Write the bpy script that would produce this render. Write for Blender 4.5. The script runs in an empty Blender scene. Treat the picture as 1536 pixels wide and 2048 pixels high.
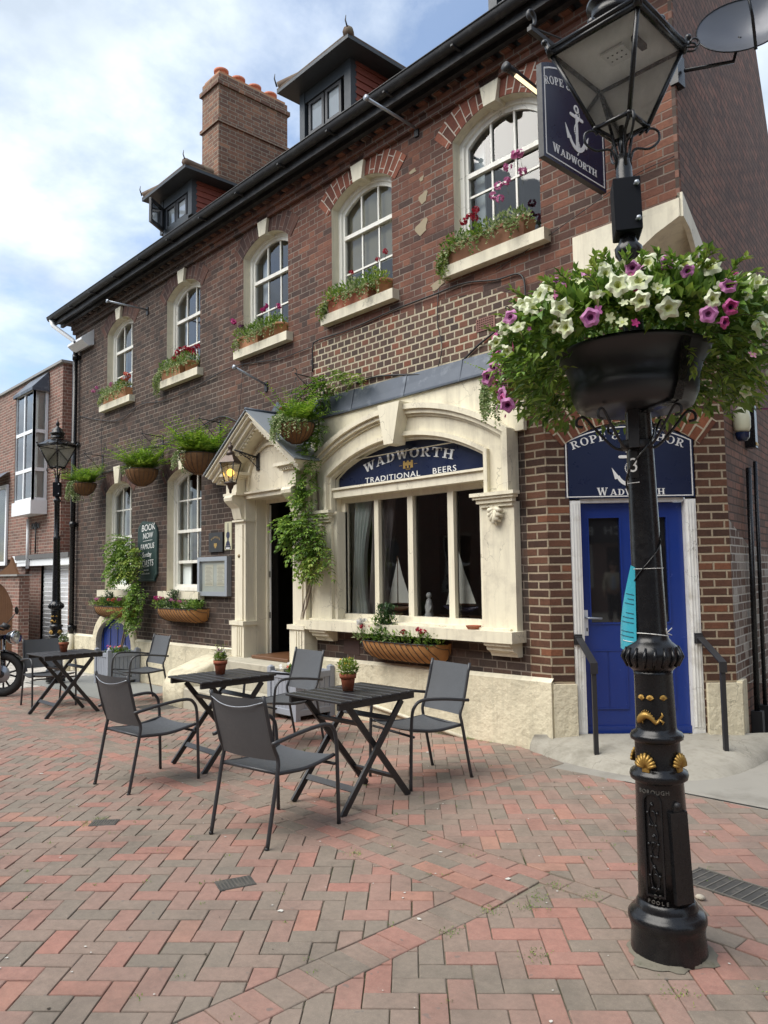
import bpy, math, random
from math import sin, cos, pi, radians, sqrt, atan2
from mathutils import Vector, Matrix, noise as mnoise
random.seed(7)
SC = bpy.context.scene
COL = SC.collection
# ---------------------------------------------------------------- camera
RX = Vector((0.680815, 0.732323, -0.013933)); DN = Vector((-0.066157, 0.042537, -0.996902)); FW = Vector((-0.729462, 0.679627, 0.077408))
cd = bpy.data.cameras.new('camera'); cam = bpy.data.objects.new('camera', cd); COL.objects.link(cam)
cd.sensor_fit = 'VERTICAL'; cd.sensor_height = 36; cd.lens = 27.07; cd.clip_start = .05; cd.clip_end = 600
cm = Matrix((RX, -DN, -FW)).transposed().to_4x4(); cm.translation = Vector((4.077213, -5.818092, 1.601355))
cam.matrix_world = cm; SC.camera = cam
# ---------------------------------------------------------------- sky and sun
SUN_EL, SUN_ROT = radians(52), radians(200)
W = bpy.data.worlds.new('World'); SC.world = W; W.use_nodes = True
nt = W.node_tree; N = nt.nodes; L = nt.links; N.clear()
def nd(t, **k):
    n = N.new(t)
    for a, b in k.items(): setattr(n, a, b)
    return n
out = nd('ShaderNodeOutputWorld'); sky = nd('ShaderNodeTexSky', sky_type='NISHITA', sun_disc=False, sun_elevation=SUN_EL, sun_rotation=SUN_ROT)
bg = nd('ShaderNodeBackground'); bg.inputs[1].default_value = .12; L.new(sky.outputs[0], bg.inputs[0])
bc = nd('ShaderNodeBackground'); bc.inputs[1].default_value = .70
tc = nd('ShaderNodeTexCoord'); sx = nd('ShaderNodeSeparateXYZ'); L.new(tc.outputs['Generated'], sx.inputs[0])
def wm(op, a, b, c=None):
    m = nd('ShaderNodeMath', operation=op)
    for i, v in enumerate((a, b, c)):
        if v is None: continue
        if hasattr(v, 'is_output'): L.new(v, m.inputs[i])
        else: m.inputs[i].default_value = v
    return m.outputs[0]
zz = wm('MAXIMUM', wm('ADD', sx.outputs[2], .22), .1)
cx = nd('ShaderNodeCombineXYZ'); L.new(wm('DIVIDE', sx.outputs[0], zz), cx.inputs[0]); L.new(wm('DIVIDE', sx.outputs[1], zz), cx.inputs[1]); cx.inputs[2].default_value = 3.7
n1 = nd('ShaderNodeTexNoise'); n1.inputs['Scale'].default_value = 1.9; n1.inputs['Detail'].default_value = 9; n1.inputs['Roughness'].default_value = .58; n1.inputs['Distortion'].default_value = .1
L.new(cx.outputs[0], n1.inputs['Vector'])
n2 = nd('ShaderNodeTexNoise'); n2.inputs['Scale'].default_value = 4.2; n2.inputs['Detail'].default_value = 6; L.new(cx.outputs[0], n2.inputs['Vector'])
rp = nd('ShaderNodeValToRGB'); rp.color_ramp.elements[0].position = .36; rp.color_ramp.elements[0].color = (.12,.12,.12,1); rp.color_ramp.elements[1].position = .56; L.new(n1.outputs[0], rp.inputs[0])
rc = nd('ShaderNodeValToRGB'); rc.color_ramp.elements[0].position = .32; rc.color_ramp.elements[0].color = (.50,.58,.68,1); rc.color_ramp.elements[1].position = .6; rc.color_ramp.elements[1].color = (.80,.88,.97,1); L.new(n2.outputs[0], rc.inputs[0])
L.new(rc.outputs[0], bc.inputs[0])
mx = nd('ShaderNodeMixShader'); L.new(rp.outputs[0], mx.inputs[0]); L.new(bg.outputs[0], mx.inputs[1]); L.new(bc.outputs[0], mx.inputs[2]); L.new(mx.outputs[0], out.inputs[0])
sl = bpy.data.lights.new('sun', 'SUN'); sl.energy = 2.4; sl.angle = radians(55); sl.color = (1, .95, .87)
so = bpy.data.objects.new('sun', sl); COL.objects.link(so)
# Nishita rotation 0 = +Y, turning clockwise seen from above
sdir = Vector((sin(SUN_ROT) * cos(SUN_EL), cos(SUN_ROT) * cos(SUN_EL), sin(SUN_EL)))
so.rotation_euler = sdir.to_track_quat('Z', 'Y').to_euler(); so.location = (0, 0, 20)
SC.view_settings.view_transform = 'Standard'; SC.view_settings.look = 'None'; SC.view_settings.gamma = 1; SC.view_settings.exposure = .98
SC.cycles.max_bounces = 6; SC.cycles.transparent_max_bounces = 12; SC.cycles.caustics_reflective = False; SC.cycles.caustics_refractive = False

# ---------------------------------------------------------------- materials
class MT:
    def __init__(s, name):
        s.m = bpy.data.materials.new(name); s.m.use_nodes = True; s.t = s.m.node_tree; s.N = s.t.nodes; s.L = s.t.links
        s.b = s.N['Principled BSDF']; s.out = s.N['Material Output']
    def n(s, t, **k):
        x = s.N.new(t)
        for a, b in k.items(): setattr(x, a, b)
        return x
    def put(s, v, sock):
        if hasattr(v, 'is_output'): s.L.new(v, sock)
        else: sock.default_value = v
    def math(s, op, a, b=None, c=None, clamp=False):
        m = s.n('ShaderNodeMath', operation=op, use_clamp=clamp)
        for i, v in enumerate((a, b, c)):
            if v is not None: s.put(v, m.inputs[i])
        return m.outputs[0]
    def co(s, kind='Object'): return s.n('ShaderNodeTexCoord').outputs[kind]
    def uv(s): return s.n('ShaderNodeTexCoord').outputs['UV']
    def noise(s, scale, detail=4, vec=None, rough=.55, dist=0, out=0):
        x = s.n('ShaderNodeTexNoise'); x.inputs['Scale'].default_value = scale; x.inputs['Detail'].default_value = detail
        x.inputs['Roughness'].default_value = rough; x.inputs['Distortion'].default_value = dist
        s.L.new(vec if vec is not None else s.co(), x.inputs['Vector']); return x.outputs[out]
    def ramp(s, fac, *st):
        r = s.n('ShaderNodeValToRGB'); e = r.color_ramp.elements
        while len(e) < len(st): e.new(.5)
        for i, (p, c) in enumerate(st):
            e[i].position = p; e[i].color = (c, c, c, 1) if isinstance(c, (int, float)) else (*c[:3], 1)
        s.put(fac, r.inputs[0]); return r.outputs[0]
    def mix(s, fac, a, b, mode='MIX'):
        m = s.n('ShaderNodeMix', data_type='RGBA', blend_type=mode)
        s.put(fac, m.inputs[0])
        for v, k in ((a, 6), (b, 7)):
            if isinstance(v, tuple): m.inputs[k].default_value = (*v[:3], 1)
            else: s.L.new(v, m.inputs[k])
        return m.outputs[2]
    def bump(s, h, strength=.3, dist=.01, nrm=None):
        b = s.n('ShaderNodeBump'); b.inputs['Strength'].default_value = strength; b.inputs['Distance'].default_value = dist
        s.L.new(h, b.inputs['Height'])
        if nrm is not None: s.L.new(nrm, b.inputs['Normal'])
        return b.outputs[0]
    def island(s): return s.n('ShaderNodeNewGeometry').outputs['Random Per Island']
    def col(s, v): s.put((*v, 1) if isinstance(v, tuple) else v, s.b.inputs['Base Color'])
    def set(s, **k):
        for a, v in k.items(): s.put(v, s.b.inputs[a.replace('_', ' ')])
def mul(c, k): return tuple(min(1, x * k) for x in c)
MATS = {}
def mat(name, c, rough=.6, metal=0, var=.14, scale=6, bump=.0, bscale=60, isl=0, dirt=None, dirts=3, streak=None, bdist=.004, **kw):
    if name in MATS: return MATS[name]
    m = MT(name); base = m.mix(m.noise(scale, 5), mul(c, 1 - var), mul(c, 1 + var))
    if isl: base = m.mix(m.math('MULTIPLY', m.island(), 1.), m.mix(1., base, (1-isl,)*3, 'MULTIPLY'), m.mix(1., base, (1+isl,)*3, 'MULTIPLY'))
    if dirt:
        f = m.ramp(m.noise(dirts, 8, rough=.68), (.52, 0), (.72, .75)); base = m.mix(f, base, dirt)
    if streak:      # rain streaks, chips and hairline cracks in old paint
        mp = m.n('ShaderNodeMapping'); mp.inputs['Scale'].default_value = (11, 11, 1.1); m.L.new(m.co(), mp.inputs[0])
        base = m.mix(m.ramp(m.noise(1., 6, mp.outputs[0], rough=.7), (.47, 0), (.76, .6)), base, streak)
        vo = m.n('ShaderNodeTexVoronoi', feature='DISTANCE_TO_EDGE'); vo.inputs['Scale'].default_value = 2.3
        nv = m.n('ShaderNodeVectorMath', operation='MULTIPLY_ADD'); m.L.new(m.noise(3.5, 4, out=1), nv.inputs[0]); nv.inputs[1].default_value = (.35, .35, .35); m.L.new(m.co(), nv.inputs[2]); m.L.new(nv.outputs[0], vo.inputs['Vector'])
        ck = m.math('MULTIPLY', m.ramp(vo.outputs[0], (.0, 1), (.008, 0)), m.ramp(m.noise(.9, 3), (.47, 0), (.56, .7)))
        base = m.mix(ck, base, mul(streak, .5)); base = m.mix(m.ramp(m.noise(26, 5, rough=.7), (.70, 0), (.74, .55)), base, mul(streak, .8))
    m.col(base); m.set(Roughness=m.math('MULTIPLY_ADD', m.noise(scale * 3, 3), .25, rough - .12) if rough > .15 else rough, Metallic=metal)
    if bump: m.L.new(m.bump(m.noise(bscale, 6, rough=.62), bump, bdist), m.b.inputs['Normal'])
    for a, v in kw.items(): m.b.inputs[a.replace('_', ' ')].default_value = v
    MATS[name] = m.m; return m.m

def brick_mat(name, cols, mortar, mw=.009, h=.075, ls=.225, lh=.1125, flemish=True, depth=.6, soot=None, zone=None, sootamt=.6, wob=.006, mvis=1.):
    """Bricks by UV in metres. cols: ramp stops of the brick colours."""
    m = MT(name); uv = m.uv()
    wn = m.noise(7, 3, uv, out=1)
    sub = m.n('ShaderNodeVectorMath', operation='MULTIPLY_ADD'); m.L.new(wn, sub.inputs[0]); sub.inputs[1].default_value = (wob, wob, 0)
    m.L.new(uv, sub.inputs[2]); sp = m.n('ShaderNodeSeparateXYZ'); m.L.new(sub.outputs[0], sp.inputs[0])
    u, v = sp.outputs[0], sp.outputs[1]
    vr = m.math('DIVIDE', v, h); row = m.math('FLOOR', vr); fv = m.math('FRACT', vr)
    if flemish:
        P = ls + lh
        uu = m.math('ADD', m.math('DIVIDE', u, P), m.math('MULTIPLY', m.math('FLOORED_MODULO', row, 2.), .5))
        cell = m.math('FLOOR', uu); fu = m.math('FRACT', uu); sF = ls / P
        ish = m.math('GREATER_THAN', fu, sF)
        du = m.math('MULTIPLY', m.math('MINIMUM', m.math('MINIMUM', fu, m.math('ABSOLUTE', m.math('SUBTRACT', fu, sF))), m.math('SUBTRACT', 1., fu)), P)
        cid = m.math('ADD', cell, m.math('MULTIPLY', ish, .5))
    else:
        P = ls
        uu = m.math('ADD', m.math('DIVIDE', u, P), m.math('MULTIPLY', m.math('FLOORED_MODULO', row, 2.), .5))
        cid = m.math('FLOOR', uu); fu = m.math('FRACT', uu); ish = None
        du = m.math('MULTIPLY', m.math('MINIMUM', fu, m.math('SUBTRACT', 1., fu)), P)
    dv = m.math('MULTIPLY', m.math('MINIMUM', fv, m.math('SUBTRACT', 1., fv)), h)
    d = m.math('MINIMUM', du, dv)
    d = m.math('ADD', d, m.math('MULTIPLY', m.math('SUBTRACT', m.noise(90, 3, uv), .5), .006))
    mr = m.n('ShaderNodeMapRange', interpolation_type='SMOOTHSTEP'); m.L.new(d, mr.inputs[0]); mr.inputs[1].default_value = mw * .35; mr.inputs[2].default_value = mw * .75
    br = mr.outputs[0]
    cv = m.n('ShaderNodeCombineXYZ'); m.L.new(cid, cv.inputs[0]); m.L.new(row, cv.inputs[1])
    wnz = m.n('ShaderNodeTexWhiteNoise', noise_dimensions='3D'); m.L.new(cv.outputs[0], wnz.inputs[0])
    r = wnz.outputs[0]
    if zone is not None:      # blend of two brick batches by position along the wall
        fac = zone(m, u, v); r2 = m.ramp(r, *cols); c = m.mix(fac, r2, m.ramp(r, *soot))
    else: c = m.ramp(r, *cols)
    c = m.mix(m.noise(38, 6, uv, rough=.7), m.mix(1., c, (.5, .5, .52), 'MULTIPLY'), m.mix(1., c, (1.5, 1.46, 1.42), 'MULTIPLY')); c = m.mix(m.ramp(m.noise(5, 6, uv, rough=.7), (.45, 0), (.70, .6)), c, m.mix(1., c, (.55, .55, .6), 'MULTIPLY'))
    big = m.ramp(m.noise(1.3, 6, uv, rough=.62), (.38, 0), (.66, sootamt))
    c = m.mix(big, c, m.mix(1., c, (.45, .45, .5), 'MULTIPLY'))
    mc = m.mix(m.noise(30, 3, uv), mul(mortar, .75), mul(mortar, 1.2))
    if mvis < 1: mc = m.mix(m.ramp(m.noise(2.2, 5, uv), (.42, 0.), (.62, 1.)), mc, m.mix(.75, mc, c))
    c = m.mix(br, mc, c); m.col(c); m.set(Roughness=.85)
    m.b.inputs['Specular IOR Level'].default_value = .3
    hh = m.math('ADD', m.math('MULTIPLY', br, 1.), m.math('MULTIPLY', m.noise(70, 5, uv), .5))
    hh = m.math('ADD', hh, m.math('MULTIPLY', r, .35))
    m.L.new(m.bump(hh, depth, .008), m.b.inputs['Normal']); MATS[name] = m.m; return m.m

def leaf_mat(name, *st, trans=.3, rough=.5):
    m = MT(name); c = m.ramp(m.island(), *st); c = m.mix(m.noise(30, 2), m.mix(1., c, (.8,)*3, 'MULTIPLY'), c); m.col(c); m.set(Roughness=rough)
    t = m.n('ShaderNodeBsdfTranslucent'); m.L.new(c, t.inputs[0]); mx = m.n('ShaderNodeMixShader'); mx.inputs[0].default_value = trans
    m.L.new(m.b.outputs[0], mx.inputs[1]); m.L.new(t.outputs[0], mx.inputs[2]); m.L.new(mx.outputs[0], m.out.inputs[0]); MATS[name] = m.m; return m.m
def glass_mat(name, tint=(.94, .96, .96), refl=1.0, rough=.02, wav=.15):
    m = MT(name); m.N.remove(m.b)
    tr = m.n('ShaderNodeBsdfTransparent'); tr.inputs[0].default_value = (*tint, 1)
    gl = m.n('ShaderNodeBsdfGlossy'); gl.inputs['Roughness'].default_value = rough; gl.inputs[0].default_value = (1, 1, 1, 1)
    fr = m.n('ShaderNodeFresnel'); fr.inputs[0].default_value = 1.5
    nb = m.bump(m.noise(2.5, 2), wav, .01); m.L.new(nb, gl.inputs['Normal'])
    fac = m.math('MULTIPLY_ADD', fr.outputs[0], 1.5 * refl, .01 * refl, clamp=True)
    mx = m.n('ShaderNodeMixShader'); m.L.new(fac, mx.inputs[0]); m.L.new(tr.outputs[0], mx.inputs[1]); m.L.new(gl.outputs[0], mx.inputs[2])
    m.L.new(mx.outputs[0], m.out.inputs[0]); MATS[name] = m.m; return m.m
def emit_mat(name, c, s):
    m = MT(name); m.set(Emission_Color=(*c, 1), Emission_Strength=s); m.b.inputs['Base Color'].default_value = (*c, 1); MATS[name] = m.m; return m.m

CREAM = mat('cream_masonry_paint', (.70, .65, .50), .55, var=.05, scale=3, bump=.35, bscale=25, dirt=(.42, .38, .30), dirts=2.2, streak=(.40, .36, .28))
CREAMR = mat('rough_cream_render', (.66, .60, .44), .8, var=.10, scale=4, bump=.9, bscale=14, dirt=(.36, .33, .24), dirts=2.6, streak=(.34, .31, .22), bdist=.022)
JOIN = mat('cream_joinery_paint', (.72, .67, .53), .42, var=.06, bump=.15, bscale=40, streak=(.48, .43, .33))
WJOIN = mat('white_sash_paint', (.79, .78, .71), .4, var=.04, bump=.1, bscale=40, streak=(.55, .52, .44))
WHITE = mat('white_gloss_paint', (.78, .78, .75), .4, var=.04, dirt=(.45, .42, .36), dirts=5, streak=(.45, .42, .36))
PVC = mat('white_plastic', (.78, .80, .82), .3, var=.02)
BLACK = mat('black_gloss_iron', (.0075, .0078, .009), .26, var=.3, scale=10, bump=.22, bscale=30, dirt=(.02, .02, .02), dirts=9, Specular_IOR_Level=.4)
IRON = mat('worn_black_metal', (.02, .02, .022), .5, var=.3, bump=.3)
GUN = mat('dark_grey_powder_coat', (.035, .036, .04), .38, var=.1)
SLING = mat('grey_mesh_fabric', (.078, .083, .09), .48, var=.10, scale=14, bump=.3, bscale=400)
SLATB = mat('black_stained_slats', (.018, .018, .02), .42, var=.25, scale=12, bump=.4, bscale=50)
NAVY = mat('navy_sign_enamel', (.008, .014, .045), .30, var=.12, scale=3, Specular_IOR_Level=.35)
LETTER = mat('white_lettering', (.72, .72, .70), .5, var=.04)
SILV = mat('silver_lettering', (.55, .56, .56), .45, var=.15, scale=30)
GOLD = mat('gold_paint', (.42, .27, .08), .38, metal=.55, var=.15)
BLUE = mat('royal_blue_gloss', (.010, .032, .19), .22, var=.07, scale=4, bump=.05)
LEAD = mat('weathered_lead', (.065, .08, .105), .5, metal=.1, var=.3, scale=3, bump=.2, bscale=8, dirt=(.24, .27, .31), dirts=3.2)
TERRA = mat('terracotta', (.30, .085, .04), .75, var=.12, scale=12, bump=.3, dirt=(.4, .25, .17), dirts=8)
TERRAL = mat('pale_terracotta', (.42, .20, .10), .8, var=.15, scale=10, bump=.3)
POTRED = mat('red_chimney_clay', (.46, .15, .08), .8, var=.15)
COIR = mat('brown_coir_liner', (.17, .085, .035), .95, var=.35, scale=22, bump=1., bscale=120)
COIRL = mat('golden_coir_liner', (.36, .17, .055), .95, var=.3, scale=14, bump=1., bscale=110)
WIRE = mat('black_plastic_wire', (.014, .014, .014), .45)
STONE = mat('worn_stone', (.42, .39, .31), .85, var=.15, scale=9, bump=.7, bscale=70, dirt=(.2, .18, .14), dirts=5)
CONC = mat('grey_concrete', (.28, .265, .23), .9, var=.12, scale=2, bump=.5, bscale=90, dirt=(.17, .155, .13), dirts=1.7)
SLAB = mat('grey_paving_slab', (.22, .225, .21), .85, var=.12, scale=3, bump=.4, bscale=60)
GREYP = mat('grey_painted_timber', (.27, .29, .33), .6, var=.08, scale=8, bump=.2, bscale=30)
ALU = mat('silver_aluminium', (.36, .39, .43), .35, metal=.5, var=.06)
PAPER = mat('menu_paper', (.62, .62, .50), .7, var=.05, scale=20)
GREENB = mat('dark_green_board', (.012, .035, .033), .6, var=.2, dirt=(.04, .06, .06), dirts=12)
TILE = mat('old_clay_roof_tile', (.12, .085, .062), .9, var=.35, scale=14, bump=.8, bscale=20, isl=.25, dirt=(.2, .19, .12), dirts=6)
TILER = mat('red_hung_tile', (.20, .055, .038), .8, var=.2, scale=9, bump=.4, isl=.2)
DORM = mat('dark_slate_painted_timber', (.028, .036, .045), .5, var=.25, bump=.3)
SOOTW = mat('black_stained_eaves', (.012, .012, .014), .55, var=.4, scale=5, bump=.4, dirt=(.07, .07, .07), dirts=7)
DARK = mat('dark_interior', (.012, .010, .009), .9)
ROOM = mat('dim_room_wall', (.17, .14, .11), .9)
LEADL = mat('pale_weathered_lead', (.24, .27, .30), .5, metal=.1, var=.25, scale=3, bump=.2, bscale=8)
CURT = mat('pale_curtain', (.74, .80, .78), .9, var=.1); CURTD = mat('brown_grey_curtain', (.34, .31, .31), .9, var=.12)
WPANEL = mat('white_panel', (.8, .84, .88), .7, var=.03); BLIND = mat('cream_roller_blind', (.42, .38, .26), .9, var=.05); SAIL = mat('white_sailcloth', (.85, .87, .82), .8, var=.05, scale=15)
WOODB = mat('brown_varnished_wood', (.13, .06, .028), .4, var=.2); TIMB = mat('reddish_timber_boards', (.075, .036, .018), .95, var=.35, scale=5, bump=.3, Specular_IOR_Level=.1)
FENCE = mat('weathered_timber', (.13, .07, .04), .95, var=.2, Specular_IOR_Level=.1)
GLASS = glass_mat('window_glass'); GLASSD = glass_mat('shop_glass', (.95, .96, .95), refl=.75); GLASSC = glass_mat('clear_case_glass', (.97, .97, .97), refl=.35); 
MLAMP = MT('frosted_lamp_glass'); MLAMP.N.remove(MLAMP.b)
_t = MLAMP.n('ShaderNodeBsdfTransparent'); _t.inputs[0].default_value = (.96, .97, .97, 1); _d = MLAMP.n('ShaderNodeBsdfTranslucent'); _d.inputs[0].default_value = (.9, .9, .88, 1)
_g = MLAMP.n('ShaderNodeBsdfGlossy'); _g.inputs['Roughness'].default_value = .12
_f = MLAMP.ramp(MLAMP.noise(5, 7, rough=.65), (.34, .03), (.78, .34)); _m = MLAMP.n('ShaderNodeMixShader'); MLAMP.L.new(_f, _m.inputs[0]); MLAMP.L.new(_t.outputs[0], _m.inputs[1]); MLAMP.L.new(_d.outputs[0], _m.inputs[2])
_m2 = MLAMP.n('ShaderNodeMixShader'); _fr = MLAMP.n('ShaderNodeFresnel'); MLAMP.L.new(_fr.outputs[0], _m2.inputs[0]); MLAMP.L.new(_m.outputs[0], _m2.inputs[1]); MLAMP.L.new(_g.outputs[0], _m2.inputs[2]); MLAMP.L.new(_m2.outputs[0], MLAMP.out.inputs[0])
LGLASS = MLAMP.m
LEAFM = leaf_mat('mixed_green_leaves', (0, (.06, .13, .02)), (.5, (.135, .26, .035)), (1, (.30, .44, .07)))
LEAFB = leaf_mat('bright_fern_leaves', (0, (.12, .25, .02)), (.5, (.24, .42, .035)), (1, (.42, .58, .07)))
LEAFD = leaf_mat('dark_green_leaves', (0, (.02, .05, .02)), (.6, (.04, .10, .03)), (1, (.08, .17, .045)))
LEAFV = leaf_mat('variegated_leaves', (0, (.09, .18, .045)), (.45, (.25, .36, .12)), (.75, (.45, .52, .28)), (1, (.68, .70, .46)))
LEAFC = leaf_mat('climber_leaves', (0, (.07, .15, .022)), (.5, (.15, .28, .038)), (1, (.32, .46, .07)))
LEAFY = leaf_mat('yellow_green_leaves', (0, (.10, .20, .03)), (.5, (.22, .34, .05)), (1, (.42, .48, .10)))
STEM = mat('plant_stem', (.10, .10, .05), .8); BARK = mat('climber_stem', (.16, .12, .09), .9, var=.25)
def petal(name, c, c2=None):
    return leaf_mat(name, (0, mul(c, .8)), (.6, c), (1, c2 or mul(c, 1.15)), trans=.25, rough=.6)
PWH = petal('pale_lime_petals', (.68, .74, .42), (.80, .84, .62)); PPK = petal('purple_pink_petals', (.48, .13, .36), (.62, .25, .50)); PDK = petal('dark_violet_throat', (.10, .008, .07))
PRED = petal('red_petals', (.42, .015, .04)); PMAG = petal('magenta_petals', (.50, .03, .20), (.62, .12, .36)); PPINK = petal('pink_petals', (.60, .16, .36), (.7, .35, .5)); PW = petal('white_petals', (.75, .74, .72)); PYE = petal('yellow_petals', (.7, .42, .03)); PCOR = petal('coral_petals', (.62, .12, .07), (.7, .3, .2))
SOIL = mat('potting_soil', (.025, .018, .012), 1, bump=1.)

# ---------------------------------------------------------------- mesh helpers
def V(*a): return Vector(a)
class Fr:
    """local frame: o + a*u + b*v + c*w"""
    def __init__(s, o, u, v, w): s.o, s.u, s.v, s.w = Vector(o), Vector(u), Vector(v), Vector(w)
    def __call__(s, a, b, c=0): return s.o + s.u * a + s.v * b + s.w * c
WALL = Fr((0, 0, 0), (1, 0, 0), (0, 0, 1), (0, -1, 0))         # c = how far in front of the facade
R2 = sqrt(.5)
CHAM = Fr((0, 0, 0), (R2, R2, 0), (0, 0, 1), (R2, -R2, 0))     # door wall across the corner
SDV = Vector((-.22, 1.14, 0)).normalized(); SIDE = Fr((1.36, 0, 0), SDV, (0, 0, 1), (SDV.y, -SDV.x, 0))
class MB:
    def __init__(s): s.v = []; s.f = []; s.mi = []; s.m = []; s.sm = []
    def mid(s, m):
        if m not in s.m: s.m.append(m)
        return s.m.index(m)
    def add(s, vs, fs, m, smooth=False):
        b = len(s.v); s.v += [tuple(p) for p in vs]; k = s.mid(m)
        for f in fs: s.f.append([b + i for i in f]); s.mi.append(k); s.sm.append(smooth)
        return s
    def box(s, fr, a0, a1, b0, b1, c0, c1, m):
        P = [fr(a, b, c) for c in (c0, c1) for b in (b0, b1) for a in (a0, a1)]
        F = [(0, 2, 3, 1), (4, 5, 7, 6), (0, 1, 5, 4), (2, 6, 7, 3), (0, 4, 6, 2), (1, 3, 7, 5)]
        return s.add(P, F, m)
    def bx(s, x0, x1, y0, y1, z0, z1, m): return s.box(Fr((0,0,0),(1,0,0),(0,1,0),(0,0,1)), x0, x1, y0, y1, z0, z1, m)
    def bevbox(s, x0, x1, y0, y1, z0, z1, m, b=.006):
        P = []
        for z, i in ((z0, b), (z0 + b, 0), (z1 - b, 0), (z1, b)):
            P += [(x0 + i, y0 + i, z), (x1 - i, y0 + i, z), (x1 - i, y1 - i, z), (x0 + i, y1 - i, z)]
        F = [(3, 2, 1, 0), (12, 13, 14, 15)]
        for r in range(3):
            for k in range(4): F.append((r*4+k, r*4+(k+1)%4, r*4+4+(k+1)%4, r*4+4+k))
        return s.add(P, F, m)
    def tube(s, pts, r, m, seg=8, cap=True, flat=None):
        pts = [Vector(p) for p in pts]; n = len(pts); rr = r if isinstance(r, (list, tuple)) else [r] * n
        vs = []; up = None
        for i, p in enumerate(pts):
            d = (pts[min(i+1, n-1)] - pts[max(i-1, 0)]); d = d.normalized() if d.length > 1e-9 else Vector((0, 0, 1))
            if up is None:
                up = Vector((0, 0, 1)) if abs(d.z) < .9 else Vector((1, 0, 0))
            a = (up - d * up.dot(d)); a = a.normalized() if a.length > 1e-6 else d.orthogonal().normalized(); up = a; b = d.cross(a)
            for k in range(seg):
                t = 2 * pi * k / seg; vs.append(p + (a * cos(t) + b * sin(t) * (flat or 1)) * rr[i])
        fs = []
        for i in range(n - 1):
            for k in range(seg): k2 = (k + 1) % seg; fs.append((i*seg+k, i*seg+k2, (i+1)*seg+k2, (i+1)*seg+k))
        if cap: fs.append(list(range(seg))[::-1]); fs.append([(n-1)*seg+k for k in range(seg)])
        return s.add(vs, fs, m, True)
    def lathe(s, prof, m, c=(0, 0, 0), seg=24, a0=0, sx=1, sy=1, smooth=True, cap=True, full=2*pi):
        n = len(prof); vs = []; fs = []
        ns = seg if full > 6.28 else seg + 1
        for r, z in prof:
            for k in range(ns):
                t = a0 + full * k / seg; vs.append((c[0] + r * cos(t) * sx, c[1] + r * sin(t) * sy, c[2] + z))
        for i in range(n - 1):
            for k in range(seg): k2 = (k + 1) % ns; fs.append((i*ns+k, i*ns+k2, (i+1)*ns+k2, (i+1)*ns+k))
        if cap and full > 6.28:
            if prof[0][0] > 1e-4: fs.append(list(range(ns))[::-1])
            if prof[-1][0] > 1e-4: fs.append([(n-1)*ns+k for k in range(ns)])
        return s.add(vs, fs, m, smooth)
    def ball(s, c, r, m, seg=12, rings=8, sz=1):
        return s.lathe([(r * sin(pi * i / rings), -r * sz * cos(pi * i / rings)) for i in range(rings + 1)], m, c, seg)
    def slab(s, fr, outer, holes, c0, c1, m, msid=None):
        """flat plate with holes, outlines in (a,b), between depths c0 and c1"""
        cu = bpy.data.curves.new('t', 'CURVE'); cu.dimensions = '2D'; cu.fill_mode = 'BOTH' if abs(c1 - c0) > 1e-6 else 'BOTH'; cu.extrude = abs(c1 - c0) / 2
        for poly in [outer] + list(holes):
            sp = cu.splines.new('POLY'); sp.points.add(len(poly) - 1); sp.use_cyclic_u = True
            for i, (x, y) in enumerate(poly): sp.points[i].co = (x, y, 0, 1)
        o = bpy.data.objects.new('t', cu); me = bpy.data.meshes.new_from_object(o); mid = (c0 + c1) / 2
        ks, kf = s.mid(msid or m), s.mid(m); b = len(s.v)
        s.v += [tuple(fr(p.co.x, p.co.y, p.co.z + mid)) for p in me.vertices]
        for p in me.polygons:
            s.f.append([b + i for i in p.vertices]); s.mi.append(kf if abs(p.normal.z) > .5 else ks); s.sm.append(False)
        bpy.data.objects.remove(o); bpy.data.curves.remove(cu); bpy.data.meshes.remove(me); return s
    def text(s, fr, txt, size, m, cx=0, cy=0, th=.002, align='CENTER', sx=1, spacing=1):
        cu = bpy.data.curves.new('t', 'FONT'); cu.body = txt; cu.size = size; cu.extrude = th / 2; cu.align_x = align; cu.align_y = 'CENTER'; cu.space_character = spacing; cu.resolution_u = 3
        o = bpy.data.objects.new('t', cu); me = bpy.data.meshes.new_from_object(o)
        s.add([fr(cx + p.co.x * sx, cy + p.co.y, p.co.z + th / 2) for p in me.vertices], [list(p.vertices) for p in me.polygons], m)
        bpy.data.objects.remove(o); bpy.data.curves.remove(cu); bpy.data.meshes.remove(me); return s
    def leaf(s, p, d, up, l, w, m, droop=.2):
        d = d.normalized(); sd = d.cross(up); sd = sd.normalized() if sd.length > 1e-4 else d.orthogonal().normalized(); n = sd.cross(d)
        a = p + d * l * .45 + n * w * .15
        return s.add([p, a - sd * w * .5, p + d * l - n * l * droop, a + sd * w * .5, p + d * l * .5 - n * w * .12], [(0, 4, 1), (1, 4, 2), (2, 4, 3), (3, 4, 0)], m)
    def build(s, name, parent=None, uv=None, base=None):
        me = bpy.data.meshes.new(name); b = Vector(base) if base is not None else (BASE.get(parent.name, V(0, 0, 0)) if parent else V(0, 0, 0))
        me.from_pydata([Vector(p) - b for p in s.v], [], s.f)
        for m in s.m: me.materials.append(m)
        me.polygons.foreach_set('material_index', s.mi); me.polygons.foreach_set('use_smooth', s.sm)
        if uv:
            l = me.uv_layers.new(name='UVMap')
            for p in me.polygons:
                for li in p.loop_indices:
                    q = me.vertices[me.loops[li].vertex_index].co + b; l.data[li].uv = uv(q, p.normal)
        me.update(); o = bpy.data.objects.new(name, me); COL.objects.link(o)
        if parent: o.parent = parent
        if base is not None and not parent: o.location = b
        BASE[o.name] = b; return o
BASE = {}
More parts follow.
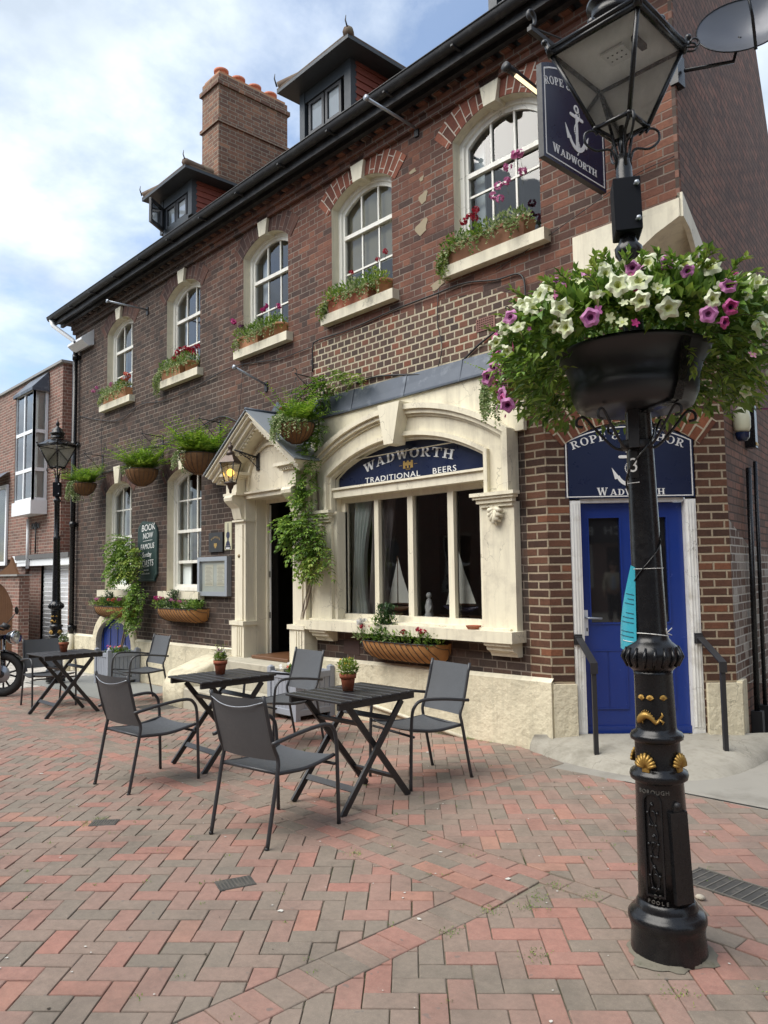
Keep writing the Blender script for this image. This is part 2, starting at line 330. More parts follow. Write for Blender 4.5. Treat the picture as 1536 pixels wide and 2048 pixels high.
def tag(o, label=None, cat=None, group=None, kind=None):
    for k, v in (('label', label), ('category', cat), ('group', group), ('kind', kind)):
        if v: o[k] = v
    return o
def thing(name, label, cat, loc=(0, 0, 0), group=None):
    o = bpy.data.objects.new(name, None); COL.objects.link(o); o.location = loc; o.empty_display_size = .1
    BASE[o.name] = Vector(loc); return tag(o, label, cat, group)
def copy_tree(o, parent=None, loc=None, rz=None, **t):
    c = o.copy(); COL.objects.link(c); c.parent = parent; BASE[c.name] = BASE.get(o.name, V(0,0,0))
    if loc is not None: c.location = loc
    if rz is not None: c.rotation_euler = (0, 0, rz)
    for ch in list(o.children): copy_tree(ch, c)
    if t: tag(c, **t)
    return c
def gz(x, y=0): return .018 * max(min(x, 0), -12)
def arc(cx, cy, r, a0, a1, n): return [(cx + r * cos(radians(a0 + (a1 - a0) * i / n)), cy + r * sin(radians(a0 + (a1 - a0) * i / n))) for i in range(n + 1)]
def seg_arch(x0, x1, z0, zs, rise, n=12):
    """closed outline of an opening with a segmental head (counter-clockwise)"""
    w = (x1 - x0) / 2; r = (w * w + rise * rise) / (2 * rise); cx = (x0 + x1) / 2; cz = zs + rise - r; a = math.degrees(math.asin(w / r))
    return [(x0, z0), (x1, z0)] + arc(cx, cz, r, 90 - a, 90 + a, n)
def rect(x0, x1, z0, z1): return [(x0, z0), (x1, z0), (x1, z1), (x0, z1)]
# ================================================================ GROUND
def strip_sheet(name, x0, x1, y0, y1, dz, m, kind='structure', nx=30):
    b = MB(); xs = sorted(set([x0, x1] + [x0 + (x1 - x0) * i / nx for i in range(nx + 1)] + [x for x in (-12, 0) if x0 < x < x1]))
    vs = []; fs = []
    for i, x in enumerate(xs): vs += [(x, y0, gz(x) + dz), (x, y1, gz(x) + dz)]
    for i in range(len(xs) - 1): fs.append((2*i, 2*i+2, 2*i+3, 2*i+1))
    b.add(vs, fs, m); return tag(b.build(name), kind=kind)
JOINT = mat('sandy_paving_joint', (.075, .066, .048), 1, var=.5, scale=60, bump=1.)
m = MT('joint_sand'); m.col(m.mix(m.ramp(m.noise(1.7, 6), (.5, 0), (.62, 1)), m.mix(m.noise(160, 3), (.11, .092, .07), (.33, .29, .22)), m.mix(m.noise(120, 3), (.045, .055, .022), (.11, .12, .055)))); m.set(Roughness=1.)
m.L.new(m.bump(m.noise(220, 3), 1., .004), m.b.inputs['Normal']); JSAND = m.m
strip_sheet('ground', -150, 150, -150, 150, -.0095, JSAND, nx=4)
def clip(poly, reg):
    """clip a convex polygon by the convex region (ccw)"""
    for i in range(len(reg)):
        ax, ay = reg[i]; bx_, by = reg[(i + 1) % len(reg)]; out = []
        side = lambda p: (bx_ - ax) * (p[1] - ay) - (by - ay) * (p[0] - ax)
        for j in range(len(poly)):
            p, q = poly[j], poly[(j + 1) % len(poly)]; sp, sq = side(p), side(q)
            if sp >= 0: out.append(p)
            if sp * sq < 0: t = sp / (sp - sq); out.append((p[0] + (q[0] - p[0]) * t, p[1] + (q[1] - p[1]) * t))
        poly = out
        if len(poly) < 3: return []
    return poly
def paver(b, poly, m, zt=0):
    ar = sum(poly[i][0] * poly[(i+1) % len(poly)][1] - poly[(i+1) % len(poly)][0] * poly[i][1] for i in range(len(poly))) / 2
    if ar < .0003: return
    cxx = sum(p[0] for p in poly) / len(poly); cyy = sum(p[1] for p in poly) / len(poly); n = len(poly)
    h = random.gauss(0, .0008) + zt; tx, ty = random.gauss(0, .004), random.gauss(0, .004); vs = []
    def pt(p, ins, dz):
        dx, dy = p[0] - cxx, p[1] - cyy; l = max(.02, sqrt(dx*dx + dy*dy)); k = 1 - ins / l
        x, y = cxx + dx * k, cyy + dy * k
        return (x, y, gz(x) + h + dz + tx * dx + ty * dy)
    for ins, dz in ((.006, 0), (.0015, -.0025), (.0, -.006), (0, -.03)): vs += [pt(p, ins, dz) for p in poly]
    fs = [tuple(range(n))]
    for r in range(3):
        for k in range(n): fs.append((r*n+k, (r+1)*n+k, (r+1)*n+(k+1) % n, r*n+(k+1) % n))
    b.add(vs, fs, m)
m = MT('clay_paver'); isl = m.island()
c = m.ramp(isl, (0, (.205, .170, .138)), (.12, (.232, .186, .150)), (.22, (.218, .180, .146)), (.34, (.255, .192, .155)), (.47, (.250, .182, .147)), (.58, (.275, .184, .150)), (.70, (.296, .180, .146)), (.82, (.315, .174, .140)), (.93, (.338, .168, .134)), (1, (.36, .195, .145)))
c = m.mix(m.noise(34, 7, rough=.75), m.mix(1., c, (.62, .62, .62), 'MULTIPLY'), m.mix(1., c, (1.36, 1.34, 1.32), 'MULTIPLY')); c = m.mix(m.ramp(m.noise(9, 6, rough=.7), (.42, 0), (.62, .55)), c, m.mix(1., c, (.78, .80, .80), 'MULTIPLY'))
c = m.mix(m.ramp(m.noise(210, 2), (.60, 0), (.70, .45)), c, (.34, .30, .24))
c = m.mix(m.ramp(m.noise(1.1, 7, rough=.65), (.40, 0), (.66, .45)), c, m.mix(1., c, (.62, .64, .62), 'MULTIPLY'))
c = m.mix(m.ramp(m.noise(.55, 3), (.45, 0), (.60, .35)), c, m.mix(.55, c, (.26, .225, .185)))
c = m.mix(m.ramp(m.noise(5, 8, rough=.75), (.64, 0), (.74, .5)), c, (.38, .35, .30)); c = m.mix(m.ramp(m.noise(2.3, 7, rough=.7), (.50, 0), (.64, .5)), c, m.mix(1., c, (.66, .67, .68), 'MULTIPLY')); c = m.mix(m.ramp(m.noise(14, 2), (.71, 0), (.73, .55)), c, (.13, .12, .11))
c = m.mix(1., c, (1.08, 1.085, 1.085), 'MULTIPLY'); m.col(c); m.set(Roughness=m.math('MULTIPLY_ADD', m.noise(12, 3), .3, .62)); m.b.inputs['Specular IOR Level'].default_value = .35
m.L.new(m.bump(m.noise(260, 4), .5, .0025, m.bump(m.noise(28, 4), .4, .006)), m.b.inputs['Normal']); PAVE = m.m
A_ = .1075; J_ = .004
def herring(b, reg, ang, off, m):
    ca, sa = cos(radians(ang)), sin(radians(ang)); q = [(x * ca + y * sa, -x * sa + y * ca) for x, y in reg]
    u0, u1 = min(p[0] for p in q), max(p[0] for p in q); v0, v1 = min(p[1] for p in q), max(p[1] for p in q)
    for i in range(int(u0 / A_) - 3, int(u1 / A_) + 3):
        for j in range(int(v0 / A_) - 3, int(v1 / A_) + 3):
            k = (i - j) % 4
            if k == 0: w, h = 2, 1
            elif k == 3: w, h = 1, 2
            else: continue
            x0, y0 = i * A_ + off[0] + J_/2, j * A_ + off[1] + J_/2; x1, y1 = x0 + w * A_ - J_, y0 + h * A_ - J_
            jit = random.gauss(0, .0012)
            P = [(x0 + jit, y0), (x1 + jit, y0), (x1 + jit, y1), (x0 + jit, y1)]; P = [(x * ca - y * sa, x * sa + y * ca) for x, y in P]
            P = clip(P, reg)
            if P: paver(b, P, m)
def running(b, x0, x1, y0, rows, m, along='x', rowh=None, reg=None):
    rh = rowh or A_ + .004
    for r in range(rows):
        s = -random.random() * .2 + x0
        while s < x1:
            l = .215 + random.gauss(0, .003); a, c_ = s + J_/2, min(s + l - J_/2, x1); a = max(a, x0)
            y = y0 + r * rh + J_/2
            P = [(a, y), (c_, y), (c_, y + rh - J_), (a, y + rh - J_)]
            if c_ - a > .02:
                if reg: P = clip(P, reg)
                if P: paver(b, P, m)
            s += l
b = MB(); e = .004
herring(b, [(-15, -6.2), (1.43 - e, -6.2), (1.43 - e, -2.885 - e), (-15, -2.885 - e)], 45, (.031, .02), PAVE)
herring(b, [(1.64 + e, -6.2), (5.5, -6.2), (5.5, -2.46 - e), (1.64 + e, -2.46 - e)], 45, (.06, .05), PAVE)
herring(b, [(-9.0, -2.32 + e), (.3, -2.32 + e), (.3, -.30), (-.4, -.02), (-9.0, -.02)], 45, (.01, .07), PAVE)
herring(b, [(.3, -2.32 + e), (5.5, -2.32 + e), (5.5, -.262), (.95, -.46), (.3, -.47)], 45, (.01, .07), PAVE)
running(b, -15, 1.64, -2.885, 5, PAVE, reg=[(-15, -2.89), (1.632, -2.89), (1.60, -2.46), (1.575, -2.30), (-15, -2.30)])
running(b, 1.585, 5.5, -2.455, 1, PAVE, rowh=.125)
y = -2.9
while y > -6.2:
    paver(b, [(1.43, y - A_ + .003), (1.64, y - A_ + .003), (1.64, y), (1.43, y)], PAVE); y -= A_
tag(b.build('brick_paving'), kind='structure')
strip_sheet('alley_pavement', .2, 40, -.50, 30, -.0045, CONC, nx=3); strip_sheet('lane_surface', 5.5, 60, -40, -.501, -.0045, CONC, nx=3)
b = MB()     # concrete apron in front of the corner door, and its kerb edge
def apron(b, ring, z0, z1, m):
    n = len(ring); cxx = sum(p[0] for p in ring) / n; cyy = sum(p[1] for p in ring) / n
    b.add([(x, y, z0(x, y)) for x, y in ring] + [(x, y, -.03) for x, y in ring], [tuple(range(n))] + [(i, n + i, n + (i+1) % n, (i+1) % n) for i in range(n)], m)
N_ = 14; vs = []; fs = []
inner = [(-.12 + 1.5 * i / N_, -.12 + 1.5 * i / N_) for i in range(N_ + 1)]
outer = [(-.20, -.10), (-.06, -.17), (.10, -.23), (.3, -.28), (.5, -.31), (.7, -.32), (.88, -.31), (1.05, -.28), (1.2, -.20), (1.33, -.08), (1.42, .1), (1.47, .33), (1.48, .6), (1.45, .95), (1.42, 1.30)]
K = 6
for k in range(K + 1):
    t = k / K
    for i in range(N_ + 1):
        x = inner[i][0] * (1 - t) + outer[i][0] * t; y = inner[i][1] * (1 - t) + outer[i][1] * t
        vs.append((x, y, .125 * (1 - t) ** .8 + .022 * (1 - t ** 6) + mnoise.noise((x * 9, y * 9, 0)) * .008 - (.02 if k == K else 0)))
for k in range(K):
    for i in range(N_): a = k * (N_ + 1) + i; fs.append((a, a + N_ + 1, a + N_ + 2, a + 1))
b.add(vs, fs, mat('worn_concrete_apron', (.33, .31, .26), .9, var=.18, scale=5, bump=1., bscale=60, dirt=(.17, .155, .12), dirts=3.5, streak=(.2, .18, .14)), True)
tag(b.build('door_apron'), kind='structure')
b = MB()
b.add([(.92, -.47, .006), (5.5, -.262, .006), (5.5, -.22, .012), (.92, -.43, .012)], [(0, 1, 2, 3)], CONC); tag(b.build('kerb_edge'), kind='structure')
b = MB()     # slabs by the far planter and pale setts beyond
for i in range(5):
    for j in range(2): x0 = -9.6 + i * .62; y0 = -1.3 + j * .6; b.bevbox(x0, x0 + .61, y0, y0 + .59, gz(x0) - .03, gz(x0 + .3) + .010, SLAB, .004)
tag(b.build('stone_slab_path'), kind='structure')
b = MB(); SETT = mat('pale_granite_sett', (.42, .40, .36), .8, var=.15, isl=.2, bump=.5)
for i in range(44):
    for j in range(50):
        x0 = -15.2 + i * .145 + (j % 2) * .07; y0 = -4.4 + j * .11
        if x0 < -9.02 and not (x0 > -9.8 and -1.4 < y0 < 0): b.bevbox(x0, x0 + .137, y0, y0 + .102, gz(x0) - .02, gz(x0) + .008 + random.gauss(0, .001), SETT, .006)
tag(b.build('granite_sett_road'), kind='structure')

# ================================================================ PUB BUILDING
zone = lambda m, u, v: m.math('ADD', m.ramp(m.math('MULTIPLY_ADD', m.noise(.9, 5, m.uv()), 1.6, m.math('MULTIPLY_ADD', u, .16, m.math('MULTIPLY', v, .16))), (.55, 0), (.95, 1)), 0.)
# u: -11..1.4, v: 0..6.6 ; facade turns from soot brown (left, low) to orange red (right, high)
def zone(m, u, v):
    f = m.math('ADD', m.math('MULTIPLY', m.math('ADD', u, 5.6), .30), m.math('MULTIPLY', m.math('SUBTRACT', v, 4.3), .30))
    f = m.math('ADD', f, m.math('MULTIPLY', m.math('SUBTRACT', m.noise(.8, 6, m.uv(), rough=.6), .5), 2.2))
    low = m.math('MULTIPLY', m.math('SUBTRACT', v, 3.3), .9, clamp=True)
    return m.math('SUBTRACT', 1., m.math('MULTIPLY', m.math('MULTIPLY', f, 1., clamp=True), low), clamp=True)
REDB = brick_mat('aged_red_brick', [(0, (.07, .045, .038)), (.14, (.105, .055, .042)), (.4, (.138, .063, .045)), (.75, (.168, .074, .050)), (1, (.22, .098, .062))], (.20, .165, .135), mw=.011, zone=zone,
                 soot=[(0, (.042, .032, .027)), (.3, (.060, .043, .035)), (.6, (.073, .050, .040)), (.85, (.086, .056, .043)), (1, (.11, .066, .048))], sootamt=.4, mvis=.5)
PATCHB = brick_mat('repointed_brick', [(0, (.06, .042, .036)), (.4, (.10, .062, .048)), (.75, (.135, .078, .056)), (1, (.20, .075, .045))], (.42, .37, .27), mw=.016, ls=.125, lh=.1, flemish=False, h=.078, depth=.8, sootamt=.25)
WARMB = brick_mat('warm_brown_brick', [(0, (.062, .034, .025)), (.3, (.084, .042, .028)), (.65, (.112, .054, .034)), (.92, (.14, .064, .038)), (1, (.21, .085, .045))], (.33, .27, .19), mw=.015, ls=.225, flemish=False, depth=.8, sootamt=.35)
SIDEB = brick_mat('dark_side_brick', [(0, (.15, .10, .08)), (.35, (.195, .12, .092)), (.7, (.235, .135, .10)), (1, (.28, .145, .105))], (.075, .056, .046), mw=.013, depth=.45, sootamt=.45)
WHTB = brick_mat('limewashed_brick', [(0, (.12, .07, .05)), (.5, (.20, .15, .12)), (1, (.42, .40, .36))], (.50, .48, .43), mw=.012, depth=.7, sootamt=.2)
CHIMB = brick_mat('chimney_brick', [(0, (.145, .082, .06)), (.4, (.195, .108, .073)), (.8, (.245, .125, .08)), (1, (.30, .16, .098))], (.27, .235, .18), mw=.011, depth=.7, sootamt=.45)
NEIB = brick_mat('modern_red_brick', [(0, (.15, .088, .072)), (.3, (.19, .106, .084)), (.7, (.225, .125, .098)), (1, (.27, .13, .10))], (.36, .31, .26), mw=.012, depth=.5, sootamt=.15)
ARCHB = brick_mat('rubbed_brick_arch', [(0, (.10, .045, .032)), (.35, (.19, .065, .042)), (1, (.27, .10, .062))], (.48, .42, .35), mw=.011, ls=.30, lh=.1, h=.085, flemish=False, depth=.6, sootamt=.2)
ARCHD = brick_mat('sooty_brick_arch', [(0, (.05, .03, .027)), (.5, (.085, .045, .036)), (1, (.12, .058, .042))], (.19, .15, .125), mw=.008, ls=.30, lh=.1, h=.085, flemish=False, depth=.5, sootamt=.3, mvis=.5)
uvx = lambda q, n: (q.x, q.z)
uvside = lambda q, n: ((q - SIDE.o).dot(SDV), q.z)
uvcham = lambda q, n: ((q.x + q.y) * R2, q.z)
uvbox = lambda q, n: (q.x if abs(n.y) > abs(n.x) else q.y, q.z)

pub = thing('pub_building', 'long brick pub with white sash windows, blue corner door and slate-dark eaves', 'pub')
UPX = [-9.62, -7.30, -5.02, -3.04, -1.04]; OW = 1.07
holes = [seg_arch(x, x + OW, 4.66, 6.06, .19) for x in UPX] + [seg_arch(x, x + 1.07, 1.29, 3.10, .17) for x in (-9.59, -7.24)]
holes.append(rect(-4.72, -3.66, .50, 2.62)); holes.append([(-3.0, 1.04), (-.66, 1.04), (-.66, 2.7)] + arc(-1.83, .96, 2.10, 56.5, 123.5, 14)[0:] + [(-3.0, 2.7)])
hatch = [(-9.86, -.2), (-8.38, -.2), (-8.38, .42)] + arc(-9.12, .42, .74, 0, 180, 12)[1:] ; hatch = [(x, min(z, .42 + (z - .42) * .62)) for x, z in hatch]
outer = [(-11.17, -.25), (-9.86, -.25)] + [(-9.86, .42)] + [(x, .42 + (z - .42) * .62) for x, z in arc(-9.12, .42, .74, 180, 0, 14)[1:-1]] + [(-8.38, .42), (-8.38, -.25), (0, -.25), (0, 4.02), (.37, 4.10), (.37, 4.53), (1.29, 4.53), (1.29, 6.62), (-11.17, 6.62)]
b = MB(); b.slab(WALL, outer, holes, -.32, 0, REDB, CREAM); b.slab(WALL, rect(1.29, 1.36, 4.53, 6.62), [], -.03, 0, REDB); b.build('facade_wall', pub, uvx)
b = MB(); b.bx(-11.17, -10.87, .32, 6, -.25, 6.6, REDB); b.build('end_wall', pub, uvbox)
# repointed brick patch, plaster scars
b = MB(); b.slab(WALL, [(-3.42, 3.72), (-.2, 3.70), (-.17, 4.16), (-.55, 4.34), (-1.2, 4.42), (-2.0, 4.44), (-3.42, 4.44)], [], 0, .006, PATCHB); b.build('repointed_patch', pub, uvx)
b = MB(); PLAS = mat('bare_plaster_patch', (.30, .25, .17), .95, var=.15, bump=.6)
for (x, z, w, h) in ((-1.47, 5.62, .06, .075), (-1.50, 5.30, .085, .09), (-1.49, 5.84, .03, .035), (-1.62, 5.98, .05, .03), (-1.30, 4.60, .09, .045)):
    b = MB(); b.slab(WALL, [(x + cos(t) * w * (1 + .35 * sin(3 * t + x * 9)), z + sin(t) * h * (1 + .3 * cos(2 * t + z))) for t in [2 * pi * i / 14 for i in range(14)]], [], 0, .005, PLAS); b.build('plaster_scar', pub)
# quoins of warm brick beside the corner, chamfer wall, side wall
b = MB(); b.slab(WALL, [(-.23, .57), (0, .57), (0, 3.98), (-.23, 3.98)], [], 0, .003, WARMB)
CW = 1.612
dl, dr, dt = .20, 1.335, 2.93
b.slab(CHAM, [(0, -.2), (dl, -.2), (dl, 2.76)] + [(x, z) for x, z in reversed(arc(.7675, 1.955, .98, 54.5, 125.5, 12))] + [(dr, 2.76), (dr, -.2), (CW, -.2), (CW, 4.46), (0, 4.46)], [], -.3, 0, WARMB)
b.build('corner_wall', pub, lambda q, n: uvcham(q, n) if abs(n.x) > .2 and abs(n.y) > .2 else (q.x, q.z))
b = MB(); b.slab(SIDE, [(1.161, -.2), (7, -.2), (7, 3.7), (4.47, 7.21), (3.57, 8.46), (2.6, 9.7), (1.2, 8.2), (0, 6.8), (0, 4.45), (.35, 4.36), (.75, 4.2), (1.161, 3.95)], [], -.03, 0, SIDEB); b.build('side_wall', pub, uvside)
b = MB(); b.slab(SIDE, [(1.17, .58), (2.6, .4), (3.1, .3), (3.2, 1.75), (1.9, 1.82), (1.17, 2.02)], [], 0, .004, WHTB); b.build('limewashed_patch', pub, uvside)
# cream corbel where the square upper corner overhangs the door wall
b = MB(); b.slab(WALL, [(-.21, 3.72), (.0, 3.76), (.30, 3.84), (.6, 4.0), (.9, 4.18), (1.15, 4.32), (1.36, 4.40), (1.36, 4.55), (.37, 4.55), (.37, 4.11), (-.21, 4.02)], [], -.02, .02, CREAM)
b.slab(SIDE, [(0, 4.40), (0, 4.60), (.35, 4.47), (.62, 4.37), (.66, 4.1), (.5, 4.0), (.42, 4.2), (.2, 4.36)], [], -.02, .02, CREAM)
n = 10; vs = []
for i in range(n + 1):
    t = i / n; x = -.05 + 1.41 * t; z = 3.76 + .64 * t ** .8; q = Vector((x, 0, z)); s_ = min(1, x / 1.36) if x > 0 else 0
    d = CHAM(max(0, x) * 1.1, 3.7 + .45 * t, 0); vs += [tuple(q), ((q.x + d.x) / 2 , (q.y + d.y) / 2 , (q.z + d.z) / 2 + .07), tuple(d)]
b.add(vs, [(3*i+k, 3*i+3+k, 3*i+4+k, 3*i+1+k) for i in range(n) for k in (0, 1)], CREAM, True)
b.build('corner_corbel', pub)
# rendered plinth
def plinthtop(x): return .60 + (x + 0) * .0115
b = MB()
def plinth_run(x0, x1):
    P = [(x0, -.3), (x1, -.3), (x1, plinthtop(x1)), (x0, plinthtop(x0))]
    b.slab(WALL, P, [], .001, .045, CREAMR); n = 12
    for i in range(n):
        a, c_ = x0 + (x1 - x0) * i / n, x0 + (x1 - x0) * (i + 1) / n
        b.add([WALL(a, plinthtop(a), .045), WALL(c_, plinthtop(c_), .045), WALL(c_, plinthtop(c_) + .035, .003), WALL(a, plinthtop(a) + .035, .003)], [(0, 1, 2, 3)], CREAM)
plinth_run(-11.17, -10.0); b.build('plinth', pub); b = MB(); plinth_run(-8.28, -5.02); b.build('plinth', pub); b = MB(); plinth_run(-3.38, .018)
b.slab(CHAM, [(-.0, -.2), (.21, -.2), (.21, .585), (0, .585)], [], .001, .04, CREAMR); b.build('plinth', pub); b = MB(); b.slab(CHAM, [(1.345, -.2), (CW + .03, -.2), (CW + .03, .585), (1.345, .585)], [], .001, .045, CREAMR)
b.slab(SIDE, [(1.16, -.2), (1.34, -.2), (1.34, .60), (1.16, .60)], [], .001, .05, CREAMR); b.build('plinth', pub)
# ---- cellar hatch
b = MB(); ring = lambda k: [(-9.12 - (.78 + k) , -.2)] + [(-9.12 + (.78 + k) * cos(radians(a)), .40 + (.5 + k) * sin(radians(a))) for a in range(180, -1, -12)] + [(-9.12 + (.78 + k), -.2)]
b.slab(WALL, ring(0) , [], -.10, -.06, BLUE)
for i in range(5): b.bx(-9.75 + i * .3 - .005, -9.75 + i * .3 + .005, .052, .062, -.2, .7, IRON)
h_ = b.build('hatch_door', pub)
b = MB(); o_ = ring(.10); i_ = ring(-.06); b.slab(WALL, o_[:] + i_[::-1], [], 0, .05, CREAMR); b.build('hatch_surround', pub)
# ---- windows
def ring_uv(q, n): return (0, 0)
def window_parts(x0, z0, zs, rise, par, rows, mr, archm, ground=False):
    """sash frame as a part, pane, sill, keystone and brick arch as its pieces; x0 = left edge"""
    x1 = x0 + OW; w = OW / 2; r = (w * w + rise * rise) / (2 * rise); cx, cz = (x0 + x1) / 2, zs + rise - r
    zt = lambda x: cz + sqrt(max(0, r * r - (x - cx) ** 2)); D = -.11; b = MB()
    of = seg_arch(x0, x1, z0, zs, rise); fi = seg_arch(x0 + .055, x1 - .055, z0 + .06, zs - .03, rise - .01); fi2 = seg_arch(x0 + .09, x1 - .09, z0 + .10, zs - .07, rise - .02)
    b.slab(WALL, of, [fi], D - .10, D, WJOIN); b.slab(WALL, fi, [fi2], D - .07, D - .028, WJOIN)
    xs = [x0 + .09, x1 - .09]; gw = (xs[1] - xs[0]) / 3
    b.box(WALL, xs[0], xs[1], mr - .024, mr + .024, D - .075, D - .018, WJOIN)
    for k in (1, 2):
        x = xs[0] + gw * k; b.box(WALL, x - .011, x + .011, mr + .02, zt(x) - .075, D - .062, D - .04, WJOIN)
        if not ground: b.box(WALL, x - .011, x + .011, z0 + .09, mr - .02, D - .072, D - .05, WJOIN)
        else: b.box(WALL, x - .011, x + .011, rows[-1], mr - .02, D - .072, D - .05, WJOIN)
    for z in rows: b.box(WALL, xs[0], xs[1], z - .011 - (.012 if z == rows[-1] and ground else 0), z + .011 + (.012 if z == rows[-1] and ground else 0), D - .07, D - .047, WJOIN)
    fr = b.build('window', par)
    g = MB(); gl = [(x, z) for x, z in fi2]
    if ground: gl = [(x, max(z, rows[-1])) for x, z in gl]
    g.add([WALL(x, z, D - .06) for x, z in gl], [tuple(range(len(gl)))], GLASS); g.build('pane', fr)
    s = MB(); s.slab(WALL, rect(x0 - .10, x1 + .10, z0 - .12, z0 - .005), [], -.02, .105, CREAM); s.build('sill', fr)
    k = MB(); k.slab(WALL, [(cx - .075, zs + rise - .04), (cx + .075, zs + rise - .04), (cx + .135, zs + rise + .265), (cx - .135, zs + rise + .265)], [], -.11, .05, CREAM); k.build('keystone', fr)
    a = MB(); vs = []; fs = []; n = 16; ro = r + .27; th = math.asin(w / r) + .10
    for i in range(n + 1):
        t = -th + 2 * th * i / n
        for rr in (r, ro):
            for c_ in (0, .007): vs.append(WALL(cx + rr * sin(t), cz + rr * cos(t), c_))
    for i in range(n):
        q = i * 4; fs += [(q+1, q+3, q+7, q+5), (q, q+4, q+6, q+2), (q+2, q+6, q+7, q+3), (q, q+1, q+5, q+4)]
    a.add(vs, fs, archm); a.build('brick_arch', fr, lambda q, nn: (sqrt((q.x - cx) ** 2 + (q.z - cz) ** 2), atan2(q.x - cx, q.z - cz) * r))
    i_ = MB(); i_.box(WALL, x0 - .3, x1 + .3, z0 - .2, zs + rise + .2, -1.6, -1.58, ROOM); i_.box(WALL, x0 - .3, x0 - .28, z0 - .2, zs + rise + .2, -1.6, -.33, ROOM); i_.box(WALL, x1 + .28, x1 + .3, z0 - .2, zs + rise + .2, -1.6, -.33, ROOM)
    i_.box(WALL, x0 - .3, x1 + .3, z0 - .2, z0 - .18, -1.6, -.33, DARK); i_.box(WALL, x0 - .3, x1 + .3, zs + rise + .2, zs + rise + .22, -1.6, -.33, ROOM); i_.build('room', fr)
    return fr
wins = []
for i, x in enumerate(UPX):
    f = window_parts(x, 4.72, 6.06, .19, pub, [5.47 if i == 4 else 5.24], 5.69, ARCHB if i >= 3 else ARCHD); wins.append(f)
    c_ = MB()
    if i == 3: c_.box(WALL, x + .05, x + OW - .05, 5.25, 6.3, -.24, -.235, BLIND)
    for sd in ((x + .07, x + .19), (x + OW - .17, x + OW - .07)):
        if i != 3: c_.box(WALL, sd[0], sd[1], 4.75, 6.2, -.30, -.28, CURT)
    if c_.v: c_.build('curtain', f)
for x in (-9.59, -7.24):
    f = window_parts(x, 1.35, 3.10, .17, pub, [2.77, 1.80], 2.28, ARCHD, True)
    c_ = MB(); c_.box(WALL, x + .08, x + .34, 1.36, 3.1, -.26, -.24, CURT); c_.box(WALL, x + .36, x + .62, 1.50, 2.3, -.7, -.68, CURTD); c_.build('curtain', f)
# ---- eaves
b = MB(); b.bx(-11.2, 1.38, -.05, 0, 6.42, 6.50, REDB); b.bx(-11.2, 1.38, -.08, 0, 6.502, 6.58, REDB)
x = -11.1
while x < 1.3: b.bx(x, x + .11, -.14, 0, 6.582, 6.655, REDB); x += .225
b.build('dentil_course', pub, uvx)
b = MB(); b.bx(-11.45, 1.50, -.31, .02, 6.66, 6.69, SOOTW); b.bx(-11.45, 1.50, -.335, -.311, 6.60, 6.80, SOOTW); b.bx(-11.45, 1.5, -.2, -.14, 6.60, 6.658, SOOTW); b.build('soffit', pub)
b = MB(); prof = [(-.34 - .055 + .065 * cos(radians(a)), 6.755 + .075 * sin(radians(a))) for a in range(180, 361, 20)]; n = len(prof)
xs = [-11.5, 1.55]; vs = [(x, y, z) for x in xs for y, z in prof] + [(x, -.395 + (y + .395) * .88, z + .004) for x in xs for y, z in prof]
b.add(vs, [(i, i + 1, n + i + 1, n + i) for i in range(n - 1)] + [(2*n+i, 3*n+i, 3*n+i+1, 2*n+i+1) for i in range(n - 1)], SOOTW, True); b.tube([(-11.5, -.462, 6.758), (1.55, -.462, 6.758)], .009, SOOTW, 6)
for k in range(14): x = -11.3 + k * .97; b.bx(x, x + .03, -.47, -.335, 6.665, 6.685, SOOTW)
b.build('gutter', pub)
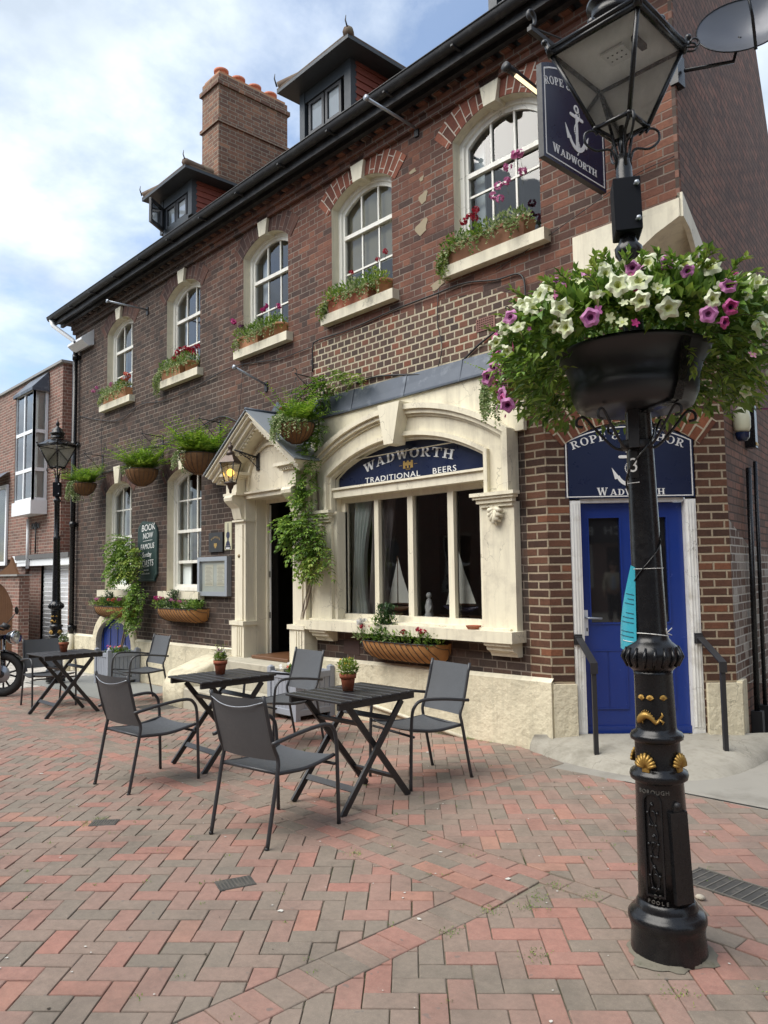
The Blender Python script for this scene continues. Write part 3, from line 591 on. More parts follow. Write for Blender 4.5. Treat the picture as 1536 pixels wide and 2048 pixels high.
# ---- roof
b = MB(); rows = 26
for r_ in range(rows):
    y0 = -.42 + r_ * .125; z0 = 6.80 + (y0 + .42) * .84; off = (r_ % 2) * .085
    b.add([(-11.6, y0, z0), (1.6, y0, z0), (1.6, y0 + .17, z0 + .125), (-11.6, y0 + .17, z0 + .125), (-11.6, y0, z0 - .025), (1.6, y0, z0 - .025)], [(0, 1, 2, 3), (0, 4, 5, 1)], TILE)
b.bx(-11.5, 1.5, 2.72, 2.9, 9.35, 9.5, TILE); b.build('roof', pub)
def dormer(x0, x1, zf, openwin=False):
    y0 = .30; b = MB(); zt = 8.16
    b.bx(x0, x0 + .11, y0, y0 + .10, zf, zt, DORM); b.bx(x1 - .13, x1, y0, y0 + .10, zf, zt, DORM); b.bx(x0 + .11, x1 - .13, y0 + .01, y0 + .09, zt - .16, zt, DORM); b.bx(x0 + .11, x1 - .13, y0 + .01, y0 + .09, zf - .1, zf + .05, DORM)
    b.bx(x0 + .02, x0 + .06, y0 + .10, 1.6, zf - .1, zt, DORM)
    d = b.build('dormer', pub)
    t = MB(); k = 0; z = zf - .05
    while z < zt - .02:
        t.add([(x1 + .006, y0 + .08, z), (x1 + .006, 1.9, z), (x1 - .014, 1.9, z + .115), (x1 - .014, y0 + .08, z + .115), (x1 - .02, y0 + .08, z), (x1 - .02, 1.9, z)], [(0, 1, 2, 3), (0, 4, 5, 1)], TILER); z += .098
    t.build('hung_tiles', d)
    for i in range(2):
        a = x0 + .16 + i * (x1 - x0 - .36) / 2; c_ = a + (x1 - x0 - .42) / 2; w = MB()
        w.slab(WALL, rect(a, c_, zf + .05, zt - .17), [rect(a + .045, c_ - .045, zf + .10, zt - .21)], -.36, -.33, GUN)
        w.add([WALL(a + .045, zf + .10, -.346), WALL(c_ - .045, zf + .10, -.346), WALL(c_ - .045, zt - .21, -.346), WALL(a + .045, zt - .21, -.346)], [(0, 1, 2, 3)], GLASS)
        w.box(WALL, a + .05, c_ - .05, zf + .06, zt - .2, -.366, -.36, WPANEL)  # plain white sheet set close behind each dormer pane
        if openwin and i == 0: pass
        w.build('casement', d)
    if openwin:
        w = MB(); F2 = Fr((x0 + .12, y0 - .01, 0), (.55, -.83, 0), (0, 0, 1), (.83, .55, 0)); w.slab(F2, rect(0, .42, zf + .02, zt - .15), [rect(.05, .37, zf + .09, zt - .2)], -.02, .02, GUN); w.slab(F2, rect(.05, .37, zf + .09, zt - .2), [], -.003, .003, GLASS); w.build('open_casement', d)
    r_ = MB(); e0, e1 = x0 - .17, x1 + .26; ye = 0.04
    r_.add([(e0, ye, zt), (e1, ye, zt), (e1, 2.0, zt), (e0, 2.0, zt), (e0, ye, zt + .05), (e1, ye, zt + .05), (e1, 2.0, zt + .05), (e0, 2.0, zt + .05)], [(3, 2, 1, 0), (0, 1, 5, 4), (1, 2, 6, 5), (3, 0, 4, 7)], DORM)
    xm = (x0 + x1) / 2; za = zt + .55; ya = ye + .75
    nr = 9
    for k in range(nr):
        t, t2 = k / nr, (k + 1.25) / nr
        def P(c_, tt):
            tt = min(tt, 1)
            return {'L': (e0 + (xm - e0) * tt, ye + (ya - ye) * tt, zt + .05 + (za - zt - .05) * tt), 'R': (e1 + (xm - e1) * tt, ye + (ya - ye) * tt, zt + .05 + (za - zt - .05) * tt)}[c_]
        z_ = .018 ; U = Vector((0, 0, z_))
        l0, r0, l1, r1 = [Vector(P(*q)) for q in (('L', t), ('R', t), ('L', t2), ('R', t2))]
        r_.add([l0 + U, r0 + U, r1, l1, l0 - U * .2, r0 - U * .2], [(0, 1, 2, 3), (0, 4, 5, 1)], TILE)
        b0, b1 = Vector((e1, 2.4, r0.z)), Vector((e1 + (xm - e1) * min(t2, 1), 2.4, r1.z)); b0.x = r0.x
        r_.add([r0 + U, b0 + U, b1, r1, r0 - U * .2, b0 - U * .2], [(0, 1, 2, 3), (0, 4, 5, 1)], TILE)
        b0, b1 = Vector((l0.x, 2.4, l0.z)), Vector((l1.x, 2.4, l1.z)); r_.add([l0 + U, b0 + U, b1, l1], [(3, 2, 1, 0)], TILE)
    r_.tube([(e1 - .02, ye + .02, zt + .09), (xm, ya, za + .02)], .07, TILE, 8); r_.tube([(e0 + .02, ye + .02, zt + .09), (xm, ya, za + .02)], .07, TILE, 8); r_.tube([(xm, ya, za + .03), (xm, 2.4, za + .03)], .075, TILE, 8)
    r_.ball((e1 - .02, ye + .03, zt + .10), .06, TILE, 10, 6)
    for ex in (e0, e1): r_.tube([(ex, ye, zt + .1), (ex, ye - .04, zt + .2), (ex + (.0), ye - .03, zt + .27)], [.012, .009, .004], IRON, 6)
    r_.build('dormer_roof', d)
dormer(-8.18, -7.06, 7.56, True); dormer(-4.08, -3.0, 7.47); dormer(-.76, .34, 7.47)
# ---- chimney
b = MB()
for (g_, z0, z1) in ((0, 7.6, 9.58), (.035, 9.58, 9.64), (0, 9.64, 10.28), (.04, 10.28, 10.36), (0, 10.36, 10.50)): b.bx(-7.96 - g_, -7.39 + g_, 1.0 - g_, 2.49 + g_, z0, z1, CHIMB)
b.bx(-7.93, -7.42, 1.03, 2.46, 10.5, 10.56, TERRAL); ch = b.build('chimney', pub, uvbox)
for k in range(4):
    p = MB(); y = 1.22 + k * .355; p.lathe([(.12, 0), (.11, .13), (.115, .14), (.135, .15), (.135, .19), (.10, .19), (.09, .05)], POTRED, (-7.67, y, 10.56), 16, cap=False); p.build('chimney_pot', ch)
# ---- downpipe at the left end
b = MB(); b.tube([(-11.42, -.40, 6.72), (-11.36, -.38, 6.58), (-10.99, -.12, 6.25), (-10.95, -.08, 6.12)], .042, PVC, 10); b.build('white_swan_neck', pub)
b = MB(); b.tube([(-10.95, -.08, 6.12), (-10.93, -.08, .50)], .048, BLACK, 12)
for z in (5.9, 4.17, 2.6, .62): b.tube([(-10.94, -.08, z - .05), (-10.94, -.08, z + .05)], .062, BLACK, 12); b.bx(-11.02, -10.86, -.05, 0, z - .03, z + .03, BLACK)
b.build('downpipe', pub)
b = MB(); b.tube([(-10.93, -.08, .5), (-10.92, -.09, .3), (-10.86, -.16, .14), (-10.86, -.18, -.2)], .065, CREAM, 12); b.build('painted_gully', pub)
# ================================================================ LETTERING
def _ring(cx, cy, rx, ry, tx, ty, a0, a1, n=18):
    o = [(cx + rx * cos(radians(a0 + (a1 - a0) * i / n)), cy + ry * sin(radians(a0 + (a1 - a0) * i / n))) for i in range(n + 1)]
    i_ = [(cx + (rx - tx) * cos(radians(a0 + (a1 - a0) * i / n)), cy + (ry - ty) * sin(radians(a0 + (a1 - a0) * i / n))) for i in range(n + 1)]
    return [[o[i], o[i+1], i_[i+1], i_[i]] for i in range(n)]
def _s(x0, y0, x1, y1, w): return [[(x0 - w/2, y0), (x0 + w/2, y0), (x1 + w/2, y1), (x1 - w/2, y1)]]
def _b(x0, y0, x1, y1): return [[(x0, y0), (x1, y0), (x1, y1), (x0, y1)]]
GLY = {
 'W': (1.38, [_s(.13, 1, .42, 0, .21), _s(.42, 0, .66, .95, .09), _s(.66, .95, .95, 0, .21), _s(.95, 0, 1.22, 1, .09), _b(-.03, .92, .34, 1), _b(.52, .92, .86, 1), _b(1.06, .92, 1.38, 1)]),
 'A': (1.10, [_s(.15, 0, .5, 1, .09), _s(.86, 0, .5, 1, .22), _b(.26, .27, .74, .35), _b(-.02, 0, .32, .08), _b(.66, 0, 1.08, .08)]),
 'D': (1.02, [_b(.13, 0, .34, 1), _ring(.38, .5, .56, .5, .21, .08, -90, 90), _b(.34, 0, .4, .08), _b(.34, .92, .4, 1), _b(0, 0, .13, .08), _b(0, .92, .13, 1)]),
 'O': (1.08, [_ring(.52, .5, .50, .52, .21, .08, 0, 360, 30)]),
 'R': (1.06, [_b(.13, 0, .34, 1), _ring(.42, .73, .42, .27, .20, .08, -90, 90), _b(.34, .46, .44, .54), _b(.34, .92, .44, 1), _s(.84, 0, .5, .48, .21), _b(0, 0, .46, .08), _b(0, .92, .13, 1), _b(.72, 0, 1.04, .08)]),
 'T': (1.00, [_b(.38, 0, .60, .92), _b(0, .91, .98, 1), _b(0, .70, .08, .91), _b(.90, .70, .98, .91), _b(.24, 0, .74, .08)]),
 'H': (1.14, [_b(.13, 0, .34, 1), _b(.76, 0, .97, 1), _b(.34, .46, .76, .54), _b(0, 0, .46, .08), _b(0, .92, .46, 1), _b(.64, 0, 1.1, .08), _b(.64, .92, 1.1, 1)]),
 'P': (.96, [_b(.13, 0, .34, 1), _ring(.42, .71, .46, .29, .21, .08, -90, 90), _b(.34, .42, .44, .50), _b(.34, .92, .44, 1), _b(0, 0, .48, .08), _b(0, .92, .13, 1)]),
 'E': (.96, [_b(.13, 0, .34, 1), _b(.34, .92, .88, 1), _b(.34, .46, .62, .54), _b(.34, 0, .9, .08), _b(.81, .70, .88, .92), _b(.83, .08, .9, .32), _b(.58, .35, .65, .65), _b(0, 0, .13, .08), _b(0, .92, .13, 1)]),
 'N': (1.14, [_b(.15, 0, .24, 1), _b(.86, 0, .95, 1), _s(.86, .0, .22, 1, .24), _b(0, 0, .40, .08), _b(-.02, .92, .2, 1), _b(.70, .92, 1.10, 1)]),
 'C': (1.0, [_ring(.54, .5, .50, .52, .21, .08, 48, 312, 24), _b(.84, .68, .92, 1.0), _b(.84, 0, .92, .28)]),
 '&': (1.05, [_ring(.42, .77, .25, .25, .12, .07, 0, 360, 18), _ring(.38, .27, .38, .29, .17, .08, 95, 380, 20), _s(.92, 0, .32, .72, .18), _b(.72, .5, 1.0, .58)]),
 ' ': (.45, [])}
def serif(b, fr, txt, m, size, path, th=.003, track=.06, sx=1):
    """path(s) -> (x, y, angle) at arc-length s measured from the middle of the text"""
    total = (sum(GLY[c][0] + track for c in txt) * size - track * size) * sx; s = -total / 2; k = 0
    for c in txt:
        adv, pcs = GLY[c]; x, y, a = path(s + adv * size * sx / 2); ca, sa = cos(a), sin(a)
        for pc in pcs:
            for q in (pc if isinstance(pc[0][0], (tuple, list)) else [pc]):
                P = [((px - adv / 2) * size * sx, py * size) for px, py in q]; P = [(x + u * ca - v * sa, y + u * sa + v * ca) for u, v in P]; h = th + .0001 * (k % 12); k += 1; n = len(P)
                b.add([fr(u, v, h) for u, v in P] + [fr(u, v, 0) for u, v in P], [tuple(range(n))] + [(i, n+i, n+(i+1) % n, (i+1) % n) for i in range(n)], m)
        s += (adv + track) * size * sx
def arcpath(cx, cy, r): return lambda s: (cx + r * sin(s / r), cy + r * cos(s / r), -s / r)
def linepath(cx, cy): return lambda s: (cx + s, cy, 0)
def anchor(b, fr, cx, cy, h, m, mirror=1):
    """white anchor with a rope round it; h = total height"""
    q = lambda x, y: (cx + mirror * x * h, cy + y * h); th = .003
    def pl(P, k=0):
        P = [q(*p) for p in P]; n = len(P)
        if mirror < 0: P = P[::-1]
        b.slab(fr, P, [], 0, th + k * .0004, m)
    pl([(-.045, -.42), (.045, -.42), (.035, .30), (-.035, .30)])                                  # shank
    pl([(-.20, .22), (-.185, .27), (.19, .27), (.205, .22), (.19, .20), (-.19, .20)], 1)           # stock
    for sx_ in (-1, 1): pl([(sx_ * .20 + .035 * cos(t), .235 + .035 * sin(t)) for t in [2*pi*i/10 for i in range(10)]], 2)
    o_ = [q(.085 * cos(t), .40 + .085 * sin(t)) for t in [2*pi*i/16 for i in range(16)]]; i_ = [q(.045 * cos(t), .40 + .045 * sin(t)) for t in [2*pi*i/16 for i in range(16)]]
    b.slab(fr, o_, [i_], 0, th + .001, m)
    aa = [radians(a) for a in range(200, 341, 10)]
    pl([(.30 * cos(a), -.16 + .30 * sin(a)) for a in aa] + [(.24 * cos(a), -.12 + .25 * sin(a)) for a in reversed(aa)], 3)   # arms
    for sx_ in (-1, 1):
        P = [(sx_ * .40, -.02), (sx_ * .33, -.30), (sx_ * .20, -.26), (sx_ * .26, -.20)]
        pl(P if sx_ > 0 else P[::-1], 4)
    for k in range(26):       # twisted rope
        t = k / 25; x = .10 * sin(t * 9 + .4) * (1 - .3 * t); y = .40 - t * .92
        b.box(Fr(fr(*q(x, y)), fr.u, fr.v, fr.w), -.011 * h, .011 * h, -.013 * h, .013 * h, 0, th + .0025, m)

# ================================================================ SHOP WINDOW (part of the pub)
def arch_ring(b, k_out, k_in, c0, c1, m, z0=2.32):
    """moulded ring following the window head; k = inset from the outer line"""
    def line(k, n=22):
        hw = 1.535 - k; zs = 2.92 - k * .55; top = 3.38 - k; r_ = (top - zs); r = (hw * hw + r_ * r_) / (2 * r_); a = math.degrees(math.asin(hw / r)); cz = top - r
        return [(-1.84 + hw, z0)] + [(-1.84 + x, z) for x, z in arc(0, cz, r, 90 - a, 90 + a, n)] + [(-1.84 - hw, z0)]
    b.slab(WALL, line(k_out) + line(k_in)[::-1], [], c0, c1, m)
b = MB(); b.slab(WALL, [(-3.42, 2.9), (-.20, 2.9), (-.18, 3.55), (-3.42, 3.50)], [[(-3.375, 2.9 + .001)] + [(-1.84 + x, z) for x, z in reversed(arc(0, .72, 2.655, 54.8, 125.2, 20))] + [(-.305, 2.9 + .001)]], .002, .05, CREAM)
b.build('window_render', pub)
b = MB()
arch_ring(b, 0, .055, .002, .17, CREAM); arch_ring(b, .0555, .10, .002, .135, CREAM); arch_ring(b, .1005, .125, .002, .10, CREAM); arch_ring(b, .1255, .285, .002, .075, CREAM); arch_ring(b, .2855, .33, .002, .12, CREAM); arch_ring(b, .3305, .365, -.10, .07, CREAM)
b.build('arch_moulding', pub)
b = MB(); b.slab(WALL, [(-1.905, 2.96), (-1.765, 2.96), (-1.66, 3.40), (-2.0, 3.40)], [], .05, .235, CREAM); b.build('arch_keystone', pub)
for x0, x1 in ((-3.375, -2.99), (-.69, -.305)):
    b = MB(); b.box(WALL, x0, x1, 1.04, 2.24, .002, .09, CREAM); b.box(WALL, x0 + (.30 if x0 < -2 else -.06), x1 + (.06 if x0 < -2 else -.30), 1.04, 2.32, -.11, .05, JOIN); b.build('window_pilaster', pub)
    b = MB()
    for z0, z1, e in ((2.20, 2.235, .02), (2.236, 2.275, .045), (2.276, 2.30, .07), (2.301, 2.335, .09)): b.box(WALL, x0 + .02 - e, x1 - .02 + e, z0, z1, .0905 if e > .03 else .0905, .10 + e, CREAM)
    b.build('pilaster_capital', pub)
    b = MB(); cxm = (x0 + x1) / 2      # carved shell leaf under the capital
    for i in range(7):
        a = radians(-90 + (i - 3) * 24); l = .15 - .018 * abs(i - 3); p0 = WALL(cxm, 2.19, .11); p1 = WALL(cxm + cos(a) * l * .6, 2.19 + sin(a) * l, .155); p2 = WALL(cxm + cos(a) * l * .95, 2.19 + sin(a) * l * 1.05, .115)
        b.tube([p0, p1, p2], [.022, .026, .012], CREAM, 7)
    b.ball(WALL(cxm, 2.175, .11), .035, CREAM, 10, 6); b.build('carved_shell', pub)
b = MB(); b.box(WALL, -3.51, -.27, .935, 1.04, -.1, .215, CREAM); b.box(WALL, -3.42, -.36, 1.0405, 1.06, -.1, .12, JOIN); b.build('window_sill', pub)
for xc in (-3.15, -.47):
    b = MB(); b.slab(Fr((xc - .155, 0, 0), (0, -1, 0), (0, 0, 1), (1, 0, 0)), [(.002, .934), (.19, .934), (.185, .905), (.15, .895), (.14, .86), (.09, .835), (.07, .80), (.002, .80)], [], 0, .31, CREAM); b.build('sill_bracket', pub)
b = MB(); b.add([(-3.42, -.085, 3.48), (-.15, -.085, 3.525), (-.15, -.03, 3.72), (-3.42, -.03, 3.73), (-3.42, -.085, 3.46), (-.15, -.085, 3.505), (-3.42, 0, 3.46), (-.15, 0, 3.5)], [(0, 1, 2, 3), (4, 5, 1, 0), (4, 6, 7, 5), (6, 4, 0, 3), (7, 2, 1, 5)], LEAD)
for x in (-2.62, -1.75, -.95): b.add([(x, -.085, 3.49), (x + .012, -.085, 3.49), (x + .012, -.026, 3.725), (x, -.026, 3.725), (x, -.093, 3.49), (x + .012, -.093, 3.49), (x + .012, -.035, 3.73), (x, -.035, 3.73)], [(4, 5, 6, 7), (0, 4, 7, 3), (1, 2, 6, 5)], LEAD)
b.build('lead_flashing', pub)
b = MB(); FD = -.10
b.box(WALL, -3.0, -.66, 2.48, 2.57, FD - .05, .045, JOIN); b.box(WALL, -3.0, -.66, 2.571, 2.595, FD - .05, .075, JOIN); b.box(WALL, -3.0, -.66, 2.42, 2.4795, FD - .05, FD + .02, JOIN)
b.box(WALL, -3.0, -.66, 1.04, 1.12, FD - .06, FD + .045, JOIN)
for x0, x1 in ((-3.0, -2.93), (-2.42, -2.35), (-1.88, -1.80), (-1.29, -1.21), (-.73, -.66)): b.box(WALL, x0, x1, 1.12, 2.42, FD - .05, FD + .02, JOIN)
sw = b.build('shop_window', pub)
b = MB(); b.add([WALL(-2.95, 1.11, FD - .03), WALL(-.71, 1.11, FD - .03), WALL(-.71, 2.43, FD - .03), WALL(-2.95, 2.43, FD - .03)], [(0, 1, 2, 3)], GLASSD); b.build('pane', sw)
b = MB(); b.box(WALL, -3.6, -.1, 1.06, 1.09, -.95, FD - .06, WOODB); b.box(WALL, -3.6, -.1, .5, 3.0, -2.6, -2.58, ROOM); b.box(WALL, -3.6, -3.58, .5, 3, -2.58, -.33, ROOM); b.box(WALL, -.12, -.1, .5, 3, -2.58, -.33, ROOM); b.box(WALL, -3.6, -.1, 2.98, 3, -2.58, -.33, DARK); b.build('room', sw)
b = MB(); vs = []; nx, nz = 60, 10       # gathered curtain, swept to the left at the bottom
for sh, (xa, xb, m_, dz) in enumerate(((-2.96, -2.62, CURT, 0), (-2.72, -2.30, CURTD, .05))):
    vs = []
    for j in range(nz + 1):
        t = j / nz; z = 2.5 - 1.42 * t
        for i in range(nx + 1):
            s = i / nx; tw = 1 - .38 * sin(t * 3.0) if sh == 0 else 1 - .25 * t
            x = xa + (xb - xa) * s * tw + (.05 * (1 - t)); vs.append((x, .22 + dz + .035 * sin(s * 28 + t * 2) + .012 * sin(s * 61), z))
    b.add(vs, [(j*(nx+1)+i, j*(nx+1)+i+1, (j+1)*(nx+1)+i+1, (j+1)*(nx+1)+i) for j in range(nz) for i in range(nx)], m_, True)
b.build('curtain', sw)
# brewery sign in the window head
b = MB(); b.slab(WALL, [(-2.98, 2.597), (-.68, 2.597), (-.68, 2.74)] + [(-1.83 + x, z) for x, z in arc(0, .87, 2.18, 58.6, 121.4, 22)] + [(-2.98, 2.74)], [], -.06, -.035, NAVY)
sg = tag(b.build('window_sign'), 'arched navy sign reading Wadworth Traditional Beers above the shop window', 'sign')
F_ = Fr((0, .035, 0), (1, 0, 0), (0, 0, 1), (0, -1, 0)); b = MB(); serif(b, F_, 'WADWORTH', SILV, .100, arcpath(-1.83, 2.832 - 2.45, 2.45), .008, track=.14, sx=1.36); b.build('lettering', sg)
b = MB(); b.text(F_, 'TRADITIONAL', .088, LETTER, -2.07, 2.645, .003, sx=1.42, spacing=1.12); b.text(F_, 'BEERS', .088, LETTER, -1.28, 2.645, .003, sx=1.35, spacing=1.12); b.build('lower_lettering', sg)
b = MB(); b.slab(F_, rect(-1.885, -1.735, 2.72, 2.785), [[(-1.85, 2.721), (-1.825, 2.721), (-1.825, 2.75), (-1.85, 2.75)], [(-1.80, 2.721), (-1.775, 2.721), (-1.775, 2.75), (-1.80, 2.75)]], 0, .004, GOLD)
for x in (-1.885, -1.827, -1.765): b.box(F_, x, x + .03, 2.786, 2.802, 0, .004, GOLD)
b.box(F_, -1.95, -1.90, 2.755, 2.759, 0, .003, GOLD); b.box(F_, -1.72, -1.67, 2.755, 2.759, 0, .003, GOLD); b.text(F_, 'DEVIZES', .02, GOLD, -1.81, 2.708); b.build('castle_emblem', sg)
# soap-dish of terracotta on the sill
b = MB(); b.lathe([(.055, 0), (.075, .03), (.078, .035), (.068, .033), (.05, .01), (0, .01)], TERRA, (0, 0, 0), 18); o = tag(b.build('saucer'), 'small terracotta saucer left on the right end of the window sill', 'saucer'); o.location = (-.80, -.12, 1.041)
# ---- model boats in the window
def boat(x, y, s, hull, label):
    t = thing('model_boat', label, 'model boat', (x, y, 1.09), 'model sailing boats in the shop window'); F = Fr((x, y, 1.09), (1, 0, 0), (0, 0, 1), (0, -1, 0))
    b = MB(); n = 12; vs = []
    for i in range(n + 1):
        t_ = i / n; xx = (-.27 + .54 * t_) * s; w = .055 * s * sin(pi * min(1, t_ * .92 + .08)) ** .7; zt = .15 + .02 * (2 * t_ - 1) ** 2
        for k in range(7): a = pi * k / 6; vs.append((x + xx, y + w * cos(a), 1.09 + (zt - .075 * sin(a) * sin(pi * (.1 + .8 * t_))) * s + .0))
    b.add(vs, [(7*i+k, 7*i+7+k, 7*i+8+k, 7*i+k+1) for i in range(n) for k in range(6)] + [(7*i, 7*i+6, 7*i+13, 7*i+7) for i in range(n)], hull, True); b.build('hull', t)
    b = MB(); b.box(F, -.12 * s, .10 * s, .0, .055 * s, -.03, .03, WOODB); b.build('stand', t)
    b = MB(); b.tube([(x - .03 * s, y, 1.09 + .14 * s), (x - .03 * s, y, 1.09 + .86 * s)], .006, WOODB, 8); b.tube([(x - .03 * s, y, 1.09 + .19 * s), (x + .24 * s, y, 1.09 + .18 * s)], .005, WOODB, 6); b.build('mast', t)
    b = MB(); b.slab(F, [(-.02 * s, .20 * s), (.24 * s, .20 * s), (.06 * s, .60 * s), (-.02 * s, .84 * s)], [], -.002, .001, SAIL); b.build('main_sail', t)
    b = MB(); b.slab(F, [(-.24 * s, .18 * s), (-.045 * s, .20 * s), (-.035 * s, .80 * s)], [], -.002, .001, SAIL); b.build('jib_sail', t)
boat(-2.22, .27, .80, WOODB, 'model sailing boat with a dark varnished hull and smaller white sails in the window')
boat(-1.30, .27, .86, mat('dark_blue_red_hull', (.03, .03, .07), .3), 'model sailing boat with a blue hull and tall white sails beside the right mullion')
t = thing('white_figurine', 'small white seated figurine between the two model boats in the window', 'figurine', (-1.74, .25, 1.09)); b = MB()
b.lathe([(.05, 0), (.055, .03), (.04, .07), (.045, .13), (.03, .2), (.012, .22)], PVC, (-1.74, .25, 1.09), 14); b.ball((-1.74, .25, 1.34), .033, PVC, 12, 8); b.tube([(-1.74, .25, 1.27), (-1.70, .24, 1.22), (-1.71, .22, 1.16)], .012, PVC, 8); b.tube([(-1.74, .25, 1.27), (-1.78, .24, 1.22), (-1.75, .22, 1.17)], .012, PVC, 8); b.build('body', t)
t = thing('book_stack', 'small stack of pale books at the right end of the window display', 'books', (-.95, .4, 1.09)); 
for i in range(4): b = MB(); b.bx(-1.05 + .01 * i, -.84 - .008 * i, .32, .48, 1.09 + i * .028, 1.09 + i * .028 + .025, [PAPER, NAVY, PVC, TERRAL][i]); b.build('book', t)

# ================================================================ ENTRANCE DOORCASE (part of the pub)
DX0, DX1 = -4.98, -3.40
dc = MB()
for x0, x1 in ((-4.98, -4.72), (-3.66, -3.40)):
    dc.box(WALL, x0, x1, .60, 2.30, .002, .16, JOIN); dc.box(WALL, x0 + .05, x1 - .05, .98, 2.26, .161, .178, JOIN); dc.box(WALL, x0 - .02, x1 + .02, .50, .92, .002, .20, JOIN); dc.box(WALL, x0 - .04, x1 + .04, .921, .975, .002, .225, JOIN)
    for k in range(3): dc.box(WALL, x1 - .03 + k * .0 - k * .05, x1 - .06 - k * .05, .52, .90, .2005, .212, JOIN)
    dc.box(WALL, x0 - .015, x1 + .015, 2.301, 2.325, .002, .20, JOIN); dc.box(WALL, x0, x1, 2.326, 2.64, .002, .16, JOIN)
    dc.slab(Fr((x0 + .03, 0, 0), (0, -1, 0), (0, 0, 1), (1, 0, 0)), [(.16, 2.33), (.20, 2.335), (.22, 2.40), (.24, 2.48), (.30, 2.53), (.35, 2.575), (.36, 2.615), (.34, 2.645), (.16, 2.645)], [], 0, x1 - x0 - .06, JOIN)
    for z0, z1, e in ((2.646, 2.68, .03), (2.681, 2.86, 0.), (2.861, 2.885, .02), (2.886, 2.91, .05), (2.911, 2.95, .09)): dc.box(WALL, x0 - e, x1 + e, z0, z1, .002, .30 + e, JOIN)
    for k in range(7): dc.box(WALL, x0 - .03 + k * .045, x0 - .01 + k * .045, 2.862, 2.884, .33, .345, JOIN)
dc.box(WALL, -4.72, -3.66, 2.60, 2.66, -.35, .16, JOIN); dc.box(WALL, -4.71, -3.67, 2.661, 2.685, -.0, .20, JOIN)
dc.build('door_surround', pub)
dc = MB()       # open pediment hood with an arched panel
dc.slab(WALL, [(-5.0, 2.952), (-3.38, 2.952), (-4.19, 3.56)], [], .002, .13, JOIN)
dc.slab(WALL, rect(-4.70, -3.68, 2.686, 2.951), [], .002, .13, JOIN)
ar = [(-4.19 + .52 * cos(radians(a)), 2.70 + .60 * sin(radians(a))) for a in range(0, 181, 10)]; ar2 = [(-4.19 + .485 * cos(radians(a)), 2.70 + .565 * sin(radians(a))) for a in range(0, 181, 10)]
dc.slab(WALL, ar + ar2[::-1], [], .131, .165, JOIN); dc.build('tympanum', pub)
dc = MB()
for sg_ in (-1, 1):
    ax, az, bx2, bz2 = -4.19, 3.66, -4.19 + sg_ * 1.02, 2.93
    d = Vector((bx2 - ax, 0, bz2 - az)).normalized(); nn = Vector((-d.z, 0, d.x)) * (1 if sg_ > 0 else -1)
    if nn.z < 0: nn = -nn
    ln = sqrt((bx2 - ax) ** 2 + (bz2 - az) ** 2); F = Fr((ax, 0, az), d, nn, (0, -1, 0))
    for (n0, n1, c_) in ((-.14, -.105, .36), (-.104, -.05, .41), (-.049, -.015, .46), (-.014, .0, .49)): dc.box(F, (-n0 * .7 if sg_ > 0 else -n0 * .7), ln, n0, n1, .002, c_, JOIN)
    for k in range(16): dc.box(F, .12 + k * .07, .15 + k * .07, -.165, -.141, .31, .345, JOIN)
hd = dc.build('hood_cornice', pub)
dc = MB()
for sg_ in (-1, 1):
    x1 = -4.19 + sg_ * 1.05; P = [(-4.19, -.51, 3.678), (x1, -.51, 2.935), (x1, .0, 2.935), (-4.19, .0, 3.678)]
    dc.add(P + [(x, y, z + .014) for x, y, z in P], [(0, 1, 2, 3), (4, 7, 6, 5), (0, 4, 5, 1), (1, 5, 6, 2)], LEADL)
dc.tube([(-4.19, -.51, 3.695), (-4.19, 0, 3.695)], .02, LEAD, 8)
for sg_ in (-1, 1): dc.add([(-4.19, -.012, 3.69), (-4.19 + sg_ * .85, -.012, 3.08), (-4.19 + sg_ * .85, -.012, 3.20), (-4.19, -.012, 3.86)], [(0, 1, 2, 3)], LEAD)
dc.build('hood_leadwork', pub)
dc = MB(); dc.box(WALL, -4.719, -4.70, .5, 2.60, -.16, .0, JOIN); dc.box(WALL, -3.68, -3.661, .5, 2.60, -.16, .0, JOIN)
dc.box(WALL, -4.70, -4.67, .5, 2.60, -.19, -.155, JOIN); dc.box(WALL, -3.71, -3.68, .5, 2.60, -.19, -.155, JOIN); dc.box(WALL, -4.67, -3.71, 2.55, 2.60, -.19, -.155, JOIN); dc.box(WALL, -4.72, -4.705, .5, 2.6, -.36, -.165, DARK); dc.build('door_frame', pub)
dc = MB(); dc.bx(-4.669, -4.655, .192, .21, .53, 2.53, WHITE)
for z in (1.0, 1.55, 2.2): dc.bx(-4.672, -4.65, .185, .191, z, z + .08, IRON)
dc.build('door_edge', pub)
dc = MB(); dc.bx(-5.6, -3.2, 2.4, 2.42, .3, 3.0, DARK); dc.bx(-5.6, -5.58, .33, 2.4, .3, 3, DARK); dc.bx(-3.65, -3.63, .41, 2.4, .3, 3, DARK); dc.bx(-5.6, -3.2, .33, 2.4, 2.98, 3, DARK); dc.bx(-5.6, -3.6, .33, 2.4, .46, .5, DARK); dc.build('hall', pub)
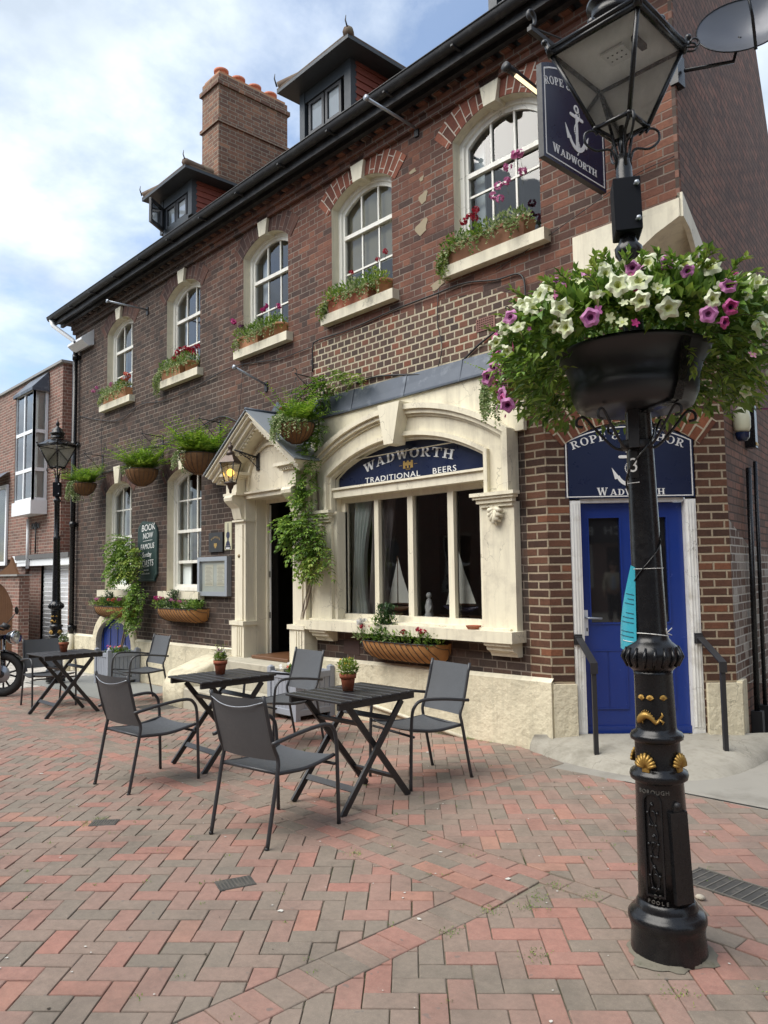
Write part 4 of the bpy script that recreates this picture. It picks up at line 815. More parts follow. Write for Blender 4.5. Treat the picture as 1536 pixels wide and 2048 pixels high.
# steps with a rendered cheek
dc = MB(); dc.bevbox(-4.96, -3.38, -.50, .38, -.3, .50, STONE, .012); dc.bevbox(-4.55, -3.75, -.18, .42, .501, .545, WOODB, .008); dc.build('threshold_stone', pub)
dc = MB(); dc.bevbox(-4.96, -3.45, -.93, -.501, -.25, .17, STONE, .02); dc.build('lower_step', pub)
dc = MB(); P = [(.045, -.3), (.94, -.3), (.95, .15), (.86, .33), (.5, .45), (.045, .56)]; F = Fr((-5.52, 0, 0), (0, -1, 0), (0, 0, 1), (1, 0, 0)); n = len(P)
vs = []
for w, ins in ((0, .03), (.035, 0), (.52, 0), (.555, .03)): vs += [F(max(.045, a - ins), min(z, z - ins) if z > 0 else z, w) for a, z in P]
dc.add(vs, [tuple(range(n))[::-1], tuple(range(3*n, 4*n))] + [(r*n+k, r*n+(k+1) % n, (r+1)*n+(k+1) % n, (r+1)*n+k) for r in range(3) for k in range(n)], CREAMR, True); dc.build('step_cheek', pub)
dc = MB(); dc.tube([(-3.1, -.06, .26), (-2.3, -.07, .14), (-1.0, -.08, -.01)], .02, CREAM, 8); dc.build('waste_pipe', pub)
# ================================================================ BLUE CORNER DOOR (part of the pub)
b = MB()
for a0, a1 in ((.205, .30), (1.235, 1.33)):
    b.box(CHAM, a0, a1, .06 if a0 < .5 else .08, 2.22, -.10, -.01, WHITE)
    for k in range(3): b.box(CHAM, a0 + .018 + k * .025, a0 + .026 + k * .025, .2, 2.2, -.0095, -.002, WHITE)
b.box(CHAM, .30, 1.235, 2.20, 2.24, -.10, -.03, WHITE); b.slab(CHAM, [(.2, 2.24), (1.335, 2.24), (1.335, 2.76)] + [(x, z) for x, z in arc(.7675, 1.955, .979, 54.6, 125.4, 12)] + [(.2, 2.76)], [], -.10, -.04, JOIN); b.build('door_frame', pub)
b = MB(); b.slab(CHAM, rect(.302, 1.233, .13, 2.198), [rect(.37, .68, 1.10, 2.08), rect(.79, 1.10, 1.10, 2.08)], -.135, -.095, BLUE)
for a0, a1 in ((.37, .68), (.79, 1.10)): b.slab(CHAM, rect(a0, a1, 1.10, 2.08), [rect(a0 + .016, a1 - .016, 1.116, 2.064)], -.13, -.088, BLUE)
for a0, a1 in ((.37, .52), (.525, .68), (.79, .94), (.945, 1.10)): b.box(CHAM, a0 + .004, a1 - .004, .36, .86, -.094, -.090, BLUE)
for a0, a1 in ((.37, .68), (.79, 1.10)): b.slab(CHAM, rect(a0 - .01, a1 + .01, .345, .875), [rect(a0 + .005, a1 - .005, .36, .86)], -.094, -.085, BLUE)
b.box(CHAM, .302, 1.233, .135, .20, -.094, -.07, BLUE); door = b.build('blue_door', pub)
b = MB(); DG = MT('dark_door_glass'); DG.col((.012, .012, .013)); DG.set(Roughness=.03); DG.b.inputs['Specular IOR Level'].default_value = .75
for a0, a1 in ((.385, .665), (.805, 1.085)): b.box(CHAM, a0, a1, 1.115, 2.065, -.125, -.118, DG.m)
b.build('pane', door)
b = MB(); b.box(CHAM, .312, .352, 1.0, 1.23, -.094, -.088, PVC); b.tube([CHAM(.332, 1.16, -.09), CHAM(.332, 1.16, -.05), CHAM(.36, 1.16, -.045), CHAM(.47, 1.155, -.045)], .009, ALU, 8); b.box(CHAM, .335, .347, 1.04, 1.07, -.0875, -.0865, IRON); b.build('handle', door)
b = MB(); b.box(CHAM, .16, 1.38, -.2, .125, -.35, .02, STONE); b.build('doorstep', pub)
b = MB(); vs = []; fs = []; n = 18; r0, r1, cz_ = .98, 1.24, 1.955
for i in range(n + 1):
    t = radians(-39 + 78 * i / n)
    for rr in (r0, r1):
        for c_ in (0, .007): vs.append(CHAM(.7675 + rr * sin(t), cz_ + rr * cos(t), c_))
for i in range(n): q = i * 4; fs += [(q+1, q+3, q+7, q+5), (q, q+4, q+6, q+2), (q+2, q+6, q+7, q+3), (q, q+1, q+5, q+4)]
b.add(vs, fs, brick_mat('door_arch_brick', [(0, (.13, .05, .03)), (.5, (.20, .075, .04)), (1, (.27, .10, .05))], (.42, .35, .25), mw=.014, ls=.26, lh=.1, h=.08, flemish=False, depth=.6, sootamt=.2)); b.build('door_arch', pub, lambda q, nn: (sqrt(((q.x + q.y) * R2 - .7675) ** 2 + (q.z - cz_) ** 2) - .98, atan2((q.x + q.y) * R2 - .7675, q.z - cz_) * 1.0))
# sign over the door
b = MB(); ho = [(.165, 2.235), (1.325, 2.235), (1.325, 2.765)] + arc(.745, 1.65, 1.255, 62.6, 117.4, 16) + [(.165, 2.765)]
b.slab(CHAM, ho, [], -.035, .0, NAVY)
dsg = tag(b.build('door_sign'), 'arched navy pub sign with white anchor over the blue corner door', 'sign')
F_ = Fr(CHAM(0, 0, .0), CHAM.u, CHAM.v, CHAM.w); b = MB()
def inset(P, k, cx=.745, cz=2.55): return [(cx + (x - cx) * (1 - k / .56), cz + (z - cz) * (1 - k / .35)) for x, z in P]
b.slab(F_, inset(ho, .014), [inset(ho, .024)], 0, .003, LETTER); b.build('border', dsg)
b = MB(); serif(b, F_, 'ROPE & ANCHOR', LETTER, .070, arcpath(.742, 2.778 - 1.35, 1.35), track=.10, sx=1.06); b.build('lettering', dsg)
b = MB(); serif(b, F_, 'W', LETTER, .070, linepath(.502, 2.262)); serif(b, F_, 'ADWORTH', LETTER, .056, linepath(.815, 2.262), sx=1.08); b.build('lower_lettering', dsg)
b = MB(); anchor(b, F_, .745, 2.52, .385, LETTER); b.build('anchor_emblem', dsg)
# ---- handrails
for i, (a, lab) in enumerate(((.24, 'short black iron handrail left of the blue door'), (1.30, 'short black iron handrail right of the blue door'))):
    p0 = CHAM(a, 1.0, .0); p1 = CHAM(a + (.03 if i == 0 else .03), .82, .42 if i == 0 else .42); t = thing('handrail', lab, 'handrail', (p1.x, p1.y, 0), 'iron handrails at the corner door')
    b = MB(); F = Fr(p1, CHAM.u, CHAM.w, (0, 0, 1)); b.box(F, -.018, .018, -.018, .018, -p1.z, -.012, IRON); b.build('post', t)
    b = MB(); d = (p1 - p0); F = Fr(p0, d.normalized(), CHAM.u, (0, 0, 1)); l = d.length; b.box(F, 0, l + .02, -.03, .03, -.006, .006, IRON); b.box(Fr(p1, CHAM.u, CHAM.w, (0, 0, 1)), -.03, .03, .019, .028, -.09, .0, IRON); b.build('rail', t)
    b = MB(); b.box(CHAM, a - .035, a + .035, .93, 1.02, -.008, .004, IRON); b.box(CHAM, a - .03, a + .03, .93, 1.0, .0045, .03, IRON); b.build('wall_bracket', t)

# ================================================================ NEIGHBOURING BUILDING
nb = thing('brick_house', 'modern red brick house with tall white corner bay window and white garage door', 'house', (-16, 1, 0))
b = MB(); b.bx(-26, -13.5, .62, 8, 2.05, 6.46, NEIB); b.bx(-13.5, -11.2, .95, 8, 2.05, 6.75, NEIB)
b.bx(-26, -16.02, .71, 1.2, -.3, 2.05, NEIB); b.bx(-16.0, -15.18, .80, 1.2, -.3, 2.05, NEIB); b.bx(-13.2, -11.2, .71, 1.2, -.3, 2.05, NEIB); b.build('wall', nb, uvbox)
b = MB(); b.bx(-26, -13.44, .56, 8.1, 6.461, 6.52, mat('grey_coping', (.25, .25, .24), .8)); b.bx(-13.44, -11.2, .89, 8.1, 6.751, 6.80, MATS['grey_coping']); b.build('coping', nb)
b = MB(); b.bx(-16.3, -12.9, .60, .70, 1.86, 2.02, PVC); b.bx(-16.35, -12.85, .56, .70, 2.021, 2.13, mat('grey_felt_edge', (.12, .12, .12), .9)); b.build('fascia', nb)
b = MB()
for k in range(20):
    z = -.22 + k * .104; b.add([(-15.18, .86, z), (-13.2, .86, z), (-13.2, .875, z + .015), (-15.18, .875, z + .015), (-13.2, .86, z + .1), (-15.18, .86, z + .1)], [(0, 1, 2, 3), (3, 2, 4, 5)], PVC)
b.bx(-15.26, -15.18, .81, .88, -.25, 1.86, PVC); b.build('garage_door', nb)
BX0, BX1, BY, Z0, Z1 = -15.6, -14.36, .28, 3.05, 6.0
b = MB(); PB = [(BX0, .61), (BX0, BY), (BX1, BY), (BX1, .61)]
def poly3(b, P, z0, z1, m, e=0):
    n = len(P); cxx = sum(p[0] for p in P) / n; Q = [(x + (e if x > cxx else -e), y - (e if y < .5 else 0)) for x, y in P]
    b.add([(x, y, z0) for x, y in Q] + [(x, y, z1) for x, y in Q], [tuple(range(n))[::-1], tuple(range(n, 2*n))] + [(i, (i+1) % n, n + (i+1) % n, n + i) for i in range(n)], m)
poly3(b, PB, Z0, Z0 + .32, PVC, .04); bay = b.build('bay_window', nb)
b = MB()
for i in range(3):
    p, q = Vector((*PB[i], 0)), Vector((*PB[i+1], 0)); d = (q - p); l = d.length; d.normalize(); F = Fr(p, d, (0, 0, 1), (d.y, -d.x, 0))
    nb_ = 2 if i == 1 else 1; hs = []
    for k in range(nb_):
        u0 = .06 + k * (l - .06) / nb_; u1 = (k + 1) * (l - .06) / nb_
        for z0, z1 in ((Z0 + .38, 4.05), (4.13, 4.95), (5.03, Z1 - .06)): hs.append(rect(u0, u1, z0, z1))
    b.slab(F, rect(0, l, Z0 + .321, Z1), hs, -.05, .0, PVC); b.slab(F, rect(.05, l - .05, Z0 + .35, Z1 - .05), [], -.03, -.025, GLASS)
b.build('frame', bay)
b = MB(); poly3(b, [(-15.5, .61), (-15.5, .42), (-14.46, .42), (-14.46, .61)], Z0 + .35, Z1, mat('pale_room', (.62, .64, .62), .9)); b.build('net_curtain', bay)
b = MB(); P = [(x + (.06 if x > -14.5 else -.06), y - (.06 if y < .5 else 0)) for x, y in PB]; b.add([(x, y, Z1) for x, y in P] + [(-15.62, .6, Z1 + .42), (-14.34, .6, Z1 + .42)] + [(x, y, Z1 - .07) for x, y in P], [(0, 1, 4), (1, 2, 5, 4), (2, 3, 5), (6, 7, 1, 0), (7, 8, 2, 1), (8, 9, 3, 2)], LEAD); b.build('bay_roof', bay)
b = MB(); b.slab(Fr((0, .61, 0), (1, 0, 0), (0, 0, 1), (0, -1, 0)), rect(-18.6, -17.1, 1.9, 4.0), [rect(-18.5, -17.2, 2.0, 3.9)], 0, .05, PVC); b.slab(Fr((0, .61, 0), (1, 0, 0), (0, 0, 1), (0, -1, 0)), rect(-18.5, -17.2, 2.0, 3.9), [], 0, .02, GLASSD); b.add([(-18.7, .1, 3.95), (-17.0, .1, 3.95), (-17.05, .6, 4.35), (-18.65, .6, 4.35)], [(0, 1, 2, 3)], LEAD); b.build('window', nb)
b = MB(); b.tube([(-15.42, .56, 3.0), (-15.42, .56, 1.8)], .04, PVC, 8); b.build('white_downpipe', nb)
b = MB(); b.tube([(-14.95, .58, 2.9), (-14.95, .58, 2.15)], .018, IRON, 6); b.text(Fr((0, .60, 0), (1, 0, 0), (0, 0, 1), (0, -1, 0)), 'SAAN', .2, IRON, -15.0, 2.8, .02); b.build('wall_letters', nb)
# wooden gate in its arched wall
gt = thing('garden_gate', 'arched brown timber gate set in a low brick wall at the left edge', 'gate', (-15.3, .0, 0))
b = MB(); F = Fr((0, -.05, 0), (1, 0, 0), (0, 0, 1), (0, -1, 0)); b.slab(F, rect(-18.5, -14.05, -.4, 1.62), [seg_arch(-16.9, -14.45, -.39, .95, .52)], -.22, 0, NEIB); b.build('gate_wall', gt, uvbox)
b = MB()
for k in range(17):
    x = -16.88 + k * .145; zt = .95 + .52 * (1 - ((x + .07 + 15.675) / 1.225) ** 2); b.bx(x, x + .138, .0, .03, -.35, zt - .02, TIMB)
b.build('gate_leaf', gt)
b = MB(); b.bx(-18.6, -14.0, -.12, .2, 1.621, 1.66, MATS['grey_coping']); b.slab(Fr((0, -.1, 0), (1, 0, 0), (0, 0, 1), (0, -1, 0)), [(-15.6, 1.66), (-14.2, 1.66), (-14.55, 1.95), (-14.65, 2.05), (-14.75, 1.9)], [], -.1, -.05, FENCE); b.build('gate_coping', gt)
sgn = thing('street_sign', 'pale street name plate on the brick house above the gate', 'sign', (-15.9, .55, 1.95)); b = MB(); b.bx(-16.6, -15.55, .585, .60, 1.95, 2.12, PVC); b.build('plate', sgn)
# ---- row of brick houses across the lane (seen only in the window reflections)
ob = thing('opposite_building', 'plain brick building across the lane, mirrored dimly in the pub windows', 'building', (-2, -11, 0))
b = MB(); F = Fr((0, -11.0, 0), (-1, 0, 0), (0, 0, 1), (0, 1, 0)); hs = []
for k in range(8):
    for z in (1.0, 4.1): hs.append(rect(-8 + k * 3.1, -6.8 + k * 3.1, z, z + 1.7))
b.slab(F, rect(-10, 18, -.4, 5.9), hs, -.3, 0, NEIB); b.build('wall', ob, lambda q, n: (q.x, q.z))
b = MB()
for h in hs:
    x0, z0, x1, z1 = h[0][0], h[0][1], h[2][0], h[2][1]; b.slab(F, h, [rect(x0 + .07, x0 + .57, z0 + .08, z0 + .8), rect(x0 + .63, x1 - .07, z0 + .08, z0 + .8), rect(x0 + .07, x0 + .57, z0 + .88, z1 - .08), rect(x0 + .63, x1 - .07, z0 + .88, z1 - .08)], -.15, -.1, WHITE)
    b.box(F, x0, x1, z0, z1, -.17, -.16, DG.m)
b.build('windows', ob)
b = MB(); b.add([(-18.3, -10.6, 5.9), (10.3, -10.6, 5.9), (10.3, -14, 8.0), (-18.3, -14, 8.0), (-18.3, -17, 5.9), (10.3, -17, 5.9)], [(0, 1, 2, 3), (3, 2, 5, 4), (0, 3, 4), (1, 5, 2)], TILE); b.build('roof', ob)
b = MB(); b.bx(7.5, 8, -1.6, 14, -.3, 7.5, NEIB)
lw = tag(b.build('alley_wall', None, uvbox), 'tall plain brick wall on the far side of the alley', 'wall')

# cafe front far behind the viewer and the man in front of it: both are seen mirrored in the glass of the blue door
n_ = Vector((.87, -.49, 0)).normalized(); CC = Vector((.45, .25, 0)) + n_ * 22; cu_ = Vector((-n_.y, n_.x, 0)) * -1
cf_ = thing('cafe_building', 'dark cafe front across the square, mirrored in the blue door', 'building', tuple(CC)); FC = Fr(CC, cu_, (0, 0, 1), -n_)
b = MB(); b.slab(FC, rect(-9, 9, -.3, 7), [rect(-3.2, -1.2, .5, 2.4), rect(-.6, .5, .05, 2.4), rect(1.0, 2.2, .9, 2.5), rect(3.4, 5.4, .5, 2.4), rect(-2.6, -1.2, 4.2, 5.8), rect(1.2, 2.6, 4.2, 5.8)], -.3, 0, NEIB); b.build('wall', cf_, lambda q, n: ((q - CC).dot(cu_), q.z))
b = MB(); b.box(FC, -9, 9, 2.55, 3.45, .01, .15, IRON); b.build('fascia', cf_); b = MB(); b.box(FC, -9, 9, -.3, 7, -.5, -.45, DARK); b.build('dark_interior', cf_)
b = MB(); b.text(Fr(FC(0, 0, .151), FC.u, FC.v, FC.w), 'BRUNCH  BAR', .42, LETTER, .2, 2.98, .01, spacing=1.2); b.build('letters', cf_)
for x0, x1, z0, z1 in ((1.0, 2.2, .9, 2.5), (-2.6, -1.2, 4.2, 5.8), (1.2, 2.6, 4.2, 5.8)):
    b = MB(); xm, zm = (x0 + x1) / 2, (z0 + z1) / 2; b.slab(FC, rect(x0, x1, z0, z1), [rect(x0 + .1, xm - .04, z0 + .1, zm - .04), rect(xm + .04, x1 - .1, z0 + .1, zm - .04), rect(x0 + .1, xm - .04, zm + .04, z1 - .1), rect(xm + .04, x1 - .1, zm + .04, z1 - .1)], -.12, -.04, WHITE); b.build('window', cf_)
def skin(name, joints, bones, m, parent, root=0, lv=2):
    me = bpy.data.meshes.new(name); me.from_pydata([j[0] for j in joints], bones, []); o = bpy.data.objects.new(name, me); COL.objects.link(o)
    md = o.modifiers.new('skin', 'SKIN'); md.use_smooth_shade = True; sv = me.skin_vertices[0].data
    for i, j in enumerate(joints): sv[i].radius = (j[1], j[2] if len(j) > 2 else j[1]); sv[i].use_root = (i == root)
    o.modifiers.new('sub', 'SUBSURF').levels = lv; o.modifiers['sub'].render_levels = lv
    dg = bpy.context.evaluated_depsgraph_get(); ev = o.evaluated_get(dg); nm = bpy.data.meshes.new_from_object(ev); o.modifiers.clear(); o.data = nm; nm.materials.clear(); nm.materials.append(m)
    for p in nm.polygons: p.use_smooth = True
    bpy.data.meshes.remove(me); o.parent = parent; return o
PP = Vector((.45, .25, 0)) + n_ * 15.5 + cu_ * .15; man = thing('person', 'man in cream jacket and dark trousers, mirrored in the glass of the blue door', 'person', tuple(PP)); ang = atan2(-n_.y, -n_.x) - pi / 2; man.rotation_euler = (0, 0, ang)
SKN = mat('skin', (.42, .24, .17), .6); JK = mat('cream_jacket', (.52, .47, .36), .9, var=.08); TR = mat('dark_trousers', (.015, .015, .02), .9); SHT = mat('pale_blue_shirt', (.45, .50, .58), .9)
J = [((0, 0, .98), .15, .11), ((0, 0, 1.15), .155, .115), ((0, .0, 1.36), .17, .11), ((0, 0, 1.47), .09, .08), ((0, .01, 1.54), .055), ((0, .02, 1.62), .085, .095), ((0, .02, 1.72), .085, .10), ((-.17, 0, 1.42), .065), ((-.24, -.02, 1.15), .05), ((-.25, .06, .92), .038), ((-.25, .09, .84), .035, .02),
     ((.17, 0, 1.42), .065), ((.24, -.02, 1.15), .05), ((.22, .12, .96), .038), ((.20, .17, .90), .035, .02), ((-.09, 0, .90), .10), ((-.10, .05, .50), .068), ((-.11, .02, .09), .05), ((-.12, .14, .04), .042, .035), ((.09, 0, .90), .10), ((.12, -.05, .50), .068), ((.13, -.14, .10), .05), ((.13, -.03, .04), .042, .035)]
skin('body', J, [(0, 1), (1, 2), (2, 3), (3, 4), (4, 5), (5, 6), (2, 7), (7, 8), (8, 9), (9, 10), (2, 11), (11, 12), (12, 13), (13, 14), (0, 15), (15, 16), (16, 17), (17, 18), (0, 19), (19, 20), (20, 21), (21, 22)], SKN, man)
skin('trousers', [((0, 0, .97), .165, .13), ((-.09, 0, .88), .115), ((-.10, .05, .50), .085), ((-.11, .02, .12), .07), ((.09, 0, .88), .115), ((.12, -.05, .50), .085), ((.13, -.14, .14), .07)], [(0, 1), (1, 2), (2, 3), (0, 4), (4, 5), (5, 6)], TR, man)
skin('jacket', [((0, 0, .92), .185, .14), ((0, 0, 1.15), .18, .14), ((0, 0, 1.36), .19, .13), ((0, 0, 1.48), .09, .09), ((-.18, 0, 1.42), .085), ((-.245, -.02, 1.15), .068), ((-.25, .05, .95), .055), ((.18, 0, 1.42), .085), ((.245, -.02, 1.15), .068), ((.225, .10, .99), .055)], [(0, 1), (1, 2), (2, 3), (2, 4), (4, 5), (5, 6), (2, 7), (7, 8), (8, 9)], JK, man)
skin('shirt', [((0, .06, .98), .09, .10), ((0, .07, 1.2), .09, .10), ((0, .06, 1.42), .06, .085)], [(0, 1), (1, 2)], SHT, man)
b = MB(); b.ball((0, .005, 1.735), .098, mat('dark_cap', (.05, .03, .03), .9), 14, 8, .8); b.lathe([(.0, 0), (.10, 0), (.10, .008), (0, .012)], MATS['dark_cap'], (0, .07, 1.735), 14, sx=.8); b.build('cap', None).parent = man
b = MB()
for sx_ in (-1, 1):
    b.ball((.032 * sx_, .108, 1.675), .011, MATS['dark_interior'], 8, 5); b.ball((.09 * sx_, .015, 1.66), .022, SKN, 8, 5)
b.tube([(0, .105, 1.675), (0, .132, 1.635), (0, .115, 1.625)], [.008, .014, .008], SKN, 8); b.tube([(-.025, .105, 1.595), (.025, .105, 1.595)], .005, mat('lips', (.3, .10, .09), .6), 6); b.build('face', None).parent = man
for sx_, hx, hy, hz in ((-1, -.25, .09, .84), (1, .20, .17, .90)):
    b = MB()
    for f in range(4): b.tube([(hx + (f - 1.5) * .006, hy - .025 + f * .017, hz - .01), (hx + (f - 1.5) * .006, hy - .022 + f * .018, hz - .05 - (.008 if f in (1, 2) else 0)), (hx - sx_ * .012, hy - .018 + f * .016, hz - .085 - (.01 if f in (1, 2) else 0))], [.0095, .0085, .007], SKN, 7)
    b.tube([(hx, hy + .02, hz + .01), (hx - sx_ * .01, hy + .05, hz - .02), (hx - sx_ * .01, hy + .055, hz - .045)], [.011, .010, .008], SKN, 7); b.build('hand', None).parent = man
# ================================================================ FURNITURE
def U(p, q, n=8): return [Vector(p).lerp(Vector(q), i / n) for i in range(n + 1)]
def bez(pts, n=6):
    """smooth polyline through points (Catmull-Rom)"""
    P = [Vector(p) for p in pts]; P = [P[0] * 2 - P[1]] + P + [P[-1] * 2 - P[-2]]; o = []
    for i in range(1, len(P) - 2):
        for k in range(n):
            t = k / n; a, b_, c, d = P[i-1], P[i], P[i+1], P[i+2]
            o.append(.5 * ((2*b_) + (-a + c) * t + (2*a - 5*b_ + 4*c - d) * t*t + (-a + 3*b_ - 3*c + d) * t**3))
    o.append(P[-2]); return o
CHL = 'grey mesh armchair '
chair = thing('garden_chair', CHL, 'chair', (0, 0, 0), 'mesh armchairs round the folding tables')
for sx_ in (-1, 1):
    b = MB(); x = .25 * sx_     # rear leg runs up into the back post
    b.tube(bez([(x, -.33, 0), (x, -.285, .22), (x, -.245, .42), (x * .97, -.235, .50), (x * .96, -.275, .60), (x * .95, -.345, .88)], 5), .0125, GUN, 10); b.ball((x, -.332, .006), .014, IRON, 8, 4); b.build('back_leg', chair)
    b = MB(); x2 = .275 * sx_   # front leg bends over into the armrest
    b.tube(bez([(x2, .27, 0), (x2, .262, .30), (x2, .252, .52), (x2 * 1.0, .225, .605), (x2 * 1.01, .15, .645), (x2, -.05, .635), (x2 * .97, -.30, .60)], 6), .0125, GUN, 10); b.ball((x2, .27, .006), .014, IRON, 8, 4); b.build('front_leg', chair)
b = MB(); b.tube([(-.25, -.235, .415), (.25, -.235, .415)], .011, GUN, 8); b.tube([(-.275, .235, .385), (.275, .235, .385)], .010, GUN, 8)
for sx_ in (-1, 1): b.tube(bez([(.243 * sx_, -.24, .415), (.245 * sx_, 0, .40), (.25 * sx_, .20, .425), (.25 * sx_, .255, .435)], 4), .0125, GUN, 8)
b.build('seat_frame', chair)
def sling(P0, P1, sag, nu=8, nv=8):
    vs = []
    for j in range(nv + 1):
        for i in range(nu + 1):
            a = P0(j / nv).lerp(P1(j / nv), i / nu); vs.append(a + sag * (4 * (i / nu) * (1 - i / nu)))
    n = len(vs); t = Vector((0, 0, .002)) if abs(sag.z) > abs(sag.y) else Vector((0, .002, 0))
    f = [(j*(nu+1)+i, j*(nu+1)+i+1, (j+1)*(nu+1)+i+1, (j+1)*(nu+1)+i) for j in range(nv) for i in range(nu)]
    return [v + t for v in vs] + [v - t for v in vs], f + [tuple(n + k for k in q[::-1]) for q in f]
b = MB(); yy = lambda t: -.235 + .49 * t; zz_ = lambda t: .425 - .02 * sin(pi * t) + (.012 if t > .9 else 0)
vs, fs = sling(lambda t: Vector((-.243, yy(t), zz_(t))), lambda t: Vector((.243, yy(t), zz_(t))), Vector((0, 0, -.018))); b.add(vs, fs, SLING, True); b.build('seat', chair)
b = MB(); L0 = lambda t: Vector((-.24, -.238 - .105 * t - .006 * sin(pi * t), .49 + .375 * t))
vs, fs = sling(L0, lambda t: Vector((.24, L0(t).y, L0(t).z)), Vector((0, -.022, -.004))); b.add(vs, fs, SLING, True); b.build('backrest', chair)
b = MB(); b.tube(bez([(-.235, -.345, .845), (-.12, -.368, .815), (0, -.378, .805), (.12, -.368, .815), (.235, -.345, .845)], 5), .0035, ALU, 6); b.build('back_bar', chair)
CH = [(-1.82, -2.92, 5.5, 'at the middle table, seen from behind with its back to the paving'), (-.07, -2.91, 9, 'nearest the camera, back turned, in front of the right-hand table'),
      (-.26, -1.45, 171, 'facing out beside the cream plinth behind the right-hand table'), (-2.22, -1.36, 178, 'facing out in front of the stone steps and grey planter'),
      (-6.02, -1.03, 180, 'seen side-on in front of the planter by the blue hatch'), (-6.67, -2.0, -93, 'at the far left beside the motorcycle wheel')]
for i, (x, y, a, l) in enumerate(CH):
    if i == 0: c = chair; c.location = (x, y, gz(x)); c.rotation_euler = (0, 0, radians(a)); c['label'] = CHL + l
    else: copy_tree(chair, None, (x, y, gz(x)), radians(a), label=CHL + l)
TBG = 'black slatted folding tables'
table = thing('folding_table', '', 'table', (0, 0, 0), TBG)
for k in range(8):
    y0 = -.37 + k * .0932; b = MB(); b.bevbox(-.30, .30, y0, y0 + .080, .735, .752, SLATB, .004); b.build('slat', table)
for sx_ in (-1, 1): b = MB(); b.bevbox(min(.245 * sx_, .27 * sx_), max(.245 * sx_, .27 * sx_), -.36, .36, .69, .733, SLATB, .003); b.build('rail', table)
def bar(b, p, q, w, t, m):
    p, q = Vector(p), Vector(q); d = (q - p); l = d.length; d.normalize(); b.box(Fr(p, d, (1, 0, 0), d.cross(Vector((1, 0, 0)))), 0, l, -w / 2, w / 2, -t / 2, t / 2, m)
for (xx, s1) in ((.262, 1), (.222, -1)):
    for sx_ in (-1, 1):
        b = MB(); bar(b, (xx * sx_, -.335 * s1, 0), (xx * sx_, .235 * s1, .69), .02, .042, SLATB); b.build('leg', table)
    b = MB(); b.box(Fr((0, -.335 * s1 + .57 * s1 * .21, .15), (1, 0, 0), (0, .64 * s1, .77), (0, -.77, .64 * s1)), -xx, xx, -.02, .02, -.008, .008, SLATB); b.build('stretcher', table); b = MB(); b.box(Fr((0, -.335 * s1 + .57 * s1 * .83, .57), (1, 0, 0), (0, .64 * s1, .77), (0, -.77, .64 * s1)), -xx, xx, -.018, .018, -.008, .008, SLATB); b.build('stretcher', table)
TB = [(-.20, -2.17, 'black slatted folding table on the right with a pansy pot, between two grey chairs'), (-1.93, -2.19, 'black slatted folding table in the middle, in front of the stone steps'), (-5.84, -2.09, 'black slatted folding table at the far left near the motorcycle')]
for i, (x, y, l) in enumerate(TB):
    if i == 0: table.location = (x, y, gz(x)); table['label'] = l; table.rotation_euler = (0, 0, radians(1.5))
    else: copy_tree(table, None, (x, y, gz(x)), radians((1, -.5, 1.8)[i]), label=l)

# ================================================================ PLANTS
def rnd(a, b_): return random.uniform(a, b_)
def sph(rx, ry, rz, hollow=.55):
    while True:
        p = Vector((rnd(-1, 1), rnd(-1, 1), rnd(-1, 1)))
        if hollow < p.length < 1: return Vector((p.x * rx, p.y * ry, p.z * rz))
def clump(b, c, r, n, l, w, m, hollow=.4, up=.5, flat=1):
    c = Vector(c)
    for _ in range(n):
        p = sph(*r, hollow); d = Vector((p.x / r[0], p.y / r[1], p.z / r[2] + up)) + Vector((rnd(-.7, .7), rnd(-.7, .7), rnd(-.6, .6)))
        s = rnd(.65, 1.25); b.leaf(c + p, d, Vector((rnd(-.4, .4), rnd(-.4, .4), 1)), l * s, w * s, m, rnd(.0, .35))
def fern(b, p, d, l, m, n=11, lw=.035, droop=.5):
    """arching frond with rows of leaflets"""
    p = Vector(p); d = Vector(d).normalized(); q = p; step = l / n
    for i in range(n):
        d = (d + Vector((0, 0, -droop * step * 2.2))).normalized(); q = q + d * step; t = i / n; s = d.cross(Vector((0, 0, 1)))
        s = s.normalized() if s.length > .01 else Vector((1, 0, 0)); k = lw * (1.15 - .8 * t) * rnd(.8, 1.2)
        for sg_ in (-1, 1): b.leaf(q, s * sg_ + d * .6 + Vector((0, 0, rnd(-.25, .15))), Vector((0, 0, 1)), k, k * .42, m, .1)
def trail(b, p, d, l, m, leafl=.030, n=None, swing=.3):
    """hanging ivy string"""
    p = Vector(p); d = Vector(d).normalized(); n = n or int(l / .012); step = l / n; v = d
    for i in range(n):
        v = (v + Vector((rnd(-swing, swing) * .4, rnd(-swing, swing) * .4, -.28))).normalized(); p = p + v * step
        dd = Vector((rnd(-1, 1), rnd(-1, 1), rnd(-.8, .3))); k = leafl * rnd(.6, 1.2); b.leaf(p, dd, Vector((0, 0, 1)), k, k * .85, m, .15)
def compound(b, p, d, l, m, n=5, ll=.06, droop=1.0):
    """pinnate climber leaf"""
    p = Vector(p); d = Vector(d).normalized(); step = l / n; q = p
    for i in range(n):
        d = (d + Vector((0, 0, -droop * step * 3))).normalized(); q = q + d * step; s = d.cross(Vector((0, 0, 1))); s = s.normalized() if s.length > .01 else Vector((1, 0, 0))
        k = ll * 1.25 * (1.05 - .35 * i / n) * rnd(.85, 1.15)
        for sg_ in (-1, 1): b.leaf(q, s * sg_ + d * .8, Vector((rnd(-.2, .2), rnd(-.2, .2), 1)), k, k * .52, m, .15)
    b.leaf(q, d, Vector((0, 0, 1)), ll, ll * .4, m, .2)
